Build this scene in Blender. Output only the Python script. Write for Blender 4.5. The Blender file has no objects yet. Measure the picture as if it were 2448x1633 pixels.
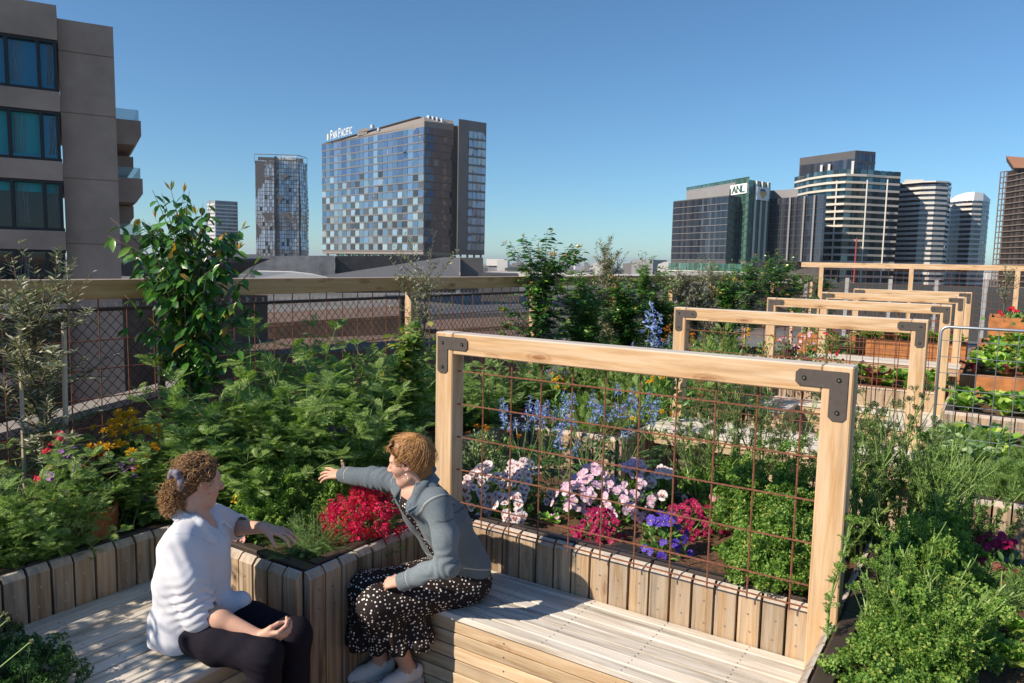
import bpy, math, random
import numpy as np
from mathutils import Vector, Matrix

scene = bpy.context.scene
COL = scene.collection
RNG = np.random.default_rng(11)
random.seed(5)
rad = math.radians

# ------------------------------------------------------------------ camera
CAM = np.array([2.80046, -3.45799, 2.28814])
YAW, PITCH, ROLL, FOC = 0.578092, 0.1047686, 0.0205217, 1781.885


def cam_axes():
    f = np.array([-math.sin(YAW) * math.cos(PITCH), math.cos(YAW) * math.cos(PITCH), -math.sin(PITCH)])
    r = np.array([math.cos(YAW), math.sin(YAW), 0.0])
    u = np.cross(r, f)
    c, s = math.cos(ROLL), math.sin(ROLL)
    return c * r + s * u, -s * r + c * u, f


CR, CU, CF = cam_axes()


def ray(px, py):
    return CF + (px - 1224) / FOC * CR - (py - 816.5) / FOC * CU


def at_z(px, py, z):
    d = ray(px, py)
    return CAM + d * ((z - CAM[2]) / d[2])


def at_x(px, py, x):
    d = ray(px, py)
    return CAM + d * ((x - CAM[0]) / d[0])


def at_y(px, py, y):
    d = ray(px, py)
    return CAM + d * ((y - CAM[1]) / d[1])


def at_d(px, py, D):
    d = ray(px, py)
    return CAM + d * (D / math.hypot(d[0], d[1]))


def on_plane(px, py, p0, n):
    d = ray(px, py)
    return CAM + d * (np.dot(np.array(p0) - CAM, n) / np.dot(d, n))


cd = bpy.data.cameras.new("camera")
cam = bpy.data.objects.new("camera", cd)
COL.objects.link(cam)
m = Matrix(((CR[0], CU[0], -CF[0], CAM[0]), (CR[1], CU[1], -CF[1], CAM[1]), (CR[2], CU[2], -CF[2], CAM[2]), (0, 0, 0, 1)))
cam.matrix_world = m
cd.sensor_width = 36
cd.lens = FOC / 2448 * 36
cd.clip_start = 0.05
cd.clip_end = 12000
scene.camera = cam

# ------------------------------------------------------------------ light
SUN_AZ = math.atan2(-0.515, -0.857)      # compass angle of the sun, from +Y towards +X
SUN_EL = rad(36)
world = bpy.data.worlds.new("World")
scene.world = world
world.use_nodes = True
wt = world.node_tree
wt.nodes.clear()
wo = wt.nodes.new("ShaderNodeOutputWorld")
wb = wt.nodes.new("ShaderNodeBackground")
sk = wt.nodes.new("ShaderNodeTexSky")
sk.sky_type = 'NISHITA'
sk.sun_disc = False
sk.sun_elevation = SUN_EL
sk.sun_rotation = SUN_AZ % (2 * math.pi)
sk.altitude = 20
sk.air_density = 1.0
sk.dust_density = 0.0
sk.ozone_density = 5.0
wb.inputs[1].default_value = 0.089
hs = wt.nodes.new("ShaderNodeHueSaturation")
hs.inputs['Saturation'].default_value = 0.97
tint = wt.nodes.new("ShaderNodeMixRGB")
tint.blend_type = 'MULTIPLY'
tint.inputs[0].default_value = 1.0
tint.inputs[2].default_value = (0.71, 0.955, 1.06, 1)
wt.links.new(sk.outputs[0], hs.inputs['Color'])
wt.links.new(hs.outputs[0], tint.inputs[1])
wt.links.new(tint.outputs[0], wb.inputs[0])
wt.links.new(wb.outputs[0], wo.inputs[0])
sl = bpy.data.lights.new("sun", 'SUN')
sl.energy = 5.0
sl.angle = rad(0.55)
sl.color = (1.0, 0.87, 0.70)
so = bpy.data.objects.new("sun", sl)
COL.objects.link(so)
tosun = Vector((math.sin(SUN_AZ) * math.cos(SUN_EL), math.cos(SUN_AZ) * math.cos(SUN_EL), math.sin(SUN_EL)))
so.rotation_euler = tosun.to_track_quat('Z', 'Y').to_euler()
so.location = (0, 0, 60)
vs = scene.view_settings
scene.display_settings.display_device = 'sRGB'
vs.view_transform = 'Standard'
vs.look = 'None'
vs.exposure = 0.42
vs.gamma = 1.0
vs.use_curve_mapping = False
scene.cycles.max_bounces = 8
scene.cycles.transparent_max_bounces = 8


# ------------------------------------------------------------------ scene-graph helpers
def tag(o, label=None, cat=None, group=None, kind=None):
    if label: o['label'] = label
    if cat: o['category'] = cat
    if group: o['group'] = group
    if kind: o['kind'] = kind
    return o


def thing(name, label, cat, loc=(0, 0, 0), rotz=0.0, group=None):
    o = bpy.data.objects.new(name, None)
    o.empty_display_size = 0.1
    COL.objects.link(o)
    o.location = [float(c) for c in loc]
    o.rotation_euler = (0, 0, rotz)
    return tag(o, label, cat, group)


def link_mesh(name, me, parent=None):
    o = bpy.data.objects.new(name, me)
    COL.objects.link(o)
    if parent is not None:
        o.parent = parent
    return o


def np_mesh(name, V, loops, sizes, mats, midx=None, smooth=False, gc=None):
    V = np.asarray(V, dtype=np.float32)
    loops = np.asarray(loops, dtype=np.int32)
    sizes = np.asarray(sizes, dtype=np.int32)
    me = bpy.data.meshes.new(name)
    me.vertices.add(len(V))
    me.vertices.foreach_set("co", V.ravel())
    me.loops.add(len(loops))
    me.loops.foreach_set("vertex_index", loops)
    me.polygons.add(len(sizes))
    starts = np.concatenate([[0], np.cumsum(sizes)[:-1]]).astype(np.int32)
    me.polygons.foreach_set("loop_start", starts)
    me.polygons.foreach_set("loop_total", sizes)
    if midx is not None:
        me.polygons.foreach_set("material_index", np.asarray(midx, dtype=np.int32))
    me.polygons.foreach_set("use_smooth", np.full(len(sizes), bool(smooth)))
    for mm in (mats if isinstance(mats, (list, tuple)) else [mats]):
        me.materials.append(mm)
    if gc is not None:
        a = me.attributes.new("gc", 'FLOAT_VECTOR', 'POINT')
        a.data.foreach_set("vector", np.asarray(gc, dtype=np.float32).ravel())
    me.update(calc_edges=True)
    me.validate()
    return me


def rotm(rx=0, ry=0, rz=0):
    return np.array(Matrix.Rotation(rz, 3, 'Z') @ Matrix.Rotation(ry, 3, 'Y') @ Matrix.Rotation(rx, 3, 'X'))


class MB:
    """Collects boxes, prisms and tubes (world coordinates) into one mesh."""

    def __init__(s):
        s.V = []; s.G = []; s.L = []; s.S = []; s.M = []; s.n = 0

    def add(s, V, faces, mat=0, gc=None):
        V = np.asarray(V, float)
        if gc is None: gc = V
        s.V.append(V); s.G.append(np.asarray(gc, float))
        for f in faces:
            s.L.extend([i + s.n for i in f]); s.S.append(len(f)); s.M.append(mat)
        s.n += len(V)
        return s

    def box(s, c, size, axis=0, ch=0.004, R=None, mat=0):
        """chamfered box; axis = grain direction"""
        c = np.asarray(c, float); h = np.asarray(size, float) / 2
        ch = min(ch, h.min() * 0.6)
        if ch <= 0:
            V = np.array([[x, y, z] for x in (-1, 1) for y in (-1, 1) for z in (-1, 1)], float) * h
            F = [(0, 1, 3, 2), (4, 6, 7, 5), (0, 4, 5, 1), (2, 3, 7, 6), (0, 2, 6, 4), (1, 5, 7, 3)]
        else:
            V = []
            idx = {}
            for x in (-1, 1):
                for y in (-1, 1):
                    for z in (-1, 1):
                        sg = np.array([x, y, z], float)
                        for a in range(3):
                            p = sg * h
                            for b in range(3):
                                if b != a: p[b] -= sg[b] * ch
                            idx[(x, y, z, a)] = len(V); V.append(p)
            V = np.array(V)
            F = []
            for a in range(3):
                b, d = (a + 1) % 3, (a + 2) % 3
                for sg in (-1, 1):
                    q = []
                    for (u, w) in ((-1, -1), (1, -1), (1, 1), (-1, 1)):
                        k = [0, 0, 0]; k[a] = sg; k[b] = u; k[d] = w
                        q.append(idx[(*k, a)])
                    F.append(q if sg > 0 else q[::-1])
            for a in range(3):          # edge strips along axis a
                b, d = (a + 1) % 3, (a + 2) % 3
                for u in (-1, 1):
                    for w in (-1, 1):
                        k0 = [0, 0, 0]; k0[a] = -1; k0[b] = u; k0[d] = w
                        k1 = list(k0); k1[a] = 1
                        q = [idx[(*k0, b)], idx[(*k1, b)], idx[(*k1, d)], idx[(*k0, d)]]
                        F.append(q if u * w < 0 else q[::-1])
            for x in (-1, 1):
                for y in (-1, 1):
                    for z in (-1, 1):
                        q = [idx[(x, y, z, 0)], idx[(x, y, z, 1)], idx[(x, y, z, 2)]]
                        F.append(q if x * y * z > 0 else q[::-1])
        g = np.roll(V, -axis, axis=1) + RNG.uniform(-20, 20, 3)
        if R is not None: V = V @ np.asarray(R).T
        return s.add(V + c, F, mat, g)

    def bb(s, lo, hi, axis=0, ch=0.004, mat=0):
        lo = np.asarray(lo, float); hi = np.asarray(hi, float)
        return s.box((lo + hi) / 2, hi - lo, axis, ch, None, mat)

    def prism(s, poly, z0, z1, mat=0):
        """vertical extrusion of an XY polygon"""
        n = len(poly)
        V = [(p[0], p[1], z0) for p in poly] + [(p[0], p[1], z1) for p in poly]
        F = [(i, (i + 1) % n, n + (i + 1) % n, n + i) for i in range(n)]
        area = sum(poly[i][0] * poly[(i + 1) % n][1] - poly[(i + 1) % n][0] * poly[i][1] for i in range(n))
        if area < 0: F = [f[::-1] for f in F]
        top = list(range(n, 2 * n)); bot = list(range(n))
        F += [top, bot[::-1]] if area > 0 else [top[::-1], bot]
        return s.add(V, F, mat)

    def extrude(s, pts, vec, mat=0, gc=None):
        """planar polygon pts (3D) pushed along vec"""
        pts = np.asarray(pts, float); n = len(pts)
        V = np.vstack([pts, pts + np.asarray(vec, float)])
        F = [tuple(range(n))[::-1], tuple(range(n, 2 * n))] + [(i, (i + 1) % n, n + (i + 1) % n, n + i) for i in range(n)]
        return s.add(V, F, mat, gc)

    def tube(s, pts, r, n=6, mat=0, cap=True):
        pts = np.asarray(pts, float); k = len(pts)
        rr = np.broadcast_to(np.asarray(r, float), (k,))
        t = np.gradient(pts, axis=0); t /= np.linalg.norm(t, axis=1)[:, None] + 1e-12
        up = np.array([0, 0, 1.0]) if abs(t[0][2]) < 0.9 else np.array([1.0, 0, 0])
        V = []; a = np.arange(n) / n * 2 * math.pi
        x = np.cross(up, t[0]); x /= np.linalg.norm(x)
        for i in range(k):
            x = x - t[i] * np.dot(x, t[i]); x /= np.linalg.norm(x) + 1e-12
            y = np.cross(t[i], x)
            V.append(pts[i] + rr[i] * (np.cos(a)[:, None] * x + np.sin(a)[:, None] * y))
        V = np.vstack(V)
        F = [(i * n + j, i * n + (j + 1) % n, (i + 1) * n + (j + 1) % n, (i + 1) * n + j) for i in range(k - 1) for j in range(n)]
        if cap: F += [tuple(range(n))[::-1], tuple(range((k - 1) * n, k * n))]
        g = np.stack([np.repeat(np.arange(k) * 0.05, n), np.tile(np.cos(a), k) * 0.05, np.tile(np.sin(a), k) * 0.05], 1) + RNG.uniform(-9, 9, 3)
        return s.add(V, F, mat, g)

    def build(s, name, mats, parent=None, smooth=False):
        V = np.vstack(s.V)
        if parent is not None:
            V = V - np.array(parent_world(parent))
        me = np_mesh(name, V, s.L, s.S, mats, s.M, smooth, np.vstack(s.G))
        return link_mesh(name, me, parent)


def parent_world(o):
    p = np.zeros(3)
    while o is not None:
        p = p + np.array(o.location)
        o = o.parent
    return p


def children(o):
    return [c for c in bpy.data.objects if c.parent == o]


def copy_tree(root, kids, loc, rotz=0.0, scale=None, label=None):
    """a thing and each of its parts; kids = list of (child, [grandchildren])"""
    r = root.copy(); COL.objects.link(r)
    r.location = [float(c) for c in loc]; r.rotation_euler = (0, 0, rotz)
    if scale is not None: r.scale = (scale, scale, scale) if not hasattr(scale, '__len__') else scale
    if label: r['label'] = label
    for c, gs in kids:
        d = c.copy(); COL.objects.link(d); d.parent = r
        for g in gs:
            h = g.copy(); COL.objects.link(h); h.parent = d
    return r


def kidlist(root):
    return [(c, children(c)) for c in children(root)]


# ------------------------------------------------------------------ materials
def new_mat(name):
    mt = bpy.data.materials.new(name); mt.use_nodes = True
    nt = mt.node_tree
    b = nt.nodes["Principled BSDF"]
    return mt, nt, b


def nd(nt, t, **kw):
    n = nt.nodes.new(t)
    for k, v in kw.items():
        if k == 'inp':
            for kk, vv in v.items(): n.inputs[kk].default_value = vv
        else: setattr(n, k, v)
    return n


def ramp(nt, stops):
    r = nt.nodes.new("ShaderNodeValToRGB")
    e = r.color_ramp.elements
    while len(e) > 1: e.remove(e[0])
    e[0].position = stops[0][0]; e[0].color = (*stops[0][1], 1)
    for p, c in stops[1:]:
        x = e.new(p); x.color = (*c, 1)
    return r


def simple(name, col, rough=0.6, metal=0.0, spec=0.5, noise=0.0, nscale=8.0, bump=0.0, bscale=60.0):
    mt, nt, b = new_mat(name)
    b.inputs["Base Color"].default_value = (*col, 1)
    b.inputs["Roughness"].default_value = rough
    b.inputs["Metallic"].default_value = metal
    b.inputs["Specular IOR Level"].default_value = spec
    if noise or bump: tc = nd(nt, "ShaderNodeTexCoord")
    if noise:
        n = nd(nt, "ShaderNodeTexNoise", inp={"Scale": nscale, "Detail": 6.0, "Roughness": 0.6})
        nt.links.new(tc.outputs["Object"], n.inputs["Vector"])
        lo = tuple(max(0, c * (1 - noise)) for c in col); hi = tuple(min(1, c * (1 + noise)) for c in col)
        r = ramp(nt, [(0.3, lo), (0.7, hi)])
        nt.links.new(n.outputs["Fac"], r.inputs[0]); nt.links.new(r.outputs[0], b.inputs["Base Color"])
    if bump:
        n2 = nd(nt, "ShaderNodeTexNoise", inp={"Scale": bscale, "Detail": 4.0})
        nt.links.new(tc.outputs["Object"], n2.inputs["Vector"])
        bp = nd(nt, "ShaderNodeBump", inp={"Strength": bump, "Distance": 0.01})
        nt.links.new(n2.outputs["Fac"], bp.inputs["Height"]); nt.links.new(bp.outputs[0], b.inputs["Normal"])
    return mt


def wood(name, dark, mid, light, grey=0.0, greycol=(0.40, 0.37, 0.33), topgrey=0.0, knots=True, rough=0.65, vary=0.25, stain=0.0):
    mt, nt, b = new_mat(name)
    L = nt.links.new
    at = nd(nt, "ShaderNodeAttribute", attribute_name="gc")
    mp = nd(nt, "ShaderNodeMapping", inp={"Scale": (1.2, 26.0, 26.0)})
    L(at.outputs["Vector"], mp.inputs["Vector"])
    n1 = nd(nt, "ShaderNodeTexNoise", inp={"Scale": 1.6, "Detail": 7.0, "Roughness": 0.62, "Distortion": 0.7})
    L(mp.outputs[0], n1.inputs["Vector"])
    r1 = ramp(nt, [(0.28, dark), (0.5, mid), (0.72, light)])
    L(n1.outputs["Fac"], r1.inputs[0])
    col = r1.outputs[0]
    if knots:
        mp2 = nd(nt, "ShaderNodeMapping", inp={"Scale": (3.0, 8.5, 8.5)})
        L(at.outputs["Vector"], mp2.inputs["Vector"])
        vo = nd(nt, "ShaderNodeTexVoronoi", inp={"Scale": 1.0, "Randomness": 1.0})
        L(mp2.outputs[0], vo.inputs["Vector"])
        rk = ramp(nt, [(0.0, (1, 1, 1)), (0.10, (0.85, 0.85, 0.85)), (0.16, (0.25, 0.25, 0.25)), (0.21, (0.5, 0.5, 0.5)), (0.27, (0, 0, 0))])
        L(vo.outputs["Distance"], rk.inputs[0])
        mk = nd(nt, "ShaderNodeMixRGB", blend_type='MULTIPLY', inp={2: (0.50, 0.33, 0.20, 1)})
        L(rk.outputs[0], mk.inputs[0]); L(col, mk.inputs[1]); col = mk.outputs[0]
    ge = nd(nt, "ShaderNodeNewGeometry")
    if vary:
        mr = nd(nt, "ShaderNodeMapRange", inp={3: 1 - vary, 4: 1 + vary * 0.6})
        L(ge.outputs["Random Per Island"], mr.inputs[0])
        mv = nd(nt, "ShaderNodeMixRGB", blend_type='MULTIPLY', inp={0: 1.0})
        L(col, mv.inputs[1]); L(mr.outputs[0], mv.inputs[2]); col = mv.outputs[0]
    if grey:
        mp3 = nd(nt, "ShaderNodeMapping", inp={"Scale": (2.0, 22.0, 22.0)})
        L(at.outputs["Vector"], mp3.inputs["Vector"])
        n3 = nd(nt, "ShaderNodeTexNoise", inp={"Scale": 1.0, "Detail": 5.0, "Roughness": 0.65})
        L(mp3.outputs[0], n3.inputs["Vector"])
        r3 = ramp(nt, [(0.38, (0, 0, 0)), (0.62, (1, 1, 1))])
        L(n3.outputs["Fac"], r3.inputs[0])
        mu = nd(nt, "ShaderNodeMath", operation='MULTIPLY', inp={1: grey})
        L(r3.outputs[0], mu.inputs[0])
        mg = nd(nt, "ShaderNodeMixRGB", inp={2: (*greycol, 1)})
        L(mu.outputs[0], mg.inputs[0]); L(col, mg.inputs[1]); col = mg.outputs[0]
    if stain:
        mp4 = nd(nt, "ShaderNodeMapping", inp={"Scale": (1.0, 30.0, 30.0)})
        L(at.outputs["Vector"], mp4.inputs["Vector"])
        n4 = nd(nt, "ShaderNodeTexNoise", inp={"Scale": 0.9, "Detail": 3.0, "Roughness": 0.5})
        L(mp4.outputs[0], n4.inputs["Vector"])
        r4 = ramp(nt, [(0.54, (0, 0, 0)), (0.68, (1, 1, 1))])
        L(n4.outputs["Fac"], r4.inputs[0])
        mu4 = nd(nt, "ShaderNodeMath", operation='MULTIPLY', inp={1: stain})
        L(r4.outputs[0], mu4.inputs[0])
        ms = nd(nt, "ShaderNodeMixRGB", inp={2: (0.10, 0.085, 0.07, 1)})
        L(mu4.outputs[0], ms.inputs[0]); L(col, ms.inputs[1]); col = ms.outputs[0]
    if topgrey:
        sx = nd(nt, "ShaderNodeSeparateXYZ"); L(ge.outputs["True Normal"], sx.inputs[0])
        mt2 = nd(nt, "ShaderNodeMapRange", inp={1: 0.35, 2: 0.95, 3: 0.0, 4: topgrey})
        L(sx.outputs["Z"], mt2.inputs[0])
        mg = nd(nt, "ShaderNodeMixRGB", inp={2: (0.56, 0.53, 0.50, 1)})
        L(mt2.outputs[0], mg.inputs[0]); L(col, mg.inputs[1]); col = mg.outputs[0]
    L(col, b.inputs["Base Color"])
    b.inputs["Roughness"].default_value = rough
    b.inputs["Specular IOR Level"].default_value = 0.3
    bp = nd(nt, "ShaderNodeBump", inp={"Strength": 0.35, "Distance": 0.003})
    L(n1.outputs["Fac"], bp.inputs["Height"]); L(bp.outputs[0], b.inputs["Normal"])
    return mt


def leafmat(name, stops, rough=0.45, trans=0.3, spec=0.4, tint=None):
    """foliage: colour varies leaf by leaf, some light passes through"""
    mt, nt, b = new_mat(name)
    L = nt.links.new
    ge = nd(nt, "ShaderNodeNewGeometry")
    if name.startswith('leaf_'): stops = [(p, tuple(min(.6, v * k) for v, k in zip(c, (1.75, 1.55, 1.6)))) for p, c in stops]
    r = ramp(nt, stops)
    L(ge.outputs["Random Per Island"], r.inputs[0])
    L(r.outputs[0], b.inputs["Base Color"])
    b.inputs["Roughness"].default_value = rough
    b.inputs["Specular IOR Level"].default_value = spec
    if trans:
        tr = nd(nt, "ShaderNodeBsdfTranslucent")
        mc = nd(nt, "ShaderNodeMixRGB", blend_type='MULTIPLY', inp={0: 1.0, 2: (*(tint or (1.3, 1.5, 0.6)), 1)})
        L(r.outputs[0], mc.inputs[1]); L(mc.outputs[0], tr.inputs[0])
        mx = nd(nt, "ShaderNodeMixShader", inp={0: trans})
        out = nt.nodes["Material Output"]
        L(b.outputs[0], mx.inputs[1]); L(tr.outputs[0], mx.inputs[2]); L(mx.outputs[0], out.inputs[0])
    return mt


def glassmat(name, stops, metal=0.55, rough=0.06, spec=0.6):
    mt, nt, b = new_mat(name)
    ge = nd(nt, "ShaderNodeNewGeometry")
    r = ramp(nt, stops)
    r.color_ramp.interpolation = 'CONSTANT' if len(stops) > 3 else 'LINEAR'
    nt.links.new(ge.outputs["Random Per Island"], r.inputs[0])
    nt.links.new(r.outputs[0], b.inputs["Base Color"])
    b.inputs["Metallic"].default_value = metal
    b.inputs["Roughness"].default_value = rough
    b.inputs["Specular IOR Level"].default_value = spec
    return mt


M = {}
M['cedar'] = wood('cedar', (0.44, 0.24, 0.10), (0.60, 0.375, 0.19), (0.72, 0.51, 0.30), grey=0.5, greycol=(0.70, 0.56, 0.40), topgrey=0.8, stain=0.22)
M['fence_timber'] = wood('fence_timber', (0.56, 0.27, 0.11), (0.74, 0.40, 0.18), (0.82, 0.51, 0.27), topgrey=0.7)
M['board'] = wood('board', (0.30, 0.18, 0.085), (0.46, 0.31, 0.18), (0.60, 0.45, 0.29), grey=0.75, greycol=(0.40, 0.34, 0.27), topgrey=0.7, stain=0.85, vary=0.45)
M['bench_top'] = wood('bench_top', (0.38, 0.32, 0.25), (0.62, 0.55, 0.46), (0.78, 0.73, 0.65), grey=0.7, greycol=(0.72, 0.69, 0.64), knots=False, stain=0.45, vary=0.32)
M['bench_front'] = wood('bench_front', (0.44, 0.27, 0.13), (0.62, 0.43, 0.25), (0.76, 0.60, 0.39), grey=0.4, greycol=(0.74, 0.64, 0.48), vary=0.4, stain=.25)
M['deck'] = wood('deck', (0.14, 0.09, 0.06), (0.22, 0.15, 0.10), (0.30, 0.22, 0.16), knots=False)
M['rust'] = simple('rust_bar', (0.18, 0.068, 0.038), 0.8, noise=0.45, nscale=60)
M['corten'] = simple('corten', (0.40, 0.155, 0.05), 0.8, noise=0.35, nscale=7, bump=0.2)
M['bracket'] = simple('bracket_steel', (0.085, 0.070, 0.062), 0.55, metal=0.2, noise=0.15, nscale=30)
M['bolt'] = simple('bolt_steel', (0.05, 0.045, 0.04), 0.35, metal=0.8)
M['screw'] = simple('screw_steel', (0.42, 0.40, 0.38), 0.35, metal=0.9)
M['galv'] = simple('galvanised', (0.46, 0.49, 0.52), 0.45, metal=0.85, noise=0.1)
M['rim'] = simple('rim_plastic', (0.055, 0.040, 0.033), 0.5, noise=0.2)
M['soil'] = simple('soil', (0.115, 0.058, 0.030), 0.95, noise=0.6, nscale=45, bump=0.9, bscale=120)
M['blackwire'] = simple('black_wire', (0.025, 0.022, 0.022), 0.5)
M['concrete_l'] = simple('concrete_left', (0.42, 0.30, 0.23), 0.85, noise=0.2, nscale=0.9, bump=0.15, bscale=6)
M['yard_brown'] = simple('yard_render', (0.13, 0.082, 0.058), 0.9, noise=0.3, nscale=1.2)
M['concrete_pale'] = simple('concrete_pale', (0.27, 0.235, 0.20), 0.85, noise=0.12, nscale=1.5)
# ------------------------------------------------------------------ ground and roof deck
def slab_struct(name, lo, hi, mat):
    o = MB().bb(lo, hi, 0, 0).build(name, mat)
    return tag(o, kind='structure')


M['city'] = simple('city_ground', (0.13, 0.125, 0.12), 0.9, noise=0.5, nscale=0.02)
M['roofgrey'] = simple('roof_grey', (0.20, 0.19, 0.185), 0.8, noise=0.2, nscale=0.3)
M['road'] = simple('road', (0.055, 0.055, 0.058), 0.85, noise=0.2, nscale=0.5)
g = MB().add([(-6000, -1500, -16), (6000, -1500, -16), (6000, 9000, -16), (-6000, 9000, -16)], [(0, 1, 2, 3)]).build('ground', M['city'])
tag(g, kind='structure')
slab_struct('roof_deck', (-3.0, -9, -15.9), (14, 25, -0.012), M['roofgrey'])
mb = MB()
for i in range(60):
    x = -1.6 + i * 0.115
    mb.bb((x, -6.5, -0.03), (x + 0.107, 3.4, 0.0), 1, 0.003)
tag(mb.build('deck_floor', M['deck']), kind='structure')

# ------------------------------------------------------------------ planters
PITCH_B = 0.1145
M['backing'] = simple('backing_black', (0.018, 0.015, 0.014), 0.7)


def cladding(parent, A, B, ztop, out, z0=0.0, name='cladding', label=None):
    """upright boards with a sloped top along A->B, facing out"""
    A = np.array([*A, 0.0]); B = np.array([*B, 0.0]); out = np.array([*out, 0.0])
    Ln = np.linalg.norm(B - A); t = (B - A) / Ln
    n = max(1, int(round(Ln / PITCH_B))); w = Ln / n
    mb = MB()
    for i in range(n):
        zt = ztop + RNG.uniform(-0.004, 0.004)
        th = 0.038 + RNG.uniform(-0.003, 0.003)
        a = A + t * (i * w + 0.0065 + RNG.uniform(-0.001, 0.001))
        ww = w - 0.013
        prof = [(0, z0), (th, z0), (th, zt - 0.034), (th - 0.024, zt - 0.004), (0.0, zt)]
        P = np.array([a + out * p[0] + np.array([0, 0, p[1]]) for p in prof])
        # grain coordinates: along the board, across, thickness
        V = np.vstack([P, P + t * ww])
        gcv = np.stack([V[:, 2], (V - a) @ t, (V - a) @ out], 1) + RNG.uniform(-20, 20, 3)
        nn = 5
        F = [tuple(range(nn)), tuple(range(nn, 2 * nn))[::-1]] + [(j, nn + j, nn + (j + 1) % nn, (j + 1) % nn) for j in range(nn)]
        mb.add(V, F, 0, gcv)
        c = a + t * ww / 2
        for k, zz in enumerate((ztop - 0.115, ztop - 0.215)):
            p = c + out * (th + 0.0005) + np.array([0, 0, zz + RNG.uniform(-0.012, 0.012)]) + t * RNG.uniform(-0.012, 0.012)
            q = [p + 0.0055 * (math.cos(u) * t + math.sin(u) * np.array([0, 0, 1])) + out * 0.0012 for u in np.arange(6) / 6 * 6.283]
            mb.add(q, [(0, 1, 2, 3, 4, 5)], 1)
    mid = (A + B) / 2 - out * 0.006
    R = np.stack([t, out, np.cross(t, out)], 1)
    mb.box(mid + np.array([0, 0, (z0 + ztop - 0.03) / 2]), (Ln, 0.01, ztop - 0.03 - z0), 0, 0, R, 2)
    o = mb.build(name, [M['board'], M['screw'], M['backing']], parent)
    if label: o['label'] = label
    return o


def rim(parent, A, B, z, inn):
    """dark moulded lip just inside the boards"""
    A = np.array([*A, 0.0]); B = np.array([*B, 0.0]); inn = np.array([*inn, 0.0])
    Ln = np.linalg.norm(B - A); t = (B - A) / Ln
    mb = MB(); k = max(1, int(round(Ln / 0.42)))
    for i in range(k):
        a = A + t * (Ln * i / k + 0.004); l = Ln / k - 0.008
        prof = [(0.012, z - 0.05), (0.012, z + 0.004), (0.022, z + 0.010), (0.085, z + 0.002), (0.095, z - 0.05)]
        P = np.array([a + inn * p[0] + np.array([0, 0, p[1]]) for p in prof])
        mb.extrude(P, t * l)
        c = a + t * l * 0.5 + inn * 0.055 + np.array([0, 0, z + 0.006])
        R = np.stack([t, inn, np.cross(t, inn)], 1)
        mb.box(c, (0.03, 0.012, 0.006), 0, 0.001, R, 1)
    return mb.build('rim', [M['rim'], M['backing']], parent)


def soil_patch(parent, rects, z, amp=0.018, step=0.05):
    V = []; L = []; n0 = 0; S = []
    for (x0, y0, x1, y1) in rects:
        nx = max(2, int((x1 - x0) / step)); ny = max(2, int((y1 - y0) / step))
        X, Y = np.meshgrid(np.linspace(x0, x1, nx), np.linspace(y0, y1, ny))
        Z = z + RNG.normal(0, amp * 0.45, X.shape) + amp * np.sin(X * 5.1 + 1) * np.cos(Y * 4.3)
        V.append(np.stack([X.ravel(), Y.ravel(), Z.ravel()], 1))
        i = (np.arange(ny - 1)[:, None] * nx + np.arange(nx - 1)[None, :]).ravel() + n0
        L.append(np.stack([i, i + 1, i + nx + 1, i + nx], 1)); n0 += nx * ny
    V = np.vstack(V) - parent_world(parent); L = np.vstack(L)
    me = np_mesh('soil', V, L.ravel(), np.full(len(L), 4), M['soil'], smooth=True)
    return link_mesh('soil', me, parent)


ZP = 0.72       # planter wall height
ZS = 0.665      # soil level


def planter_bed(y0, label):
    t = thing('raised_planter', label, 'planter', (-1.0, y0, 0), group='timber planters along the fence')
    yy = lambda v: y0 + v
    cladding(t, (-1.18, yy(-1.0)), (-1.18, yy(-2.9)), ZP, (1, 0))
    cladding(t, (-0.03, yy(-1.0)), (-1.18, yy(-1.0)), ZP, (0, -1))
    cladding(t, (-0.03, yy(0.15)), (-0.03, yy(-1.0)), ZP, (1, 0))
    cladding(t, (2.29, yy(0.15)), (-0.03, yy(0.15)), ZP, (0, -1))
    rim(t, (-1.18, yy(-1.0)), (-1.18, yy(-2.9)), ZP, (-1, 0))
    rim(t, (-0.03, yy(-0.99)), (-1.18, yy(-0.99)), ZP, (0, 1))
    rim(t, (-0.035, yy(0.15)), (-0.035, yy(-0.9)), ZP, (-1, 0))
    rim(t, (2.27, yy(0.15)), (0.0, yy(0.15)), ZP, (0, 1))
    rim(t, (2.27, yy(1.42)), (0.0, yy(1.42)), ZP, (0, -1))
    soil_patch(t, [(-2.35, yy(-2.9), -1.19, yy(-1.0)), (-2.35, yy(-1.0), -0.04, yy(0.16)), (-2.35, yy(0.16), 2.27, yy(1.41))], ZS)
    mb = MB()
    mb.prism([(-2.36, yy(-2.9)), (-1.19, yy(-2.9)), (-1.19, yy(-0.99)), (-0.04, yy(-0.99)), (-0.04, yy(0.16)), (2.28, yy(0.16)), (2.28, yy(1.42)), (-2.36, yy(1.42))], 0.01, ZS - 0.04)
    mb.build('body', M['backing'], t)
    return t


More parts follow.
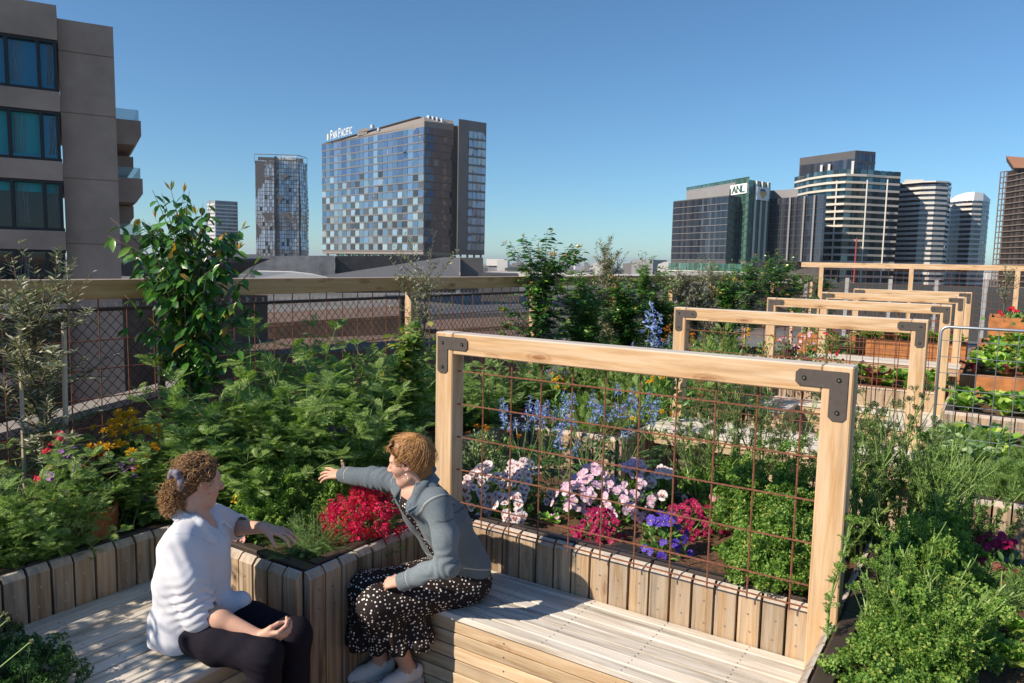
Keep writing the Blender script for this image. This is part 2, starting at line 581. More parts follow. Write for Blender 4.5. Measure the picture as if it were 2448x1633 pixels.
def planter_link(y0, label):
    """the stretch of bed behind the deep slab seat"""
    t = thing('raised_planter', label, 'planter', (-1.0, y0, 0), group='timber planters along the fence')
    yy = lambda v: y0 + v
    cladding(t, (-1.18, yy(-1.2)), (-1.18, yy(-2.44)), ZP, (1, 0))
    cladding(t, (-0.03, yy(-1.2)), (-1.18, yy(-1.2)), ZP, (0, -1))
    cladding(t, (-0.03, yy(0.5)), (-0.03, yy(-1.2)), ZP, (1, 0))
    rim(t, (-1.18, yy(-1.2)), (-1.18, yy(-2.44)), ZP, (-1, 0))
    rim(t, (-0.03, yy(-1.19)), (-1.18, yy(-1.19)), ZP, (0, 1))
    rim(t, (-0.035, yy(0.5)), (-0.035, yy(-1.1)), ZP, (-1, 0))
    soil_patch(t, [(-2.35, yy(-2.44), -1.19, yy(-1.2)), (-2.35, yy(-1.2), -0.04, yy(0.5)), (-2.35, yy(0.5), -1.19, yy(0.75))], ZS)
    MB().prism([(-2.36, yy(-2.44)), (-1.19, yy(-2.44)), (-1.19, yy(-1.19)), (-0.04, yy(-1.19)), (-0.04, yy(0.5)), (-1.19, yy(0.5)), (-1.19, yy(0.72)), (-2.36, yy(0.72))], 0.01, ZS - 0.04).build('body', M['backing'], t)
    return t


PY = [0.0, 3.8757, 7.5208, 11.354, 14.996]
planter_bed(PY[0], 'nearest timber planter, zigzagging round both benches, its corner between the two women')
planter_link(PY[1], 'timber planter corner seen through the nearest trellis, blue flowers beside it')
planter_bed(PY[2], 'timber planter of leafy greens behind the second trellis frame')
planter_link(PY[3], 'timber planter against the fence beside the fourth trellis frame')

# ------------------------------------------------------------------ benches
def slats(mb, x0, x1, y0, y1, z, n, axis, th=0.032, gap=0.009):
    for i in range(n):
        if axis == 0:
            w = (y1 - y0) / n
            mb.bb((x0, y0 + i * w + gap / 2, z - th), (x1, y0 + (i + 1) * w - gap / 2, z + RNG.uniform(-.0012, .0012)), 0, 0.003)
        else:
            w = (x1 - x0) / n
            mb.bb((x0 + i * w + gap / 2, y0, z - th), (x0 + (i + 1) * w - gap / 2, y1, z + RNG.uniform(-.0012, .0012)), 1, 0.003)


def dots(mb, pts, nrm, r=0.0045, mat=1):
    nrm = np.array(nrm, float)
    a = np.array([0, 0, 1.0]) if abs(nrm[2]) < .5 else np.array([1.0, 0, 0])
    b = np.cross(nrm, a)
    for p in pts:
        mb.add([np.array(p) + nrm * 0.0015 + r * (math.cos(u) * a + math.sin(u) * b) for u in np.arange(6) / 6 * 6.283], [(0, 1, 2, 3, 4, 5)], mat)


def front_slats(mb, A, B, out, z1, n, h=0.074, gap=0.006, th=0.025):
    A = np.array([*A, 0.0]); B = np.array([*B, 0.0]); out = np.array([*out, 0.0])
    t = (B - A) / np.linalg.norm(B - A); Ln = np.linalg.norm(B - A)
    R = np.stack([t, out, np.cross(t, out)], 1)
    for i in range(n):
        z = z1 - i * h
        mb.box((A + B) / 2 - out * th / 2 + np.array([0, 0, z - h / 2]), (Ln, th, h - gap), 0, 0.003, R)
        for k in np.arange(0.16, Ln, 0.62):
            dots(mb, [A + t * k + np.array([0, 0, z - h / 2])], out)


ZB = 0.45
b1 = thing('bench', 'long sunlit slatted bench below the nearest trellis, its top silver weathered', 'bench', (1.1, -0.2, 0))
mb = MB(); slats(mb, 0.012, 2.235, -0.485, 0.11, ZB, 8, 0)
for k in np.arange(0.22, 2.2, 0.42):
    for i in range(8):
        y = -0.485 + (i + .5) * 0.595 / 8
        dots(mb, [(k, y - .016, ZB), (k + 0.004, y + .016, ZB)], (0, 0, 1), 0.004)
mb.build('seat', [M['bench_top'], M['bolt']], b1)
mb = MB(); front_slats(mb, (2.235, -0.462), (0.012, -0.462), (0, -1), ZB - 0.036, 6)
mb.build('front_panel', [M['bench_front'], M['bolt']], b1)
MB().bb((0.02, -0.43, 0.004), (2.23, 0.10, ZB - 0.036), 0, 0).build('frame', M['backing'], b1)

b2 = thing('bench', 'broad slatted bench in dappled shade under the woman in the white shirt', 'bench', (-0.6, -1.45, 0))
mb = MB(); slats(mb, -1.14, -0.045, -1.945, -1.045, ZB, 12, 1)
for k in (-1.75, -1.30, -1.12):
    for i in range(12):
        x = -1.14 + (i + .5) * 1.095 / 12
        dots(mb, [(x - .016, k + .05 * (i % 2), ZB), (x + .016, k + .05 * (i % 2) + .01, ZB)], (0, 0, 1), 0.004)
mb.build('seat', [M['bench_top'], M['bolt']], b2)
mb = MB(); front_slats(mb, (-0.07, -1.045), (-0.07, -1.945), (1, 0), ZB - 0.036, 6)
front_slats(mb, (-0.07, -1.93), (-1.14, -1.93), (0, -1), ZB - 0.036, 6)
mb.build('front_panel', [M['bench_front'], M['bolt']], b2)
MB().bb((-1.13, -1.9, 0.004), (-0.10, -1.05, ZB - 0.036), 0, 0).build('frame', M['backing'], b2)


def slab_seat(y0, label):
    """deep timber slab at planter height, boards below it in its shade"""
    t = thing('slab_table', label, 'timber table', (1.1, y0 - 0.3, 0), group='slab tables under the trellises')
    mb = MB(); slats(mb, -0.02, 2.33, y0 - 0.60, y0 + 0.17, 0.722, 8, 0, th=0.03)
    mb.build('top', [M['bench_top'], M['bolt']], t)
    mb = MB(); front_slats(mb, (2.33, y0 - 0.585), (-0.02, y0 - 0.585), (0, -1), 0.69, 2, h=0.062)
    mb.build('edge_board', [M['bench_front'], M['bolt']], t)
    cladding(t, (2.33, y0 - 0.33), (0.01, y0 - 0.33), 0.68, (0, -1), name='lower_boards')
    return t


slab_seat(PY[1], 'white weathered slab table seen through the nearest trellis mesh')
slab_seat(PY[3], 'far slab table below the fourth trellis, seen through the second trellis frame')

b3 = thing('bench', 'slatted bench against grey boards, seen through the second trellis frame', 'bench', (1.1, PY[2] - 0.2, 0))
mb = MB(); slats(mb, 0.02, 2.3, PY[2] - 0.36, PY[2] + 0.11, ZB, 6, 0); mb.build('seat', [M['bench_top'], M['bolt']], b3)
mb = MB(); front_slats(mb, (2.3, PY[2] - 0.34), (0.02, PY[2] - 0.34), (0, -1), ZB - 0.036, 6); mb.build('front_panel', [M['bench_front'], M['bolt']], b3)


def stool(x0, x1, y0, y1, label):
    t = thing('timber_stool', label, 'stool', ((x0 + x1) / 2, (y0 + y1) / 2, 0))
    mb = MB(); slats(mb, x0, x1, y0, y1, ZB, int((x1 - x0) / 0.09), 1); mb.build('seat', [M['bench_top'], M['bolt']], t)
    mb = MB()
    front_slats(mb, (x1 - .02, y0 + .02), (x0 + .02, y0 + .02), (0, -1), ZB - 0.036, 6)
    front_slats(mb, (x1 - .02, y1), (x1 - .02, y0), (1, 0), ZB - 0.036, 6)
    front_slats(mb, (x0 + .02, y0), (x0 + .02, y1), (-1, 0), ZB - 0.036, 6)
    mb.build('side_panel', [M['bench_front'], M['bolt']], t)


stool(0.05, 0.58, 6.45, 7.12, 'slatted timber block seat at the left end of the bench beyond the slab table')
stool(1.72, 2.26, 6.25, 7.12, 'slatted timber block seat behind the right post of the second trellis')

# ------------------------------------------------------------------ right-hand planters
def rplanter(x0, y0, x1, y1, label, left=True, front=True):
    t = thing('raised_planter', label, 'planter', ((x0 + x1) / 2, (y0 + y1) / 2, 0))
    if left:
        cladding(t, (x0, y0), (x0, y1), ZP, (-1, 0)); rim(t, (x0, y0), (x0, y1), ZP, (1, 0))
    if front:
        cladding(t, (x1, y0), (x0, y0), ZP, (0, -1)); rim(t, (x1, y0), (x0, y0), ZP, (0, 1))
    rim(t, (x1, y1), (x0 + .1, y1), ZP, (0, -1))
    soil_patch(t, [(x0 + 0.02, y0 + 0.02, x1, y1)], ZS)
    MB().prism([(x0 + .01, y0 + .01), (x1, y0 + .01), (x1, y1), (x0 + .01, y1)], 0.01, ZS - 0.04).build('body', M['backing'], t)
    return t


rplanter(2.29, -2.75, 4.6, 1.40, 'nearest planter full of parsley, running past the right post of the front trellis', front=False)
rplanter(2.40, 2.59, 5.4, 5.2, 'planter of carrot tops and red lettuce beside the galvanised mesh panel')
rplanter(2.36, 6.25, 5.4, 7.55, 'planter of lettuces behind the galvanised mesh panel')
# low bed beside the near end of the shaded bench
t = thing('raised_planter', 'low dark planter of grassy leaves at the near end of the shaded bench', 'planter', (-0.9, -2.6, 0))
cladding(t, (-0.40, -2.06), (-0.40, -3.3), 0.42, (1, 0)); rim(t, (-0.40, -2.06), (-0.40, -3.3), 0.42, (-1, 0))
soil_patch(t, [(-1.6, -3.3, -0.42, -2.06)], 0.38)
MB().bb((-1.6, -3.3, 0.01), (-0.41, -2.05, 0.33), 0, 0).build('body', M['backing'], t)


def corten_box(x0, y0, x1, y1, z, label, zs=None, z0=0.0):
    t = thing('steel_planter', label, 'planter', ((x0 + x1) / 2, (y0 + y1) / 2, z0), group='rusty steel planters')
    mb = MB(); w = 0.05
    mb.bb((x0, y0, z0 + .01), (x1, y0 + .012, z), 0, 0.002); mb.bb((x0, y0 + .012, z0 + .01), (x0 + .012, y1 - .012, z), 0, 0.002)
    mb.bb((x1 - .012, y0 + .012, z0 + .01), (x1, y1 - .012, z), 0, 0.002); mb.bb((x0, y1 - .012, z0 + .01), (x1, y1, z), 0, 0.002)
    mb.bb((x0, y0 + .012, z - .006), (x0 + w, y1, z + .002), 0, 0); mb.bb((x0 + w, y0 + .012, z - .006), (x1, y0 + w, z + .001), 0, 0)
    mb.build('box', M['corten'], t)
    soil_patch(t, [(x0 + .02, y0 + .02, x1 - .02, y1 - .02)], z - 0.06 if zs is None else zs, step=0.12)
    return t


corten_box(2.40, 8.05, 5.6, 9.9, 0.95, 'long rusty planter of lettuces nearest behind the galvanised panel')
corten_box(2.45, 10.7, 5.8, 12.4, 0.95, 'long rusty planter of lettuces, second behind the galvanised panel')
corten_box(2.5, 13.3, 6.0, 14.6, 0.95, 'long rusty planter of lettuces, third behind the galvanised panel')
corten_box(2.62, 16.4, 8.5, 18.2, 1.30, 'tall orange rusty planter at the far end with a young tree')
corten_box(0.40, 12.3, 2.35, 13.2, 1.0, 'long rusty planter on the far slab table, seen through the second trellis')
corten_box(-0.55, 12.2, 0.10, 12.9, 1.0, 'small square rusty planter left of the long one, seen through the second trellis')

# ------------------------------------------------------------------ trellises
TW, TD, TZ, BW = 2.30, 0.118, 1.8726, 0.127


def make_trellis(label):
    t = thing('trellis', label, 'trellis', (0, 0, 0), group='timber trellis frames')
    for x in (0, TW - BW):
        MB().bb((x, 0, 0.02), (x + BW, TD, TZ), 2, 0.006).build('post', M['cedar'], t)
    MB().bb((BW + .0015, 0.002, TZ - BW), (TW - BW - .0015, TD - .002, TZ - .002), 0, 0.006).build('beam', M['cedar'], t)
    mb = MB(); yv, yh = 0.066, 0.057
    for k in range(10):
        x = 0.308 + 0.197 * k
        mb.tube([(x, yv, 0.70), (x, yv, TZ - BW + .01)], 0.0045, 5)
    for k in range(5):
        z = 1.642 - 0.2 * k
        mb.tube([(BW - .01, yh, z), (TW - BW + .01, yh, z)], 0.0045, 5)
    mb.tube([(BW - .01, yh, 0.735), (TW - BW + .01, yh, 0.735)], 0.0045, 5)
    mb.build('wire_mesh', M['rust'], t)
    for sd in (0, 1):
        w, ln, c = 0.074, 0.218, 0.016
        pr = [(0, 0), (ln - c, 0), (ln, -c), (ln, -w + c), (ln - c, -w), (w, -w), (w, -ln + c), (w - c, -ln), (c, -ln), (0, -ln + c)]
        f = (lambda p: (0.020 + p[0], TZ - 0.024 + p[1])) if sd == 0 else (lambda p: (TW - 0.020 - p[0], TZ - 0.024 + p[1]))
        pts = [(f(p)[0], -0.0005, f(p)[1]) for p in pr]
        if sd: pts = pts[::-1]
        b = MB().extrude(pts, (0, -0.0055, 0)).build('corner_bracket', M['bracket'], t)
        for p in ((w / 2, -w / 2), (ln - w / 2, -w / 2 - .002), (w / 2, -ln + w / 2)):
            q = f(p)
            mb = MB()
            mb.tube([(q[0], -0.006, q[1]), (q[0], -0.010, q[1])], [0.011, 0.0095], 10)
            mb.tube([(q[0], -0.0095, q[1]), (q[0], -0.0115, q[1])], [0.0045, 0.004], 6, 1)
            mb.build('bolt', [M['bolt'], M['screw']], b)
    return t


tl = ['front timber trellis with rusty mesh between the seated woman and the parsley', 'second timber trellis from the front, standing on the slab table',
      'third timber trellis from the front, behind the second frame', 'fourth timber trellis, its brackets just above the third', 'farthest timber trellis of the row of five']
T0 = make_trellis(tl[0]); kids = kidlist(T0)
for i in range(1, 5):
    copy_tree(T0, kids, (0, PY[i], 0), label=tl[i])

# ------------------------------------------------------------------ boundary fences
XF, ZF = -2.40, 2.12
fence = thing('timber_fence', 'timber post and rail fence with rusty square mesh beside the planters', 'fence', (XF, 9, 0))
ys = [-4.9 + 2.48 * i for i in range(12)]
for a, b in zip(ys[:-1], ys[1:]):
    MB().bb((XF - 0.045, a + .002, ZF - 0.135), (XF + 0.045, b - .002, ZF), 1, 0.005).build('rail', M['fence_timber'], fence)
for y in ys:
    MB().bb((XF - 0.04, y - 0.045, 0.02), (XF + 0.043, y + 0.045, ZF - 0.137), 2, 0.005).build('post', M['cedar'], fence)
for a, b in zip(ys[:-1], ys[1:]):
    mb = MB()
    n = int(round((b - a) / 0.2))
    for k in range(n):
        y = a + 0.1 + k * (b - a - .09) / n
        mb.tube([(XF + 0.012, y, 0.6), (XF + 0.012, y, ZF - 0.13)], 0.0045, 5)
    for z in np.arange(0.70, 1.80, 0.2):
        mb.tube([(XF + 0.021, a + .04, z), (XF + 0.021, b - .04, z)], 0.0045, 5)
    mb.build('wire_mesh', M['rust'], fence)

cl = thing('chain_link_fence', 'black chain link fence with barbed top behind the timber fence', 'fence', (-2.85, 9, 0))
XC, ZC = -2.85, 1.88
mb = MB()
yA, yB = -4.6, 14.0
H = ZC - 0.55
dd = 0.085
for k in range(int((yB - yA) / dd)):
    y = yA + k * dd
    mb.tube([(XC, y, 0.55), (XC, y + H * 0.95, ZC)], 0.0031, 3, cap=False)
    mb.tube([(XC + .004, y, ZC), (XC + .004, y + H * 0.95, 0.55)], 0.0031, 3, cap=False)
MB().tube([(XC, yA, ZC), (XC, yB + 1, ZC)], 0.016, 8).build('top_rail', M['blackwire'], cl)
for k in range(int((yB - yA) / 0.085)):
    y = yA + k * 0.085
    for s in (-1, 1):
        mb.tube([(XC, y, ZC + .012), (XC, y + s * 0.010, ZC + .035), (XC, y + s * 0.006 + .004, ZC + .05)], 0.0025, 3, 1)
mb.build('wire_netting', [M['blackwire'], M['galv']], cl)
for y in np.arange(-2.9, 14, 2.92):
    MB().tube([(XC - .03, y, 0), (XC - .03, y, ZC)], 0.030, 10).build('post', M['blackwire'], cl)

YR, ZR = 21.0, 2.50
ff = thing('timber_fence', 'timber fence with a high rail across the far end of the roof', 'fence', (2, YR, 0))
MB().bb((-2.45, YR - .05, ZR - .15), (9.0, YR + .05, ZR), 0, 0.005).build('rail', M['cedar'], ff)
for x in (-1.85, 0.60, 3.15, 5.7):
    MB().bb((x - .06, YR - .05, 0.02), (x + .06, YR + .04, ZR - .152), 2, 0.005).build('post', M['cedar'], ff)
mb = MB()
for k in range(58):
    mb.tube([(-2.4 + 0.2 * k, YR + .02, 0.6), (-2.4 + 0.2 * k, YR + .02, ZR - .14)], 0.005, 4)
for k in range(9): mb.tube([(-2.4, YR + .01, 0.7 + .2 * k), (9, YR + .01, 0.7 + .2 * k)], 0.005, 4)
mb.build('wire_mesh', M['rust'], ff)

M['tintglass'] = glassmat('balustrade_glass', [(0, (0.05, 0.055, 0.06)), (1, (0.09, 0.10, 0.11))], metal=0.1, rough=0.08)
M['clad_pale'] = simple('post_grey', (0.30, 0.30, 0.31), .6, noise=.1)
gf = thing('balustrade', 'dark glass balustrade with pale metal posts beyond the far fence', 'balustrade', (2, 24, 0))
for k in range(12):
    x = -2.9 + k * 1.32
    MB().bb((x - .06, 23.95, 0), (x + .06, 24.05, 2.02), 2, 0.003).build('post', M['clad_pale'], gf)
    if k < 11: MB().bb((x + .08, 23.98, 0.1), (x + 1.24, 24.0, 1.85), 0, 0.002).build('glass_panel', M['tintglass'], gf)

# galvanised climbing panel for the peas
pp = thing('mesh_panel', 'galvanised steel mesh panel with round corner supporting pea plants', 'climbing panel', (2.42, 3.4, 0.6))
mb = MB()
X0, X1, Y0, Z0, Z1 = 2.43, 5.2, 3.30, 0.60, 1.86
cr = 0.05
arc = [(X0 + cr - cr * math.cos(a), Y0, Z1 - cr + cr * math.sin(a)) for a in np.linspace(0, math.pi / 2, 6)]
mb.tube([(X0, Y0, Z0)] + arc + [(X1, Y0, Z1)], 0.012, 10)
mb.build('frame', M['galv'], pp, smooth=True)
mb = MB()
for k in range(1, 22): mb.tube([(X0 + .128 * k, Y0, Z0), (X0 + .128 * k, Y0, Z1)], 0.0028, 4)
for k in range(1, 10): mb.tube([(X0, Y0 + .005, Z0 + .128 * k), (X1, Y0 + .005, Z0 + .128 * k)], 0.0028, 4)
mb.build('wire_mesh', M['galv'], pp)
# ------------------------------------------------------------------ lettering (stroke letters with optional serifs)
GLY = {
    'A': [[(0, 0), (.5, 1)], [(.5, 1), (1, 0)], [(.2, .36), (.8, .36)]],
    'N': [[(0, 0), (0, 1)], [(0, 1), (1, 0)], [(1, 0), (1, 1)]],
    'L': [[(0, 1), (0, 0)], [(0, 0), (.8, 0)]],
    'P': [[(0, 0), (0, 1)], [(0, 1), (.55, 1), (.8, .9), (.85, .75), (.8, .58), (.55, .48), (0, .48)]],
    'C': [[(.95, .82), (.75, .97), (.5, 1), (.22, .92), (.04, .7), (0, .5), (.04, .3), (.22, .08), (.5, 0), (.75, .03), (.95, .18)]],
    'I': [[(.2, 0), (.2, 1)]],
    'F': [[(0, 0), (0, 1)], [(0, 1), (.8, 1)], [(0, .52), (.65, .52)]],
    'B': [[(0, 0), (0, 1)], [(0, 1), (.55, 1), (.8, .88), (.8, .66), (.55, .53), (0, .53)], [(.55, .53), (.85, .4), (.88, .15), (.6, 0), (0, 0)]],
    'Y': [[(0, 1), (.5, .48)], [(1, 1), (.5, .48)], [(.5, .48), (.5, 0)]],
    'M': [[(0, 0), (0, 1)], [(0, 1), (.55, .2)], [(.55, .2), (1.1, 1)], [(1.1, 1), (1.1, 0)]],
    'R': [[(0, 0), (0, 1)], [(0, 1), (.55, 1), (.8, .9), (.85, .75), (.8, .58), (.55, .48), (0, .48)], [(.4, .48), (.9, 0)]],
    'O': [[(.5, 1), (.2, .92), (.02, .65), (0, .5), (.02, .35), (.2, .08), (.5, 0), (.8, .08), (.98, .35), (1, .5), (.98, .65), (.8, .92), (.5, 1)]],
    'T': [[(0, 1), (.9, 1)], [(.45, 1), (.45, 0)]],
}
GW = {'I': .4, 'M': 1.1, 'L': .8, 'F': .8, 'P': .85, 'T': .9, 'B': .88, 'R': .9}


def letters(mb, text, org, ux, uz, out, h, w=0.14, serif=False, aspect=0.72, gap=0.28, small=1.0, mat=0):
    """raised letters: org = lower-left corner, ux/uz directions, h cap height; returns width"""
    org = np.array(org, float); ux = np.array(ux, float); uz = np.array(uz, float); out = np.array(out, float)
    x = 0.0
    first = True
    for ch in text:
        if ch == ' ':
            x += h * 0.5; first = True; continue
        hh = h if (first or small == 1.0) else h * small
        first = False
        wd = GW.get(ch, 1.0) * hh * aspect
        for st in GLY[ch]:
            P = [np.array([x + p[0] * hh * aspect, p[1] * hh]) for p in st]
            for a, b in zip(P[:-1], P[1:]):
                d = (b - a); l = np.linalg.norm(d)
                if l < 1e-6: continue
                d /= l; nn = np.array([-d[1], d[0]]) * hh * w / 2
                e = d * hh * w * 0.3
                q = [a - e + nn, a - e - nn, b + e - nn, b + e + nn]
                mb.extrude([org + ux * p[0] + uz * p[1] for p in q], out * hh * 0.08, mat)
        if serif:
            ends = {'A': [(0, 0), (1, 0)], 'N': [(0, 0), (0, 1), (1, 1)], 'L': [(0, 0), (0, 1)], 'P': [(0, 0)], 'I': [(.2, 0), (.2, 1)], 'F': [(0, 0)]}.get(ch, [])
            for p in ends:
                c = np.array([x + p[0] * hh * aspect, p[1] * hh]); s = hh * 0.17; t = hh * 0.035
                q = [c + (-s, -t), c + (s, -t), c + (s, t), c + (-s, t)]
                mb.extrude([org + ux * k[0] + uz * k[1] for k in q], out * hh * 0.085, mat)
        x += wd + hh * gap
    return x


def unit(v):
    v = np.array(v, float); return v / np.linalg.norm(v)


# ------------------------------------------------------------------ apartment block on the left
LD = unit((0.448, 0.894, 0)); LN = np.array([LD[1], -LD[0], 0.0])     # along the wall, outward normal
P0L = at_d(287, 560, 21.0)
M['win_blue'] = glassmat('window_blue', [(0, (0.010, 0.025, 0.05)), (0.5, (0.03, 0.16, 0.24)), (1, (0.05, 0.22, 0.36))], metal=0.25, rough=0.04)
M['win_dark'] = glassmat('window_dark', [(0, (0.006, 0.008, 0.010)), (1, (0.02, 0.03, 0.035))], metal=0.0, rough=0.05)
M['curtain'] = simple('curtain_grey', (0.30, 0.33, 0.33), 0.9)
M['curtain_teal'] = simple('blind_teal', (0.02, 0.30, 0.33), 0.5)
M['frame_black'] = simple('window_frame', (0.012, 0.012, 0.014), 0.45)
M['glass_clear'] = glassmat('balcony_glass', [(0, (0.25, 0.42, 0.45)), (1, (0.30, 0.48, 0.50))], metal=0.0, rough=0.03)
M['glass_clear'].node_tree.nodes['Principled BSDF'].inputs['Alpha'].default_value = .35


def lp(px, py, off=0.0):
    p = on_plane(px, py, P0L + LN * off, LN)
    return float((p - P0L) @ LD), float(p[2])


def lw(s, z, off=0.0):
    q = P0L + LD * s + LN * off
    return np.array([q[0], q[1], z])


apt = thing('apartment_building', 'tall brown concrete apartment block with dark windows at the left', 'building', (P0L[0], P0L[1], -16))
s_r, zt_r = lp(275, 64)
s_m, _ = lp(150, 400, 0.35)
zt_m = lp(143, 14, 0.35)[1]
RL = np.stack([LD, LN, [0, 0, 1]], 1)


def lbox(mb, s0, s1, o0, o1, z0, z1, mat=0):
    c = P0L + LD * (s0 + s1) / 2 + LN * (o0 + o1) / 2
    mb.box((c[0], c[1], (z0 + z1) / 2), (s1 - s0, o1 - o0, z1 - z0), 0, 0, RL, mat)


mb = MB()
joints = [lp(275, 64)[1]] + [lp(278, y)[1] for y in (139, 281, 433, 585)] + [-3.0, -9, -16]
for a, b in zip(joints[:-1], joints[1:]):
    lbox(mb, s_m + 0.004, -0.0, -6, 0, b + 0.012, a - 0.012)
lbox(mb, s_m + 0.01, -0.02, -5.98, -0.03, -16, joints[0] - .02)
mb.build('end_wall', M['concrete_l'], apt)
# window storeys of the projecting wing
rowpx = [(97, 221), (268, 387), (433, 553), (598, 727)]      # top and bottom of the window bands at px ~150
rows = [(lp(147 + i * 4, t, .35)[1], lp(149 + i * 4, b, .35)[1]) for i, (t, b) in enumerate(rowpx)]
step = rows[1][0] - rows[2][0]
while rows[-1][1] > -12: rows.append((rows[-1][0] - step, rows[-1][1] - step))
mb = MB()
top = zt_m
for (a, b) in rows:
    lbox(mb, -16, s_m, -6, 0.35, a, top); top = b
lbox(mb, -16, s_m, -6, 0.35, -16, top)
mb.build('wall', M['concrete_l'], apt)
wmul = lp(86, 150, .35)[0] - lp(8, 150, .35)[0]
wl = lp(93, 160, .2)[0] - s_m          # first mullion offset from the right jamb
for ri, (a, b) in enumerate(rows):
    bays = [s_m - 0.06]
    sx = s_m + wl
    while sx > -15: bays.append(sx); sx -= wmul * (1.0 if len(bays) % 3 else 1.15)
    fr = MB()
    lbox(fr, -15.8, s_m - .005, 0.05, 0.30, a - .07, a); lbox(fr, -15.8, s_m - .005, 0.05, 0.30, b, b + .07)
    for x in bays: lbox(fr, x - .035, x + .035, 0.06, 0.31, b + .07, a - .07)
    f = fr.build('window_frame', M['frame_black'], apt)
    for i in range(len(bays) - 1):
        mb = MB(); lbox(mb, bays[i + 1] + .036, bays[i] - .036, 0.16, 0.17, b + .071, a - .071)
        mb.build('window', M['win_blue'] if ri < 2 else M['win_dark'], apt)
        hgt = a - b
        if ri < 4 and i < 3:
            # pale drapes and a roller blind just inside the panes
            mb = MB()
            if ri == 1:
                lbox(mb, bays[i + 1] + .05, bays[i] - .05, 0.172, 0.176, b + (.12 if i else .5) * hgt, a - .075)
                mb.build('blind', M['curtain_teal'] if i else M['win_blue'], apt)
            if ri == 2:
                lbox(mb, bays[i + 1] + .05, bays[i] - .05, 0.172, 0.176, a - .24 * hgt, a - .075)
                mb.build('blind', M['curtain_teal'], apt)
            wd_ = bays[i] - bays[i + 1]; mb = MB(); c0 = bays[i + 1] + wd_ * (.12 if i else .5); c1 = c0 + wd_ * .34
            for q in range(9):
                u = c0 + (c1 - c0) * q / 8
                p0 = lw(u + .03 * math.sin(q * 1.7 + ri), a - .12, .181); p1 = lw(u - .03 * (ri != 2) + .02 * math.cos(q * 2.3), b + .16, .181)
                pm = (p0 + p1) / 2 + LD * .04 * math.sin(q + ri)
                mb.tube([p0, pm, p1], 0.0035 + .003 * (q % 3), 3)
            mb.build('curtain', M['curtain'], apt)
# balconies on the far side wall
bz = [(lp(283, 268)[1], 1.05, True), (lp(283, 345)[1], .85, False), (lp(287, 415)[1], 1.05, True), (lp(288, 478)[1], .8, False), (lp(292, 558)[1], 1.0, True)]
for (z, w, gl) in bz:
    mb = MB()
    w *= .60; hh = 0.62 if gl else .5
    P = [lw(0.002, z), lw(w * .97, z), lw(w * .97, z - hh * .62), lw(w * .72, z - hh), lw(0.002, z - hh)]
    mb.extrude([p - LN * (1.0 if gl else 2.4) for p in P], -LN * 4)
    b = mb.build('balcony', M['concrete_l'], apt)
    if gl:
        mb = MB(); lbox(mb, 0.01, w * .9, -1.1, -1.08, z, z + .28); lbox(mb, w * .88, w * .9, -4.5, -1.12, z, z + .28)
        mb.build('balustrade', M['glass_clear'], b)
# lower parapet and yard wall seen through the mesh
lw2 = thing('yard_wall', 'brown rendered wall with a pale sunlit coping behind the chain link fence', 'wall', (-6, 0, -16))
a0 = at_d(60, 1020, 8.2); a1 = at_d(470, 925, 10.5)
dv = unit((a1 - a0) * [1, 1, 0]); nv = np.array([dv[1], -dv[0], 0]); Rw = np.stack([dv, nv, [0, 0, 1]], 1)
zc = a0[2]
cc = (a0 + a1) / 2
cc = a1 - dv * 7.6
mb = MB().box((cc[0] + nv[0] * -.12, cc[1] + nv[1] * -.12, (zc - 16) / 2), (16, .22, 16 + zc - .06), 0, 0, Rw); mb.build('wall', M['yard_brown'], lw2)
mb = MB().box((cc[0] - nv[0] * .13, cc[1] - nv[1] * .13, zc - .025), (16, .30, .07), 0, 0, Rw); mb.build('coping', M['concrete_pale'], lw2)

# ------------------------------------------------------------------ office and hotel towers
M['clad_brown'] = simple('cladding_brown', (0.20, 0.165, 0.145), 0.6, noise=0.08, nscale=.2)
M['clad_taupe'] = simple('cladding_taupe', (0.235, 0.205, 0.185), 0.6, noise=0.06, nscale=.2)
M['clad_edge'] = simple('floor_edge_grey', (0.15, 0.145, 0.145), .6, noise=.1)
M['clad_dark'] = simple('cladding_dark', (0.085, 0.08, 0.08), 0.55, noise=0.1, nscale=.3)
M['clad_grey'] = simple('cladding_grey', (0.24, 0.235, 0.24), 0.6, noise=0.07, nscale=.2)
M['slab_white'] = simple('slab_white', (0.60, 0.575, 0.54), 0.6)
M['slab_cream'] = simple('slab_cream', (0.62, 0.56, 0.48), 0.6)
M['sign_white'] = simple('sign_white', (0.85, 0.85, 0.84), 0.5)
M['sign_green'] = simple('sign_green', (0.03, 0.12, 0.10), 0.5)
M['sign_gold'] = simple('sign_gold', (0.66, 0.42, 0.12), 0.5)
M['hotel_glass'] = glassmat('hotel_glass', [(0, (0.20, 0.27, 0.36)), (.25, (0.24, 0.31, 0.41)), (.5, (0.17, 0.23, 0.32)), (.7, (0.34, 0.42, 0.50)), (.8, (0.27, 0.34, 0.43)), (.95, (0.48, 0.55, 0.58))], metal=0.8, rough=0.07)
M['hotel_pale'] = glassmat('hotel_pale_glass', [(0, (0.36, 0.44, 0.50)), (.5, (0.50, 0.58, 0.62)), (.8, (0.28, 0.34, 0.40))], metal=0.6, rough=0.1)
M['hotel_dark'] = glassmat('hotel_dark_glass', [(0, (0.025, 0.03, 0.036)), (.5, (0.05, 0.058, 0.066)), (.8, (0.085, 0.092, 0.10))], metal=0.1, rough=0.1)
M['dark_glass'] = glassmat('dark_glass', [(0, (0.05, 0.06, 0.085)), (.3, (0.09, 0.10, 0.13)), (.6, (0.065, 0.075, 0.10)), (.85, (0.12, 0.13, 0.155))], metal=0.6, rough=0.08)
